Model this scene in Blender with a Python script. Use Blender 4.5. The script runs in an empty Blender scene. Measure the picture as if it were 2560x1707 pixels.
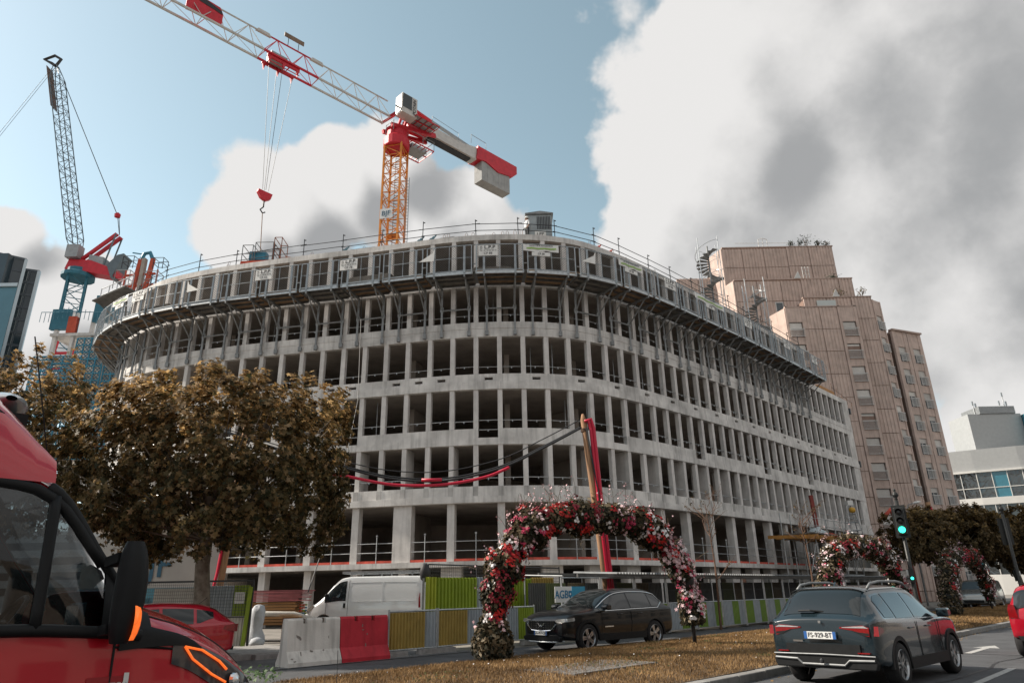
import bpy, bmesh, math, random
import numpy as np
from mathutils import Vector, Matrix
random.seed(7); np.random.seed(7)
SC = bpy.context.scene
COL = SC.collection
R = math.radians

# ------------------------------------------------------------------ camera
PITCH, ROLL, CAMH = R(20.3), R(1.07), 1.5
PW, PH = 2560.0, 1707.0
FPX = 24.0/36.0*PW
_f = np.array([0, math.cos(PITCH), math.sin(PITCH)]); _u0 = np.array([0, -math.sin(PITCH), math.cos(PITCH)]); _r0 = np.array([1., 0, 0])
_u = _u0*math.cos(ROLL) + _r0*math.sin(ROLL); _r = _r0*math.cos(ROLL) - _u0*math.sin(ROLL)
CAMP = np.array([0, 0, CAMH])
cd = bpy.data.cameras.new('camera'); cam = bpy.data.objects.new('camera', cd); COL.objects.link(cam)
cd.lens = 24; cd.sensor_width = 36; cd.sensor_fit = 'HORIZONTAL'; cd.clip_end = 4000; cd.clip_start = 0.05
cam.matrix_world = Matrix(((_r[0], _u[0], -_f[0], 0), (_r[1], _u[1], -_f[1], 0), (_r[2], _u[2], -_f[2], CAMH), (0, 0, 0, 1)))
SC.camera = cam
SC.view_settings.view_transform = 'Standard'; SC.view_settings.look = 'None'; SC.view_settings.gamma = 1
SC.view_settings.exposure = 1.04
SC.render.film_transparent = False
SC.cycles.max_bounces = 6; SC.cycles.diffuse_bounces = 3; SC.cycles.glossy_bounces = 3; SC.cycles.transparent_max_bounces = 12; SC.cycles.transmission_bounces = 4
SC.cycles.caustics_reflective = False; SC.cycles.caustics_refractive = False
try: SC.cycles.use_denoising = True
except Exception: pass

# ------------------------------------------------------------------ sun and sky
SUN_DIR = Vector((-0.80, 0.10, 0.60)).normalized()      # towards the sun: behind the buildings, on the left
sl = bpy.data.lights.new('sun', 'SUN'); sl.energy = 3.4; sl.angle = R(1.5); sl.color = (1.0, 0.90, 0.78)
so = bpy.data.objects.new('sun', sl); COL.objects.link(so)
so.rotation_euler = (-SUN_DIR).to_track_quat('-Z', 'Y').to_euler(); so.location = (-60, 30, 80)

def ray(px, py): return _f + _r*(px-PW/2)/FPX + _u*(PH/2-py)/FPX
def atY(px, py, Y): d = ray(px, py); return Vector(CAMP + d*Y/d[1])
def atZ(px, py, z): d = ray(px, py); return Vector(CAMP + d*(z-CAMH)/d[2])
def nd(px, py): return Vector(ray(px, py)).normalized()

W = bpy.data.worlds.new('World'); SC.world = W; W.use_nodes = True
def build_world():
    nt = W.node_tree; N = nt.nodes; L = nt.links; N.clear()
    out = N.new('ShaderNodeOutputWorld'); bg = N.new('ShaderNodeBackground'); bg.inputs[1].default_value = 0.115
    L.new(bg.outputs[0], out.inputs[0])
    sky = N.new('ShaderNodeTexSky'); sky.sky_type = 'NISHITA'; sky.sun_disc = False
    sky.sun_elevation = math.asin(SUN_DIR.z); sky.sun_rotation = math.atan2(SUN_DIR.x, SUN_DIR.y)
    sky.altitude = 60; sky.air_density = 1.0; sky.dust_density = 0.9; sky.ozone_density = 1.0
    hs = N.new('ShaderNodeHueSaturation'); hs.inputs['Saturation'].default_value = 0.66; hs.inputs['Hue'].default_value = 0.458; hs.inputs['Value'].default_value = 0.80
    L.new(sky.outputs[0], hs.inputs['Color'])
    tc = N.new('ShaderNodeTexCoord')
    # cloud density as a group of direction -> density
    g = bpy.data.node_groups.new('cloud_density', 'ShaderNodeTree')
    g.interface.new_socket('Dir', in_out='INPUT', socket_type='NodeSocketVector')
    g.interface.new_socket('Density', in_out='OUTPUT', socket_type='NodeSocketFloat'); g.interface.new_socket('Bank', in_out='OUTPUT', socket_type='NodeSocketFloat')
    gn, gl = g.nodes, g.links
    gi = gn.new('NodeGroupInput'); go = gn.new('NodeGroupOutput')
    nz = gn.new('ShaderNodeTexNoise'); nz.inputs['Scale'].default_value = 7.0; nz.inputs['Detail'].default_value = 5; nz.inputs['Roughness'].default_value = 0.58
    gl.new(gi.outputs[0], nz.inputs['Vector'])
    nb = gn.new('ShaderNodeTexNoise'); nb.inputs['Scale'].default_value = 1.7; nb.inputs['Detail'].default_value = 4
    ad = gn.new('ShaderNodeVectorMath'); ad.operation = 'ADD'; ad.inputs[1].default_value = (3.1, 1.7, 0.4)
    gl.new(gi.outputs[0], ad.inputs[0]); gl.new(ad.outputs[0], nb.inputs['Vector'])
    def math_(op, a, b=None, c=None):
        m = gn.new('ShaderNodeMath'); m.operation = op
        for i, v in enumerate((a, b, c)):
            if v is None: continue
            if isinstance(v, (int, float)): m.inputs[i].default_value = v
            else: gl.new(v, m.inputs[i])
        return m.outputs[0]
    # cloud banks: (photo direction, angular radius, weight)
    banks = [((2230, 200), .36, 1.0), ((1880, 330), .22, .85), ((2480, 40), .34, 1.0), ((1700, 500), .15, .58), ((1980, 520), .13, .50), ((2420, 690), .15, .62), ((2650, 420), .28, .85), ((2450, 950), .12, .30), ((2200, 880), .09, .28), ((2600, 1040), .16, .36),
             ((870, 470), .085, .9), ((720, 545), .10, .8), ((960, 440), .08, .9), ((600, 580), .07, .8), ((1040, 560), .09, .7),
             ((110, 800), .10, .8), ((230, 760), .07, .7), ((10, 585), .045, .62), ((1180, 610), .10, .55)]
    best = None
    for (px, py), rad, wt in banks:
        c = nd(px, py)
        vd = gn.new('ShaderNodeVectorMath'); vd.operation = 'DISTANCE'; vd.inputs[1].default_value = c
        gl.new(gi.outputs[0], vd.inputs[0])
        v = math_('SUBTRACT', wt, math_('MULTIPLY', vd.outputs['Value'], wt/rad))
        v = math_('MINIMUM', v, .75)
        best = v if best is None else math_('SMOOTH_MAX', best, v, .12)
    # outside the view: mostly cloud from broad noise, cover raised to brighten the facade
    wide = math_('MULTIPLY', math_('SUBTRACT', nb.outputs['Fac'], 0.36), 2.2)
    vd = gn.new('ShaderNodeVectorMath'); vd.operation = 'DISTANCE'; vd.inputs[1].default_value = nd(1180, 500)
    gl.new(gi.outputs[0], vd.inputs[0])
    far = math_('MINIMUM', math_('MAXIMUM', math_('MULTIPLY', math_('SUBTRACT', vd.outputs['Value'], 0.85), 4.0), 0), 1)
    wide = math_('SUBTRACT', wide, math_('MULTIPLY', math_('SUBTRACT', 1.0, far), 1.0))
    best = math_('MAXIMUM', best, wide)
    best = math_('MAXIMUM', best, -.6)
    vo = gn.new('ShaderNodeTexVoronoi'); vo.feature = 'F1'; vo.inputs['Scale'].default_value = 11.0
    wv = gn.new('ShaderNodeVectorMath'); wv.operation = 'MULTIPLY_ADD'; wv.inputs[1].default_value = (.10,.10,.10); gl.new(nz.outputs['Color'], wv.inputs[0]); gl.new(gi.outputs[0], wv.inputs[2]); gl.new(wv.outputs[0], vo.inputs['Vector'])
    puff = math_('MULTIPLY', math_('SUBTRACT', .62, vo.outputs['Distance']), .42)
    dens = math_('ADD', math_('ADD', math_('MULTIPLY', best, 1.5), puff), math_('MULTIPLY', math_('SUBTRACT', nz.outputs['Fac'], .5), 1.15))
    gl.new(dens, go.inputs[0]); gl.new(best, go.inputs[1])
    def m2(op, a, b=None, c=None):
        m = N.new('ShaderNodeMath'); m.operation = op
        for i, v in enumerate((a, b, c)):
            if v is None: continue
            if isinstance(v, (int, float)): m.inputs[i].default_value = v
            else: L.new(v, m.inputs[i])
        return m.outputs[0]
    def grp(vec):
        n = N.new('ShaderNodeGroup'); n.node_tree = g; L.new(vec, n.inputs[0]); return n.outputs[0], n.outputs[1]
    d0, b0 = grp(tc.outputs['Generated'])
    sh = N.new('ShaderNodeVectorMath'); sh.operation = 'ADD'; sh.inputs[1].default_value = SUN_DIR*0.075
    L.new(tc.outputs['Generated'], sh.inputs[0])
    nrm = N.new('ShaderNodeVectorMath'); nrm.operation = 'NORMALIZE'; L.new(sh.outputs[0], nrm.inputs[0])
    d1, b1 = grp(nrm.outputs[0])
    mr = N.new('ShaderNodeMapRange'); mr.interpolation_type = 'SMOOTHSTEP'; mr.inputs['From Min'].default_value = 0.02; mr.inputs['From Max'].default_value = 0.20
    L.new(d0, mr.inputs['Value'])
    thick = m2('ADD', m2('ADD', m2('MULTIPLY', b1, .72), m2('MULTIPLY', m2('SUBTRACT', d1, d0), .85)), m2('MULTIPLY', m2('SUBTRACT', d0, m2('MULTIPLY', b0, 1.5)), .35))
    ms = N.new('ShaderNodeMapRange'); ms.interpolation_type = 'SMOOTHSTEP'; ms.inputs['From Min'].default_value = -0.12; ms.inputs['From Max'].default_value = 0.86
    L.new(thick, ms.inputs['Value'])
    cc = N.new('ShaderNodeMix'); cc.data_type = 'RGBA'
    cc.inputs['A'].default_value = (3.5, 3.45, 3.40, 1); cc.inputs['B'].default_value = (1.6, 1.63, 1.66, 1)
    L.new(ms.outputs[0], cc.inputs['Factor'])
    mx = N.new('ShaderNodeMix'); mx.data_type = 'RGBA'
    L.new(mr.outputs[0], mx.inputs['Factor']); L.new(hs.outputs[0], mx.inputs['A']); L.new(cc.outputs['Result'], mx.inputs['B'])
    L.new(mx.outputs['Result'], bg.inputs[0])
build_world(); W.cycles.sampling_method = "MANUAL"; W.cycles.sample_map_resolution = 256

# ------------------------------------------------------------------ materials
MATS = {}
def M(name, col, rough=.65, metal=0., var=.12, scale=2.0, bump=0., bscale=30., col2=None, stretch=(1, 1, 1), spec=.4, thr=None, rnd=0., coat=0., emit=None, estr=0, alpha=None, sss=None, streak=0.):
    if name in MATS: return MATS[name]
    m = bpy.data.materials.new(name); m.use_nodes = True; nt = m.node_tree; N = nt.nodes; L = nt.links
    p = N['Principled BSDF']; p.inputs['Roughness'].default_value = rough; p.inputs['Metallic'].default_value = metal
    p.inputs['Specular IOR Level'].default_value = spec
    if coat: p.inputs['Coat Weight'].default_value = coat; p.inputs['Coat Roughness'].default_value = .04
    if emit: p.inputs['Emission Color'].default_value = (*emit, 1); p.inputs['Emission Strength'].default_value = estr
    c = col
    p.inputs['Base Color'].default_value = (*c, 1)
    if var or col2:
        ge = N.new('ShaderNodeNewGeometry'); mp = N.new('ShaderNodeMapping'); mp.inputs['Scale'].default_value = stretch
        L.new(ge.outputs['Position'], mp.inputs[0])
        nz = N.new('ShaderNodeTexNoise'); nz.inputs['Scale'].default_value = scale; nz.inputs['Detail'].default_value = 7; nz.inputs['Roughness'].default_value = .6
        L.new(mp.outputs[0], nz.inputs['Vector'])
        a = tuple(x*(1-var) for x in c); b = col2 if col2 else tuple(min(1, x*(1+var)) for x in c)
        mr = N.new('ShaderNodeMapRange'); lo, hi = thr if thr else (.3, .7)
        mr.inputs['From Min'].default_value = lo; mr.inputs['From Max'].default_value = hi; L.new(nz.outputs['Fac'], mr.inputs['Value'])
        mx = N.new('ShaderNodeMix'); mx.data_type = 'RGBA'; mx.inputs['A'].default_value = (*a, 1); mx.inputs['B'].default_value = (*b, 1)
        L.new(mr.outputs[0], mx.inputs['Factor']); res = mx.outputs['Result']
        if streak:
            mp2 = N.new('ShaderNodeMapping'); mp2.inputs['Scale'].default_value = (3.2, 3.2, .22); L.new(ge.outputs['Position'], mp2.inputs[0])
            n2 = N.new('ShaderNodeTexNoise'); n2.inputs['Scale'].default_value = 1.6; n2.inputs['Detail'].default_value = 5; L.new(mp2.outputs[0], n2.inputs['Vector'])
            r2 = N.new('ShaderNodeMapRange'); r2.inputs['From Min'].default_value = .48; r2.inputs['From Max'].default_value = .72; r2.inputs['To Min'].default_value = 1; r2.inputs['To Max'].default_value = 1-streak
            L.new(n2.outputs['Fac'], r2.inputs['Value'])
            vm = N.new('ShaderNodeVectorMath'); vm.operation = 'SCALE'; L.new(res, vm.inputs[0]); L.new(r2.outputs[0], vm.inputs['Scale']); res = vm.outputs[0]
        if rnd:
            oi = N.new('ShaderNodeObjectInfo'); r3 = N.new('ShaderNodeMapRange'); r3.inputs['To Min'].default_value = 1-rnd; r3.inputs['To Max'].default_value = 1+rnd
            L.new(oi.outputs['Random'], r3.inputs['Value'])
            vm = N.new('ShaderNodeVectorMath'); vm.operation = 'SCALE'; L.new(res, vm.inputs[0]); L.new(r3.outputs[0], vm.inputs['Scale']); res = vm.outputs[0]
        L.new(res, p.inputs['Base Color'])
        if bump:
            nb = N.new('ShaderNodeTexNoise'); nb.inputs['Scale'].default_value = bscale; nb.inputs['Detail'].default_value = 5
            L.new(mp.outputs[0], nb.inputs['Vector'])
            bp = N.new('ShaderNodeBump'); bp.inputs['Strength'].default_value = bump; bp.inputs['Distance'].default_value = .02
            L.new(nb.outputs['Fac'], bp.inputs['Height']); L.new(bp.outputs[0], p.inputs['Normal'])
    MATS[name] = m
    return m

def glass_mat(name, tint, see=.6, rough=.02):
    if name in MATS: return MATS[name]
    m = bpy.data.materials.new(name); m.use_nodes = True; nt = m.node_tree; N = nt.nodes; L = nt.links; N.clear()
    o = N.new('ShaderNodeOutputMaterial'); tr = N.new('ShaderNodeBsdfTransparent'); tr.inputs[0].default_value = (*tint, 1)
    gl = N.new('ShaderNodeBsdfGlossy'); gl.inputs['Roughness'].default_value = rough; gl.inputs[0].default_value = (1, 1, 1, 1)
    fr = N.new('ShaderNodeFresnel'); fr.inputs[0].default_value = 1.5
    mx = N.new('ShaderNodeMixShader'); L.new(fr.outputs[0], mx.inputs[0]); L.new(tr.outputs[0], mx.inputs[1]); L.new(gl.outputs[0], mx.inputs[2]); L.new(mx.outputs[0], o.inputs[0])
    MATS[name] = m
    return m

# ------------------------------------------------------------------ mesh helpers
class MB:
    def __init__(self): self.v = []; self.f = []
    def add(self, vs, fs):
        o = len(self.v); self.v.extend([tuple(x) for x in vs]); self.f.extend([tuple(i+o for i in q) for q in fs]); return self
    def box(self, x0, x1, y0, y1, z0, z1):
        return self.add([(x0,y0,z0),(x1,y0,z0),(x1,y1,z0),(x0,y1,z0),(x0,y0,z1),(x1,y0,z1),(x1,y1,z1),(x0,y1,z1)],
                        [(0,3,2,1),(4,5,6,7),(0,1,5,4),(1,2,6,5),(2,3,7,6),(3,0,4,7)])
    def cbox(self, c, s): return self.box(c[0]-s[0]/2, c[0]+s[0]/2, c[1]-s[1]/2, c[1]+s[1]/2, c[2]-s[2]/2, c[2]+s[2]/2)
    def obox(self, c, ax, ay, az):      # oriented box: centre and three half-axes
        c, ax, ay, az = Vector(c), Vector(ax), Vector(ay), Vector(az)
        vs = [c+sx*ax+sy*ay+sz*az for sz in (-1,1) for sx,sy in ((-1,-1),(1,-1),(1,1),(-1,1))]
        return self.add(vs, [(0,3,2,1),(4,5,6,7),(0,1,5,4),(1,2,6,5),(2,3,7,6),(3,0,4,7)])
    def beam(self, p, q, w, h=None, up=(0,0,1)):
        p, q = Vector(p), Vector(q); h = h or w; d = (q-p); l = d.length
        if l < 1e-6: return self
        d /= l; up = Vector(up)
        if abs(d.dot(up)) > .98: up = Vector((1,0,0))
        s = d.cross(up).normalized(); t = s.cross(d)
        return self.obox((p+q)/2, d*l/2, s*w/2, t*h/2)
    def tube(self, p, q, r, n=6, r2=None, cap=True):
        p, q = Vector(p), Vector(q); r2 = r if r2 is None else r2; d = (q-p)
        if d.length < 1e-6: return self
        d.normalize(); up = Vector((0,0,1)) if abs(d.z) < .95 else Vector((1,0,0)); s = d.cross(up).normalized(); t = s.cross(d)
        vs = [p+(s*math.cos(a)+t*math.sin(a))*r for a in [2*math.pi*i/n for i in range(n)]] + [q+(s*math.cos(a)+t*math.sin(a))*r2 for a in [2*math.pi*i/n for i in range(n)]]
        fs = [(i,(i+1)%n,n+(i+1)%n,n+i) for i in range(n)]
        if cap: fs += [tuple(range(n-1,-1,-1)), tuple(range(n,2*n))]
        return self.add(vs, fs)
    def path(self, pts, r, n=6, rf=None):
        pts = [Vector(p) for p in pts]; m = len(pts); vs = []; prev = None
        for i, p in enumerate(pts):
            d = (pts[min(i+1,m-1)]-pts[max(i-1,0)]).normalized()
            up = prev if prev is not None else (Vector((0,0,1)) if abs(d.z) < .9 else Vector((1,0,0)))
            s = d.cross(up)
            if s.length < 1e-4: s = d.cross(Vector((1,.3,0)))
            s.normalize(); t = s.cross(d); prev = t
            rr = rf(i/(m-1)) if rf else r
            vs += [p+(s*math.cos(2*math.pi*k/n)+t*math.sin(2*math.pi*k/n))*rr for k in range(n)]
        fs = [(i*n+k, i*n+(k+1)%n, (i+1)*n+(k+1)%n, (i+1)*n+k) for i in range(m-1) for k in range(n)]
        fs += [tuple(range(n-1,-1,-1)), tuple(range((m-1)*n, m*n))]
        return self.add(vs, fs)
    def prism(self, poly, z0, z1):      # polygon in x,y (counter-clockwise) between two heights
        n = len(poly)
        vs = [(x,y,z0) for x,y in poly]+[(x,y,z1) for x,y in poly]
        return self.add(vs, [tuple(range(n-1,-1,-1)), tuple(range(n,2*n))]+[(i,(i+1)%n,n+(i+1)%n,n+i) for i in range(n)])
    def prism_ax(self, poly, o, a, b, c, t):  # polygon (p,q) -> o+p*a+q*b, extruded along c by t
        o, a, b, c = Vector(o), Vector(a), Vector(b), Vector(c); n = len(poly)
        vs = [o+p*a+q*b for p,q in poly]+[o+p*a+q*b+c*t for p,q in poly]
        return self.add(vs, [tuple(range(n-1,-1,-1)), tuple(range(n,2*n))]+[(i,(i+1)%n,n+(i+1)%n,n+i) for i in range(n)])
    def lathe(self, prof, n=16, o=(0,0,0), ax=(0,0,1), cap=True):
        ax = Vector(ax).normalized(); o = Vector(o); s = ax.orthogonal().normalized(); t = ax.cross(s); m = len(prof)
        vs = [o+ax*h+(s*math.cos(2*math.pi*k/n)+t*math.sin(2*math.pi*k/n))*r for r,h in prof for k in range(n)]
        fs = [(i*n+k, i*n+(k+1)%n, (i+1)*n+(k+1)%n, (i+1)*n+k) for i in range(m-1) for k in range(n)]
        if cap: fs += [tuple(range(n-1,-1,-1)), tuple(range((m-1)*n, m*n))]
        return self.add(vs, fs)
    def grid(self, P):                   # P[i][j] vertices
        m, n = len(P), len(P[0])
        return self.add([p for r in P for p in r], [(i*n+j, i*n+j+1, (i+1)*n+j+1, (i+1)*n+j) for i in range(m-1) for j in range(n-1)])
    def mesh(self, name, smooth=False):
        me = bpy.data.meshes.new(name); me.from_pydata(self.v, [], self.f); me.update()
        if smooth: me.shade_smooth()
        return me
    def build(self, name, mat, parent=None, smooth=False, world=True, fix=True, bevel=0):
        me = self.mesh(name, smooth)
        if fix:
            bm = bmesh.new(); bm.from_mesh(me)
            bmesh.ops.recalc_face_normals(bm, faces=bm.faces); bm.to_mesh(me); bm.free()
            if smooth: me.shade_smooth()
        me.materials.append(mat)
        o = bpy.data.objects.new(name, me); COL.objects.link(o)
        if parent is not None:
            o.parent = parent
            if world:
                r = parent
                off = Vector((0,0,0))
                while r is not None: off += Vector(r.location); r = r.parent
                if off.length > 0: me.transform(Matrix.Translation(-off))
        if bevel:
            b = o.modifiers.new('bevel', 'BEVEL'); b.width = bevel; b.segments = 2; b.limit_method = 'ANGLE'
        return o

def thing(name, label, cat, loc=(0,0,0), rz=0, group=None):
    o = bpy.data.objects.new(name, None); COL.objects.link(o); o.location = loc; o.rotation_euler = (0,0,rz); o.empty_display_size = .2
    o['label'] = label; o['category'] = cat
    if group: o['group'] = group
    return o
def tag(o, label, cat, group=None):
    o['label'] = label; o['category'] = cat
    if group: o['group'] = group
    return o
def struct(o, label=None):
    o['kind'] = 'structure'
    if label: o['label'] = label
    return o
def stuff(o, label=None, cat=None):
    o['kind'] = 'stuff'
    if label: o['label'] = label
    if cat: o['category'] = cat
    return o
def inst(me, name, parent, mat4):        # another object sharing the mesh, placed by a matrix in the parent's space
    o = bpy.data.objects.new(name, me); COL.objects.link(o); o.parent = parent; o.matrix_local = mat4
    return o
def smooth_angle(o, a=40):
    me = o.data; me.shade_smooth()
    bm = bmesh.new(); bm.from_mesh(me)
    for e in bm.edges:
        if len(e.link_faces) == 2 and e.calc_face_angle(0) > R(a): e.smooth = False
    bm.to_mesh(me); bm.free()
def frame(o, t, n):                      # matrix with x along t, y along n, z up
    t, n = Vector(t), Vector(n)
    return Matrix(((t.x, n.x, 0, o[0]), (t.y, n.y, 0, o[1]), (t.z, n.z, 1, o[2]), (0,0,0,1)))
FONT_CACHE = {}
def text(s, name, mat, parent, o, right, up, size, align='CENTER', ext=.004, bold=0, xs=1.0):
    key = (s, align, ext, bold)
    if key not in FONT_CACHE:
        c = bpy.data.curves.new('lettering', 'FONT'); c.body = s; c.align_x = align; c.align_y = 'CENTER'; c.extrude = ext; c.offset = bold; c.resolution_u = 3; c.size = 1
        t = bpy.data.objects.new('tmp', c); COL.objects.link(t)
        dg = bpy.context.evaluated_depsgraph_get(); me = bpy.data.meshes.new_from_object(t.evaluated_get(dg)); bpy.data.objects.remove(t)
        me.materials.clear(); FONT_CACHE[key] = me
    me = FONT_CACHE[key].copy(); me.materials.append(mat)
    right, up = Vector(right).normalized(), Vector(up).normalized(); nrm = right.cross(up)
    ob = bpy.data.objects.new(name, me); COL.objects.link(ob); ob.parent = parent
    o = Vector(o)
    if parent is not None: o = o - Vector(parent.location)
    me.transform(Matrix(((right.x*size*xs, up.x*size, nrm.x, o.x), (right.y*size*xs, up.y*size, nrm.y, o.y), (right.z*size*xs, up.z*size, nrm.z, o.z), (0,0,0,1))))
    return ob

# street frame: along the road (away from the camera to the right) and across it (negative = towards the site)
RA = R(46); UA = Vector((math.cos(RA), math.sin(RA), 0)); UN = Vector((math.sin(RA), -math.cos(RA), 0)); UP = Vector((0,0,1))
def RP(a, p, z=0): return UA*a + UN*p + UP*z
# ------------------------------------------------------------------ ground, road, verge
asphalt = M('asphalt', (.075,.078,.083), .85, var=.28, scale=1.3, bump=.35, bscale=140)
asphalt2 = M('asphalt_worn', (.12,.122,.125), .85, var=.25, scale=.9, bump=.3, bscale=120)
stone = M('kerb_stone', (.24,.235,.225), .8, var=.22, scale=5, bump=.3, bscale=60, rnd=.12)
paint = M('road_paint', (.55,.55,.53), .7, var=.25, scale=9, col2=(.16,.16,.16), thr=(.50,.78))
siteground = M('site_ground', (.22,.205,.185), .95, var=.3, scale=1.1, bump=.5, bscale=25)
dirt = M('verge_soil', (.085,.055,.03), .95, var=.4, scale=6, bump=.6, bscale=60)
g = MB().add([(-1500,-1500,-.03),(1500,-1500,-.03),(1500,2500,-.03),(-1500,2500,-.03)], [(0,1,2,3)]).build('ground', siteground); struct(g)
def strip(name, a0, a1, p0, p1, z, mat, n=1):
    mb = MB()
    mb.grid([[RP(a0+(a1-a0)*i/n, p0, z), RP(a0+(a1-a0)*i/n, p1, z)] for i in range(n+1)])
    return struct(mb.build(name, mat))
strip('road', -80, 260, -6.44, -0.35, 0.0, asphalt)
strip('far_road', -80, 260, -15.6, -12.28, 0.0, asphalt)
strip('pavement', -80, 260, -0.2, 9.0, 0.10, asphalt2)
strip('site_apron', -60, 14.6, -22.0, -15.7, 0.004, asphalt2)
# median with a slight crown
def grass_z(p): 
    t = (p+12.3)/(12.3-6.55); return .13+.10*math.sin(math.pi*max(0,min(1,t)))
mb = MB(); ps = [-12.26+ (12.26-6.55)*j/10 for j in range(11)]
mb.grid([[RP(-60+4*i, p, grass_z(p)) for p in ps] for i in range(56)])
struct(mb.build('verge', dirt, smooth=True))
# kerbs: stones one by one
def kerb(p, a0, a1, near0, near1, w, h, name):
    root = bpy.data.objects.new(name, None); COL.objects.link(root); struct(root)
    me = MB().box(-.495,.495,-w/2,w/2,-.1,h).mesh('kerb_stone'); me.materials.append(stone)
    far = MB()
    a = a0
    while a < a1:
        if near0 <= a <= near1:
            o = inst(me, 'kerb_stone', root, frame(RP(a+.5, p, random.uniform(-.006,.006)), UA, UN))
            bv = o.modifiers.new('bevel','BEVEL'); bv.width = .018; bv.segments = 2
        else:
            far.obox(RP(a+.5,p,h/2-.05), UA*.5, UN*w/2, UP*(h/2+.05))
        a += 1.0
    far.build('kerb_run', stone, root)
kerb(-6.42, -60, 150, 6, 46, .22, .13, 'kerb')
kerb(-12.36, -60, 150, 5, 30, .18, .10, 'far_kerb')
kerb(-.28, -60, 150, 1e9, 1e9, .2, .12, 'pavement_kerb')
# lane markings on the near road: a turning arrow lane and edge dashes near the right of the view
def mark(poly, z=.005):
    return MB().add([RP(a,p,z) for a,p in poly], [tuple(range(len(poly)))])
rp = MB()
for a in np.arange(14, 120, 5.2): rp.add([RP(a,-3.33,.005),RP(a+3,-3.33,.005),RP(a+3,-3.2,.005),RP(a,-3.2,.005)], [(0,1,2,3)])
struct(rp.build('lane_dashes', paint))
for k,a in enumerate((20.2, 29.0)):
    pts = [(a,-4.78),(a+1.9,-4.78),(a+1.9,-5.0),(a+2.9,-4.7),(a+1.9,-4.4),(a+1.9,-4.62),(a,-4.62)]
    struct(mark(pts).build('road_arrow', paint))
# bicycle symbol on the lane
bs = MB()
for cx in (23.5, 24.75):
    ring = [(cx+.38*math.cos(t), -2.2+.38*math.sin(t)) for t in np.linspace(0,2*math.pi,21)[:-1]]; inn = [(cx+.28*math.cos(t), -2.2+.28*math.sin(t)) for t in np.linspace(0,2*math.pi,21)[:-1]]
    bs.add([RP(a,p,.005) for a,p in ring+inn], [(i,(i+1)%20,20+(i+1)%20,20+i) for i in range(20)])
bs.add([RP(a,p,.006) for a,p in ((23.5,-2.24),(24.1,-1.75),(24.7,-2.24),(24.7,-2.14),(24.1,-1.62),(23.5,-2.14))], [(0,1,2,5),(2,3,4,5)])
struct(bs.build('bicycle_marking', paint))
# dry grass blades over the seen part of the verge
def blades(name, n, a0, a1, mat, h0, h1, w):
    a = np.random.uniform(a0, a1, n); p = np.random.uniform(-12.24, -6.56, n)
    base = np.outer(a, np.array(UA)) + np.outer(p, np.array(UN))
    t = (p+12.3)/(12.3-6.55); base[:,2] = .13+.10*np.sin(np.pi*t)-.005
    ang = np.random.uniform(0, 2*math.pi, n); h = np.random.uniform(h0, h1, n); lean = np.random.uniform(-.6,.6,(n,2))*h[:,None]
    dx = np.stack([np.cos(ang), np.sin(ang), np.zeros(n)], 1)*w
    v = np.empty((n*3,3)); v[0::3] = base-dx; v[1::3] = base+dx; v[2::3] = base; v[2::3,2] += h; v[2::3,0] += lean[:,0]; v[2::3,1] += lean[:,1]
    me = bpy.data.meshes.new(name); me.vertices.add(n*3); me.vertices.foreach_set('co', v.ravel()); me.loops.add(n*3); me.loops.foreach_set('vertex_index', np.arange(n*3)); me.polygons.add(n); me.polygons.foreach_set('loop_start', np.arange(0,n*3,3)); me.polygons.foreach_set('loop_total', np.full(n,3)); me.update()
    me.materials.append(mat); o = bpy.data.objects.new(name, me); COL.objects.link(o); return o
grassm = M('dry_grass', (.20,.115,.05), .9, var=.5, scale=1.1, col2=(.42,.27,.13), spec=.1)
gr = blades('grass', 110000, 6.5, 26, grassm, .025, .075, .006); stuff(gr, 'short dry brown grass covering the verge between the roads', 'grass')
gr2 = blades('grass', 60000, 26, 70, grassm, .03, .085, .013); stuff(gr2, 'short dry brown grass on the distant end of the verge', 'grass')
# concrete cover in the grass
mh = MB()
c = atZ(1480, 1668, .2); 
mh.obox((c.x, c.y, .205), UA*1.25, UN*.62, UP*.03)
tag(mh.build('manhole_cover', M('cover_concrete', (.15,.145,.14), .9, var=.35, scale=6, bump=.4)), 'flat grey concrete inspection cover lying in the dry grass', 'cover')
# ------------------------------------------------------------------ the concrete building
conc = M('concrete', (.60,.585,.565), .85, var=.28, scale=.8, bump=.12, bscale=18, streak=.28)
conc_col = M('concrete_column', (.60,.58,.56), .85, var=.16, scale=1.4, bump=.1, bscale=20, streak=.18, rnd=.07)
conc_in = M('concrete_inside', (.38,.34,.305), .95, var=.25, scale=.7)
galv = M('galvanised', (.42,.44,.45), .45, .75, var=.2, scale=6)
galv_d = M('galvanised_dull', (.24,.25,.255), .6, .5, var=.25, scale=4)
darksteel = M('dark_steel', (.05,.052,.056), .55, .5, var=.2, scale=5)
ply = M('plywood', (.26,.17,.105), .8, var=.35, scale=2.5, rnd=.2)
plyd = M('plywood_weathered', (.20,.185,.165), .85, var=.35, scale=3, rnd=.2)
redboard = M('red_toe_board', (.55,.09,.06), .7, var=.25, scale=4)
rebar = M('rebar', (.16,.10,.07), .7, .4, var=.3, scale=9)
_plan = [(-30.6,53.5),(-29.9,50.2),(-28.7,47.2),(-26.78,44.9),(-24.31,43.0),(-21.4,41.75),(-18.61,40.9),(-15.73,40.2),(-12.97,39.6),(-9.33,38.85),(-5.94,38.1),(-3.5,37.6),(-.74,37.38),(2.01,37.6),(4.3,38.35),(6.14,39.6),(8.45,41.5),(10.94,43.85),(14.02,46.85),(17.44,50.25),(22.32,55.35),(27.3,60.6),(34.2,67.8),(36.4,70.1)]
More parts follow.
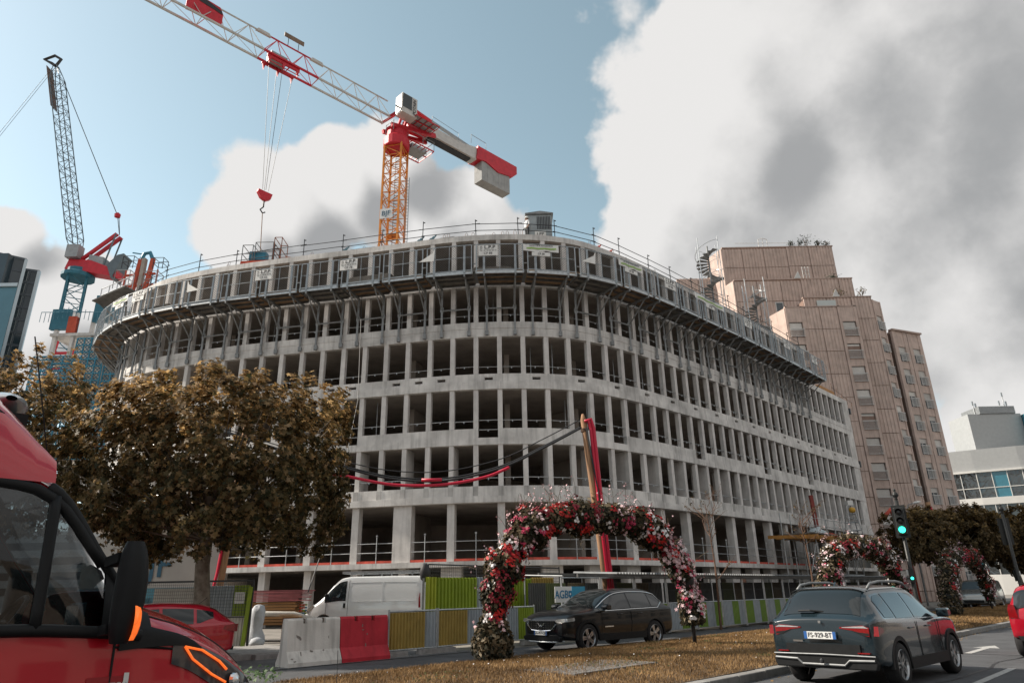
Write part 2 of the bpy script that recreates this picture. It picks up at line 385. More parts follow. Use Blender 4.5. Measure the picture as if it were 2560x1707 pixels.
def _cr(P, m=12):
    P = np.array(P, float); out = []
    for i in range(len(P)-1):
        p0 = P[max(i-1,0)]; p1 = P[i]; p2 = P[i+1]; p3 = P[min(i+2,len(P)-1)]
        for k in range(m):
            t = k/m; out.append(.5*((2*p1)+(-p0+p2)*t+(2*p0-5*p1+4*p2-p3)*t*t+(-p0+3*p1-3*p2+p3)*t**3))
    out.append(P[-1]); return np.array(out)
FP = _cr(_plan)
for _ in range(6):
    FP[1:-1] = .25*FP[:-2]+.5*FP[1:-1]+.25*FP[2:]
FS = np.concatenate([[0], np.cumsum(np.linalg.norm(np.diff(FP, axis=0), axis=1))])
def fac(s, off=0.):                       # point on the facade line, tangent, outward normal
    x = np.interp(s, FS, FP[:,0]); y = np.interp(s, FS, FP[:,1])
    a = np.array([np.interp(s-.4,FS,FP[:,0]), np.interp(s-.4,FS,FP[:,1])]); b = np.array([np.interp(s+.4,FS,FP[:,0]), np.interp(s+.4,FS,FP[:,1])])
    t = (b-a)/np.linalg.norm(b-a); n = np.array([t[1], -t[0]])
    return Vector((x+n[0]*off, y+n[1]*off, 0)), Vector((t[0],t[1],0)), Vector((n[0],n[1],0))
BAY = 1.38
S_REF = float(FS[np.argmin(np.abs(FP[:,0]-(-.68)))])         # a column stands here
K0 = -int((S_REF-.3)//BAY); S_FIRST = S_REF+K0*BAY
S_END = float(np.interp(34.0, FP[:,0], FS)); NB = int((S_END-1.1-S_FIRST)//BAY)
S_LASTCOL = S_FIRST+NB*BAY; S_TOPEND = float(np.interp(27.0, FP[:,0], FS)); S_TOPEND = S_FIRST+round((S_TOPEND-S_FIRST)/BAY)*BAY
def scol(k): return S_FIRST+k*BAY
S_START = S_FIRST-.2
def ribbon(mb, s0, s1, o_out, o_in, z0, z1, step=.7):
    n = max(1, int(math.ceil((s1-s0)/step)))
    A = []; 
    for i in range(n+1):
        s = s0+(s1-s0)*i/n; p, t, nn = fac(s); a = p+nn*o_out; b = p+nn*o_in
        A.append([(a.x,a.y,z0),(a.x,a.y,z1),(b.x,b.y,z1),(b.x,b.y,z0)])
    vs = [q for r in A for q in r]; fs = []
    for i in range(n):
        for j in range(4): fs.append((i*4+j, i*4+(j+1)%4, (i+1)*4+(j+1)%4, (i+1)*4+j))
    fs += [(0,1,2,3), (n*4+3,n*4+2,n*4+1,n*4)]
    mb.add(vs, fs)
bld = thing('concrete_building', 'curved grey concrete building shell with five rows of empty window openings', 'building', (0,42,0))
SILL = [7.02,10.20,13.39,16.58,19.77]; WH = 2.29
# floor bands
mb = MB(); ribbon(mb, S_START, S_END, .06, -.30, 6.50, 7.02); ribbon(mb, S_START, S_END, .11, -.34, 6.15, 6.50)
mb.build('floor_band', conc, bld)
GAPB = set()
def proj(P):
    v = np.array(P, float)-CAMP; z = v@_f; return PW/2+FPX*(v@_r)/z, PH/2-FPX*(v@_u)/z
for px in (868, 1220, 1560, 1762, 1912, 2032):
    GAPB.add(min(range(NB), key=lambda k: abs(proj(fac(scol(k)+BAY/2)[0]+Vector((0,0,10.)))[0]-px)))
mb = MB(); ribbon(mb, S_START, S_END, .02, -.30, 9.29, 9.68)
s = S_START
for k in sorted(GAPB):
    ribbon(mb, s, scol(k)+.13, .0, -.30, 9.68, 10.20); s = scol(k+1)-.13
ribbon(mb, s, S_END, .0, -.30, 9.68, 10.20)
mb.build('floor_band', conc, bld)
# third band with the row of small cut-outs
mb = MB(); ribbon(mb, S_START, S_END, .05, -.30, 12.47, 12.92)
zr = (13.02, 13.19); s = S_START
ribbon(mb, S_START, S_END, .0, -.30, 12.92, zr[0]); ribbon(mb, S_START, S_END, .0, -.30, zr[1], 13.39)
for k in range(NB):
    if (k-K0) % 2 == 1 or (scol(k) < S_REF-3 and random.random() < .55):
        c = scol(k)+BAY/2+.05; ribbon(mb, s, c-.24, .0, -.30, *zr); s = c+.24
ribbon(mb, s, S_END, .0, -.30, *zr)
mb.build('floor_band', conc, bld)
mb = MB(); ribbon(mb, S_START, S_END, .0, -.30, 15.67, 16.18); ribbon(mb, S_START, S_END, .025, -.30, 16.18, 16.58); mb.build('floor_band', conc, bld)
mb = MB(); ribbon(mb, S_START, S_TOPEND+.2, .0, -.30, 18.86, 19.77); mb.build('floor_band', conc, bld)
mb = MB(); ribbon(mb, S_TOPEND+.2, S_END, .0, -.30, 18.86, 19.35); mb.build('parapet', conc, bld)
mb = MB(); ribbon(mb, S_START, S_TOPEND+.2, .0, -.30, 22.05, 22.42); mb.build('roof_edge', conc, bld)
# ground floor slab edge
S_G0 = float(np.interp(-17.9, FP[:,0], FS))
mb = MB(); ribbon(mb, S_G0, S_END-1, .12, -.3, 2.90, 3.17); mb.build('ground_slab_edge', conc, bld)
# floors and ceilings inside, dark back walls
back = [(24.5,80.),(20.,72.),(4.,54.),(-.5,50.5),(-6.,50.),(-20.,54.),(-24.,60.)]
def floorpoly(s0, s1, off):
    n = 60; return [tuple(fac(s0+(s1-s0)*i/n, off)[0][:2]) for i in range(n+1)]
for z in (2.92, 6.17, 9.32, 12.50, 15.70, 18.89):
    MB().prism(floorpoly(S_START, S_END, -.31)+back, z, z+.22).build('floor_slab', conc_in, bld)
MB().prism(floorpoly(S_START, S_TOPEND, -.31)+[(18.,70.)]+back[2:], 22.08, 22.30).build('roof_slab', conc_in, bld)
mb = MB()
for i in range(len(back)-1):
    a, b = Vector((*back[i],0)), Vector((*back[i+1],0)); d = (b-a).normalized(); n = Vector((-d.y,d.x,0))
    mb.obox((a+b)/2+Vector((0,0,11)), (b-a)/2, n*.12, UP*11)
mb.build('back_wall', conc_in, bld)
# inner cores and cross walls seen through the openings
mb = MB()
for s in np.arange(3, S_END-4, 6.9):
    p, t, n = fac(s, -5.2); mb.obox(p+UP*10.9, t*.16, n*1.8, UP*8.0)
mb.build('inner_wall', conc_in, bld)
# columns: one mesh shared, one object each
me_col = MB().box(-.135,.135,-.30,-.02,0,WH).mesh('column'); me_col.materials.append(conc_col)
me_wide = MB().box(-.22,.22,-.31,-.015,0,WH).mesh('wide_column'); me_wide.materials.append(conc_col)
me_fin = MB().box(-.135,.135,-1.25,-.02,0,WH).mesh('fin_wall'); me_fin.materials.append(conc_col)
bl = Vector(bld.location)
for r, z in enumerate(SILL):
    for k in range(NB+1):
        s = scol(k)
        if r == 4 and s > S_TOPEND+.1: continue
        p, t, n = fac(s)
        wide = s < S_FIRST+9.5 and k % 2 == 0
        me, nm = (me_col, 'column')
        if wide: me, nm = me_wide, 'wide_column'
        elif r == 0 and (k-K0) % 2 == 0: me, nm = me_fin, 'fin_wall'
        inst(me, nm, bld, frame(Vector((p.x,p.y,z-.004))-bl, t, n))
me_pl = MB().box(-.135,.135,.04,.085,6.505,7.0).mesh('pilaster'); me_pl.materials.append(M('concrete_pilaster',(.46,.45,.435),.85,var=.25,scale=1.2,streak=.3,rnd=.12))
for k in range(NB+1):
    p, t, n = fac(scol(k)); inst(me_pl, 'pilaster', bld, frame(Vector((p.x,p.y,0))-bl, t, n))
# ground floor columns and low piers under the slab
me_g = MB().box(-.2,.2,-.62,-.1,0,2.98).mesh('ground_column'); me_g.materials.append(conc_col)
me_b = MB().box(-.2,.2,-.9,-.35,0,2.92).mesh('basement_pier'); me_b.materials.append(conc_col)
me_b2 = MB().box(-.55,.55,-.9,-.35,0,2.92).mesh('basement_pier'); me_b2.materials.append(conc_col)
for k in range(NB+1):
    s = scol(k)
    if s < S_G0 or (k-K0) % 2 or s > S_END-8: continue
    p, t, n = fac(s)
    if k-K0 == 4 or True:
        px = proj(p+UP*4.5)[0]
        if abs(px-963) < 40:
            me_w = MB().box(-.52,.52,-.7,-.1,0,2.98).mesh('wide_pier'); me_w.materials.append(conc_col); inst(me_w, 'wide_pier', bld, frame(Vector((p.x,p.y,3.17))-bl, t, n))
        else: inst(me_g, 'ground_column', bld, frame(Vector((p.x,p.y,3.17))-bl, t, n))
    inst(me_b2 if px > 1100 else me_b, 'basement_pier', bld, frame(Vector((p.x,p.y,0))-bl, t, n))
# pier closing the ground floor on the left, end wall on the right
p, t, n = fac(S_G0-.4)
mb = MB(); mb.obox(p+UP*3.07-n*.6, t*.5, n*.7, UP*3.07); mb.build('end_pier', conc, bld)
mb = MB(); ribbon(mb, S_LASTCOL+.13, S_END, -.01, -.30, 3, 18.87)
pe, te, ne = fac(S_END)
mb.obox(pe-ne*6.0-te*.15+UP*9.6, te*.15, ne*6.0, UP*9.6)
mb.build('end_wall', conc, bld)
pe2, te2, ne2 = fac(S_TOPEND+.2)
MB().obox(pe2-ne2*5.0-te2*.15+UP*20.9, te2*.15, ne2*4.9, UP*1.45).build('end_wall', conc, bld)
mb = MB()
for z in (12.95, 18.3):
    mb.obox(pe+te*.16+UP*z, te*.14, ne*.12, UP*.30)
mb.build('corner_bracket', darksteel, bld)
mb = MB(); ribbon(mb, S_START, S_G0-.6, -1.2, -1.5, 0, 6.16); mb.build('recessed_wall', conc_in, bld)
# site guard rails in the openings and props inside
me_r = MB().tube((-.56,-.12,0),(.56,-.12,0),.024,6).box(-.02,.02,-.14,-.10,-.10,0).mesh('guard_rail'); me_r.materials.append(galv)
me_p = MB().tube((0,-.9,0),(0,-.9,1.15),.035,6).tube((0,-.9,1.1),(0,-.9,WH+.85),.026,6).box(-.09,.09,-.99,-.81,0,.015).mesh('prop'); me_p.materials.append(galv)
for r in range(4):
    for k in range(NB):
        s = scol(k)+BAY/2
        if s < S_FIRST+3: continue
        p, t, n = fac(s)
        o = inst(me_r, 'guard_rail', bld, frame(Vector((p.x,p.y,SILL[r]+.47+random.uniform(-.03,.03)))-bl, t, n))
        if r in (0,1) and k in GAPB and r == 1: inst(me_r, 'guard_rail', bld, frame(Vector((p.x,p.y,SILL[r]-.05))-bl, t, n))
        if r in (1,2,3) and random.random() < (.42 if r < 3 else .5):
            p2, t2, n2 = fac(s+random.uniform(-.35,.35)); inst(me_p, 'prop', bld, frame(Vector((p2.x,p2.y,SILL[r]-.86))-bl-n2*random.uniform(0,1.2), t2, n2))
# ground floor rails with uprights and red toe boards
k0 = [k for k in range(NB) if scol(k) >= S_G0 and (k-K0) % 2 == 0]
for k in k0:
    s0, s1 = scol(k)+.2, scol(k+2)-.2
    if s1 > S_END-8: break
    mb = MB()
    for z in (3.72, 4.2):
        p0, p1 = fac(s0-.15,-.12)[0], fac(s1+.15,-.12)[0]; mb.tube(p0+UP*z, p1+UP*z, .02, 6)
    for f in (.5,):
        p = fac(s0+(s1-s0)*f+random.uniform(-.2,.2), -.08)[0]; mb.tube(p+UP*3.17, p+UP*4.62, .025, 6); mb.cbox(p+UP*4.6, (.1,.1,.08))
    mb.build('ground_rail', galv, bld)
    mb = MB(); ribbon(mb, s0, s1, -.14, -.17, 3.17, 3.31, 1); mb.build('toe_board', redboard, bld)
# ------------------------------------------------------------------ hanging work platforms round the top floor
signw = M('sign_white', (.72,.72,.70), .55, var=.06, scale=3)
signk = M('sign_black', (.03,.03,.033), .6, var=0)
signg = M('sign_green', (.25,.46,.06), .6, var=.1)
greym = M('deck_grey', (.12,.12,.118), .9, 0., var=.3, scale=3, spec=.1)
ZD = 19.02; OUT = 1.9
def s_at_px(px, z, off):
    ss = np.linspace(1, S_END-1, 1400); xs = np.array([proj(fac(s, off)[0]+UP*z)[0] for s in ss]); i = np.argmin(np.abs(xs-px)); return float(ss[i])
S_P0, S_P1 = s_at_px(262, 20, OUT)-2.2, s_at_px(2062, 20, OUT)
NMOD = 27; PER = (S_P1-S_P0)/NMOD
def meshfill(mb, a, b, z0, z1, pitch=.095, w=.0075):
    a, b = Vector(a), Vector(b); d = b-a; L = d.length; d.normalize(); H = z1-z0
    k = -H
    while k < L:
        for sg in (0, 1):
            u0, u1 = k, k+H; v0, v1 = 0., H
            if u0 < 0: v0 = -u0; u0 = 0
            if u1 > L: v1 = H-(u1-L); u1 = L
            if u1-u0 > .02:
                if sg: v0, v1 = H-v0, H-v1
                p, q = a+d*u0+UP*(z0+v0), a+d*u1+UP*(z0+v1)
                t = (q-p).normalized(); s = t.cross(d.cross(UP)).normalized()*w
                mb.add([p-s,p+s,q+s,q-s], [(0,1,2,3)])
        k += pitch*1.6
def opt(s, off, z): return fac(s, off)[0]+UP*z
names_side = ['facing the crossing', 'on the curved corner']
MODS = []
for i in range(NMOD):
    s0 = S_P0+i*PER+.10; s1 = s0+PER-.20; sc = (s0+s1)/2; sb0, sb1 = sc-.82, sc+.82
    pc, tc_, nc = fac(sc, 1.0)
    pxm = proj(pc+UP*20)[0]
    lab = 'grey steel hanging work platform, number %s from the left along the facade' % ['one','two','three','four','five','six','seven','eight','nine','ten','eleven','twelve','thirteen','fourteen','fifteen','sixteen','seventeen','eighteen','nineteen','twenty','twenty-one','twenty-two','twenty-three','twenty-four','twenty-five','twenty-six','twenty-seven'][i]
    T = thing('work_platform', lab, 'platform', (pc.x,pc.y,ZD), group='hanging work platforms round the top floor')
    mb = MB()
    poly = [tuple(opt(s,OUT,0)[:2]) for s in (s0,sb0,sb1,s1)]+[tuple(opt(s,.14,0)[:2]) for s in (s1,sb1,sb0,s0)]
    mb.prism(poly, ZD-.03, ZD+.03); mb.build('deck', ply if i % 3 else plyd, T)
    mb = MB()
    for off in (.3, .95, 1.5): mb.beam(opt(s0+.03,off,ZD-.10), opt(s1-.03,off,ZD-.10), .07, .13)
    mb.build('joist', greym, T)
    mb = MB(); mb.beam(opt(s0-.02,OUT-.03,ZD-.06), opt(sb0,OUT-.03,ZD-.06), .06, .2); mb.beam(opt(sb0,OUT-.03,ZD-.06), opt(sb1,OUT-.03,ZD-.06), .06, .2); mb.beam(opt(sb1,OUT-.03,ZD-.06), opt(s1+.02,OUT-.03,ZD-.06), .06, .2)
    mb.build('fascia', galv, T)
    for s in (sb0, sb1):
        mb = MB()
        mb.beam(opt(s,.1,ZD-.24), opt(s,OUT,ZD-.24), .09, .13)
        mb.tube(opt(s,OUT-.35,ZD-.3), opt(s,.2,17.45), .045, 6)
        mb.tube(opt(s,OUT-.95,ZD-.3), opt(s,.2,18.2), .03, 5)
        mb.beam(opt(s,.15,ZD-.2), opt(s,.15,15.95), .11, .11)
        mb.beam(opt(s,.13,16.0), opt(s,.13,15.72), .15, .2)
        mb.beam(opt(s,.13,17.6), opt(s,.13,17.3), .14, .2)
        mb.build('bracket', galv_d, T)
    mb = MB(); mb.tube(opt(sb0,.2,17.38), opt(sb1,.2,17.38), .05, 6); mb.build('tie_tube', galv_d, T)
    cuts = [s0, sb0, sb1, s1]
    zb, zt = ZD+.05, 20.72
    for a, b in zip(cuts[:-1], cuts[1:]):
        A, B = opt(a+.03,OUT,0), opt(b-.03,OUT,0)
        mb = MB()
        for P in (A, B): mb.beam(P+UP*(zb-.15), P+UP*zt, .06, .06)
        mb.beam(A+UP*zt, B+UP*zt, .045, .045); mb.beam(A+UP*(zb+.02), B+UP*(zb+.02), .045, .045)
        mb.beam(A+UP*(zb+.85), B+UP*(zb+.85), .03, .03)
        if (B-A).length > 1.2:
            Mx = (A+B)/2; mb.beam(Mx+UP*zb, Mx+UP*zt, .03, .03)
        fr = mb.build('screen_frame', M('screen_steel',(.30,.335,.36),.5,.4,var=.2,scale=4), T)
        mb = MB(); meshfill(mb, A, B, zb+.03, zt-.03); mb.build('mesh_infill', greym, fr, fix=False)
    # infill between platforms
    if i < NMOD-1:
        n0 = s0+PER; A, B = opt(s1+.02,OUT+.02,0), opt(n0-.02,OUT+.02,0)
        mb = MB(); mb.beam(A+UP*zt, B+UP*zt, .05, .05); mb.beam(A+UP*(zb+.4), B+UP*(zb+.4), .05, .05)
        mb.obox((opt(s1,1.0,ZD)+opt(n0,1.0,ZD))/2+UP*.045, (opt(n0,1.,0)-opt(s1,1.,0))*.8, fac((s1+n0)/2)[2]*.85, UP*.012)
        mb.build('joint_plate', galv_d, T)
    MODS.append((T, s0, sb0, sb1, s1))
# end gate of the last platform
T = MODS[-1][0]; s = MODS[-1][4]
mb = MB(); A, B = opt(s,OUT,0), opt(s,.4,0)
for P in (A,B): mb.beam(P+UP*ZD, P+UP*20.72, .05,.05)
mb.beam(A+UP*20.7, B+UP*20.7, .045,.045); mb.beam(A+UP*19.9, B+UP*19.9, .045,.045)
t = fac(s)[1]; mb.path([A+UP*19.7, A+t*.7+UP*19.75, A+t*.8+UP*20.3, A+UP*20.55], .025, 5)
mb.build('end_gate', galv, T)
# boards, triangles and banners hung on the screens
def on_screen(px, z=20.2):
    s = s_at_px(px, z, OUT+.05); p, t, n = fac(s, OUT+.06); return s, p, t, n
num = {660:'CP 55', 872:'CP 78', 1220:'CP 88', 345:'CP 41', 1675:'CP 98', 1870:'CP 73', 1966:'CP 62', 2036:'CP 67'}
where = {345:'beside the green banner at the corner', 660:'above the tree, marked CP 55', 872:'below the crane mast, marked CP 78', 1220:'at the middle of the front, marked CP 88', 1675:'where the front turns right', 1870:'in front of the rear stair tower', 1966:'second from the right end', 2036:'at the right end of the platforms'}
for px, cp in num.items():
    s, p, t, n = on_screen(px)
    T = thing('sign_board', 'white site board lettered L.P.P ' + where[px], 'sign', (p.x,p.y,20.27), group='white boards on the platform screens')
    mb = MB(); w, h = .56, .34; mb.obox(p+UP*20.29, t*w, n*.012, UP*h); mb.build('panel', signw, T)
    q = p+n*.02
    # round mark and lettering
    mk = MB(); o = q-t*.40+UP*20.48
    for a0, a1 in ((.6, 2.6), (3.6, 5.8)):
        pts = [o+t*math.cos(a)*.09+UP*math.sin(a)*.09 for a in np.linspace(a0,a1,9)]; inn = [o+t*math.cos(a)*.045+UP*math.sin(a)*.045 for a in np.linspace(a0,a1,9)]
        mk.add(pts+inn, [(j,j+1,9+j+1,9+j) for j in range(8)])
    mk.build('emblem', signk, T)
    text('L.P.P', 'lettering', signk, T, q+t*.10+UP*20.48, t, UP, .30, bold=.02, xs=1.1)
    text('T\u00e9l : 01 60 62 06 16', 'lettering', signk, T, q+UP*20.28, t, UP, .12)
    text(cp, 'lettering', signk, T, q+UP*20.09, t, UP, .2)
tri = {480:'left of the third board from the left', 1075:'on the front, left of board CP 88', 1478:'right of the green banner on the front'}
for j, (px, w) in enumerate(tri.items()):
    s, p, t, n = on_screen(px)
    flip = -1 if j == 0 else 1
    T = MB(); T.prism_ax([(-.62*flip,-.30),(.28*flip,-.34),(.34*flip,.50),(.2*flip,.2)], p+UP*20.15, t, UP, n, .015)
    tag(T.build('white_flag', signw), 'white triangular sheet tied to the platform screen ' + w, 'sheet', 'white triangular sheets on the screens')
ban = {300:'at the far left corner', 1352:'right of board CP 88', 1577:'where the front turns', 1775:'along the right side of the building'}
for px, w in ban.items():
    s, p, t, n = on_screen(px)
    T = thing('green_banner', 'white banner with a green arrow stripe ' + w, 'banner', (p.x,p.y,20.3), group='banners with green stripes on the screens')
    L = 1.05 if px != 1775 else 1.9
    mb = MB(); P = []
    for a in np.linspace(-1,1,13): 
        b = p+t*(a*L)+n*(.03*math.sin(a*9)); P.append([b+UP*(20.68-.06*(1-a*a)), b+UP*(20.22+.04*math.sin(a*5))])
    mb.grid(P); mb.build('sheet', signw, T, fix=False)
    mb = MB(); P = []
    for a in np.linspace(-.82,.85,13): b = p+t*(a*L)+n*(.045+.03*math.sin(a*9)); P.append([b+UP*20.43, b+UP*20.36])
    mb.grid(P); mb.build('stripe', signg, T, fix=False)
    text('RECETTE A MATERIAUX', 'lettering', signk, T, p+n*.07+UP*20.55, t, UP, .13)
    mb = MB(); mb.obox(p+UP*20.05, t*.55, n*.01, UP*.12); mb.build('lower_panel', signw, T)
    text('CP 38', 'lettering', signk, T, p+n*.03+UP*20.05, t, UP, .16)
# stacked boards stored on the platforms
for px, w, L, nb, mt in ((395,'near the far left corner',1.3,7,plyd),(930,'left of the white triangle',1.5,9,plyd),(1230,'behind board CP 88',1.3,6,plyd),(1445,'right of the green banner',.9,4,ply)):
    s = s_at_px(px, 19.3, 1.2); p, t, n = fac(s, 1.25)
    T = thing('board_stack', 'stack of plywood sheets stored on a platform ' + w, 'board stack', (p.x,p.y,ZD+.05), group='plywood stacks on the platforms')
    for k in range(nb):
        MB().obox(p+UP*(ZD+.07+k*.06)+t*random.uniform(-.12,.12), t*(L*random.uniform(.8,1)), n*.35, UP*.022).build('sheet', mt, T)
# ------------------------------------------------------------------ roof edge rail and starter bars
RG = thing('roof_guardrail', 'thin dark scaffold tube guardrail running round the roof edge', 'guardrail', (0,40,22.42))
S_R0, S_R1 = S_P0+1, S_TOPEND
nposts = 26; prev = None
for i in range(nposts+1):
    s = S_R0+(S_R1-S_R0)*i/nposts+random.uniform(-.4,.4); p = opt(s,-.25,22.42); l = Vector((random.uniform(-.05,.05),0,0))
    hgt = random.choice((1.25,1.35,1.5)); mb = MB(); mb.tube(p, p+UP*hgt+l, .028, 5); mb.cbox(p+UP*(hgt-.08)+l+Vector((.05,0,0)), (.14,.05,.05)); mb.build('post', darksteel, RG)
    if prev is not None:
        for z in (.45, .92):
            e = random.uniform(.05,.3); d = (p-prev).normalized(); mb = MB(); mb.tube(prev-d*e+UP*(z+random.uniform(-.03,.03)), p+d*e+UP*(z+random.uniform(-.03,.03)), .024, 5); mb.build('rail', darksteel, RG)
    prev = p
mb = MB()
s = S_R0
while s < S_R1:
    o = random.uniform(-.8,-.35); p = opt(s,o,22.3); h = random.uniform(.25,.42)
    if random.random() < .12:
        q = opt(s+.16,o,22.3); mb.path([p, p+UP*.6, p+UP*.68+(q-p)*.5, q+UP*.6, q], .014, 4)
    else: mb.tube(p, p+UP*h, .008, 4)
    s += random.uniform(.12,.34)
stuff(mb.build('rebar_starters', rebar), 'rusty starter bars standing along the roof edge', 'rebar')
# bent steel handles and clamps left on the roof
for j, (px, kind) in enumerate(((842,1),(905,0),(1030,1),(1060,1),(1100,0),(875,0),(1480,1),(1510,1))):
    s = s_at_px(px, 22.6, -.6); p, t, n = fac(s, -.6); z = 22.3
    if kind: 
        mb = MB()
        for k in range(3): mb.beam(p+t*(k*.16)+UP*(z+.1), p+t*(k*.16+.5)+UP*(z+.55+.1*k), .07, .07)
        mb.beam(p+UP*(z+.2), p+t*1.0+UP*(z+.25), .1, .1)
        mb.build('forms', M('blue_clamp',(.07,.16,.21),.5,var=.2) if px < 1300 else redboard, None)
        o = COL.objects[-1]; o.name = 'formwork_clamp'; tag(o, 'heap of %s steel formwork clamps on the roof %s' % (('blue' if px < 1300 else 'red'), {842:'below the crane mast, left one',1030:'right of the crane mast',1060:'second right of the crane mast',1480:'past the box on the right',1510:'past the box, outer one'}[px]), 'clamp', 'clamps on the roof')
    else:
        mb = MB(); mb.path([p+UP*z, p+UP*(z+.45), p+t*.9+UP*(z+.45), p+t*.9+UP*z], .035, 5)
        tag(mb.build('steel_hoop', darksteel), 'low bent steel hoop standing on the roof edge, %s' % {905:'under the crane mast',1100:'right of the crane mast',875:'left under the crane mast'}[px], 'hoop', 'steel hoops on the roof')
# storage box
_s = s_at_px(1352, 22.9, -.9); p = fac(_s, -1.1)[0]; BY = p.y; z = 22.3
T = thing('roof_box', 'grey metal storage box lettered LPP standing on the roof', 'box', (p.x,BY,z))
MB().box(p.x-.85,p.x+.75,BY-.5,BY+.7,z,z+1.95).build('body', M('box_grey',(.30,.33,.34),.5,.4,var=.15), T)
mb = MB()
for k in range(9): mb.box(p.x-.2+k*.1,p.x-.15+k*.1,BY-.54,BY-.5,z+.9,z+1.8)
mb.build('grille', darksteel, T)
mb = MB(); mb.prism_ax([(-.95,0),(.85,0),(.85,.08),(0,.22),(-.95,.08)], (p.x,BY-.6,z+1.955), (1,0,0), UP, (0,1,0), 1.4); mb.build('lid', galv_d, T)
MB().box(p.x-.35,p.x+.35,BY-.535,BY-.515,z+.35,z+.75).build('plate', signw, T)
text('LPP', 'lettering', signk, T, (p.x,BY-.545,z+.52), (1,0,0), UP, .3)
# ------------------------------------------------------------------ people
def person(name, label, loc, rz, joints, clothes, skinm, hatm=None, scale=1.0):
    """joints: dict name->(x,y,z); body as one skinned mesh, clothing as children"""
    T = thing(name, label, 'person', loc, rz)
    J = joints
    order = ['pelvis','spine','chest','neck','head','headtop','shl','ell','wrl','hal','shr','elr','wrr','har','hipl','knl','anl','tol','hipr','knr','anr','tor']
    rad = dict(pelvis=.15,spine=.135,chest=.16,neck=.06,head=.095,headtop=.07,shl=.075,ell=.05,wrl=.035,hal=.04,shr=.075,elr=.05,wrr=.035,har=.04,hipl=.095,knl=.065,anl=.045,tol=.04,hipr=.095,knr=.065,anr=.045,tor=.04)
    ed = [('pelvis','spine'),('spine','chest'),('chest','neck'),('neck','head'),('head','headtop'),('chest','shl'),('shl','ell'),('ell','wrl'),('wrl','hal'),('chest','shr'),('shr','elr'),('elr','wrr'),('wrr','har'),('pelvis','hipl'),('hipl','knl'),('knl','anl'),('anl','tol'),('pelvis','hipr'),('hipr','knr'),('knr','anr'),('anr','tor')]
    me = bpy.data.meshes.new('body'); me.from_pydata([J[k] for k in order], [(order.index(a),order.index(b)) for a,b in ed], [])
    o = bpy.data.objects.new('body', me); COL.objects.link(o)
    sk = o.modifiers.new('skin','SKIN'); ss = o.modifiers.new('sub','SUBSURF'); ss.levels = 2; ss.render_levels = 2
    for i, k in enumerate(order):
        v = me.skin_vertices[0].data[i]; v.radius = (rad[k]*.85, rad[k]); v.use_root = (k == 'pelvis')
    dg = bpy.context.evaluated_depsgraph_get(); nm = bpy.data.meshes.new_from_object(o.evaluated_get(dg)); bpy.data.objects.remove(o)
    # split the evaluated surface: clothing copies slightly outside the body
    nm.shade_smooth()
    body = bpy.data.objects.new('body', nm); COL.objects.link(body); body.parent = T; nm.materials.clear(); nm.materials.append(skinm)
    def garment(nme, keep, mat, off):
        bm = bmesh.new(); bm.from_mesh(nm); bm.normal_update()
        bmesh.ops.delete(bm, geom=[f for f in bm.faces if not keep(f.calc_center_median())], context='FACES')
        for v in bm.verts: v.co += v.normal*off
        m2 = bpy.data.meshes.new(nme); bm.to_mesh(m2); bm.free(); m2.shade_smooth(); m2.materials.append(mat)
        q = bpy.data.objects.new(nme, m2); COL.objects.link(q); q.parent = T; return q
    for nme, keep, mat, off in clothes: garment(nme, keep, mat, off)
    hz = J['headtop']
    if hatm:
        MB().lathe([(.145,0),(.14,.02),(.125,.03),(.12,.07),(.09,.12),(.03,.145)], 14, (hz[0],hz[1]+.01,hz[2]-.03)).build('hard_hat', hatm, T, smooth=True, world=False)
    mb = MB()   # face: nose and eyes
    hd = J['head']; mb.cbox((hd[0],hd[1]-.105,hd[2]+.02),(.025,.04,.05)); mb.build('nose', skinm, T, world=False)
    mb = MB()
    for s in (-1,1): mb.cbox((hd[0]+s*.035,hd[1]-.092,hd[2]+.05),(.02,.015,.012))
    mb.build('eyes', signk, T, world=False)
    return T
STAND = dict(pelvis=(0,0,.95),spine=(0,0,1.12),chest=(0,-.01,1.34),neck=(0,-.01,1.5),head=(0,-.02,1.6),headtop=(0,-.02,1.70),shl=(.19,0,1.42),ell=(.24,.02,1.14),wrl=(.22,-.12,.92),hal=(.21,-.16,.84),shr=(-.19,0,1.42),elr=(-.24,.0,1.14),wrr=(-.2,-.14,.93),har=(-.19,-.19,.86),hipl=(.1,0,.9),knl=(.11,-.02,.5),anl=(.11,.02,.09),tol=(.12,-.14,.04),hipr=(-.1,0,.9),knr=(-.12,.0,.5),anr=(-.12,.05,.09),tor=(-.13,-.1,.04))
skin = M('skin', (.33,.19,.13), .6, var=.05)
p = fac(s_at_px(1318, 22.9, -.7), -.7)[0]
person('person', 'roof worker in white top, dark trousers and white hard hat', (p.x,p.y,22.30), R(-60), STAND,
       [('shirt', lambda c: c.z > .97 and c.z < 1.5 and not (abs(c.x) > .19 and c.z < 1.1), M('shirt_white',(.62,.64,.66),.8,var=.1), .012), ('trousers', lambda c: c.z < 1.0 and c.z > .1 and abs(c.x) < .19, M('trousers_dark',(.05,.055,.06),.85,var=.2), .012), ('boots', lambda c: c.z <= .12, M('boots',(.04,.03,.02),.7,var=.2), .01)],
       skin, M('hat_white',(.75,.75,.72),.4,var=.05))
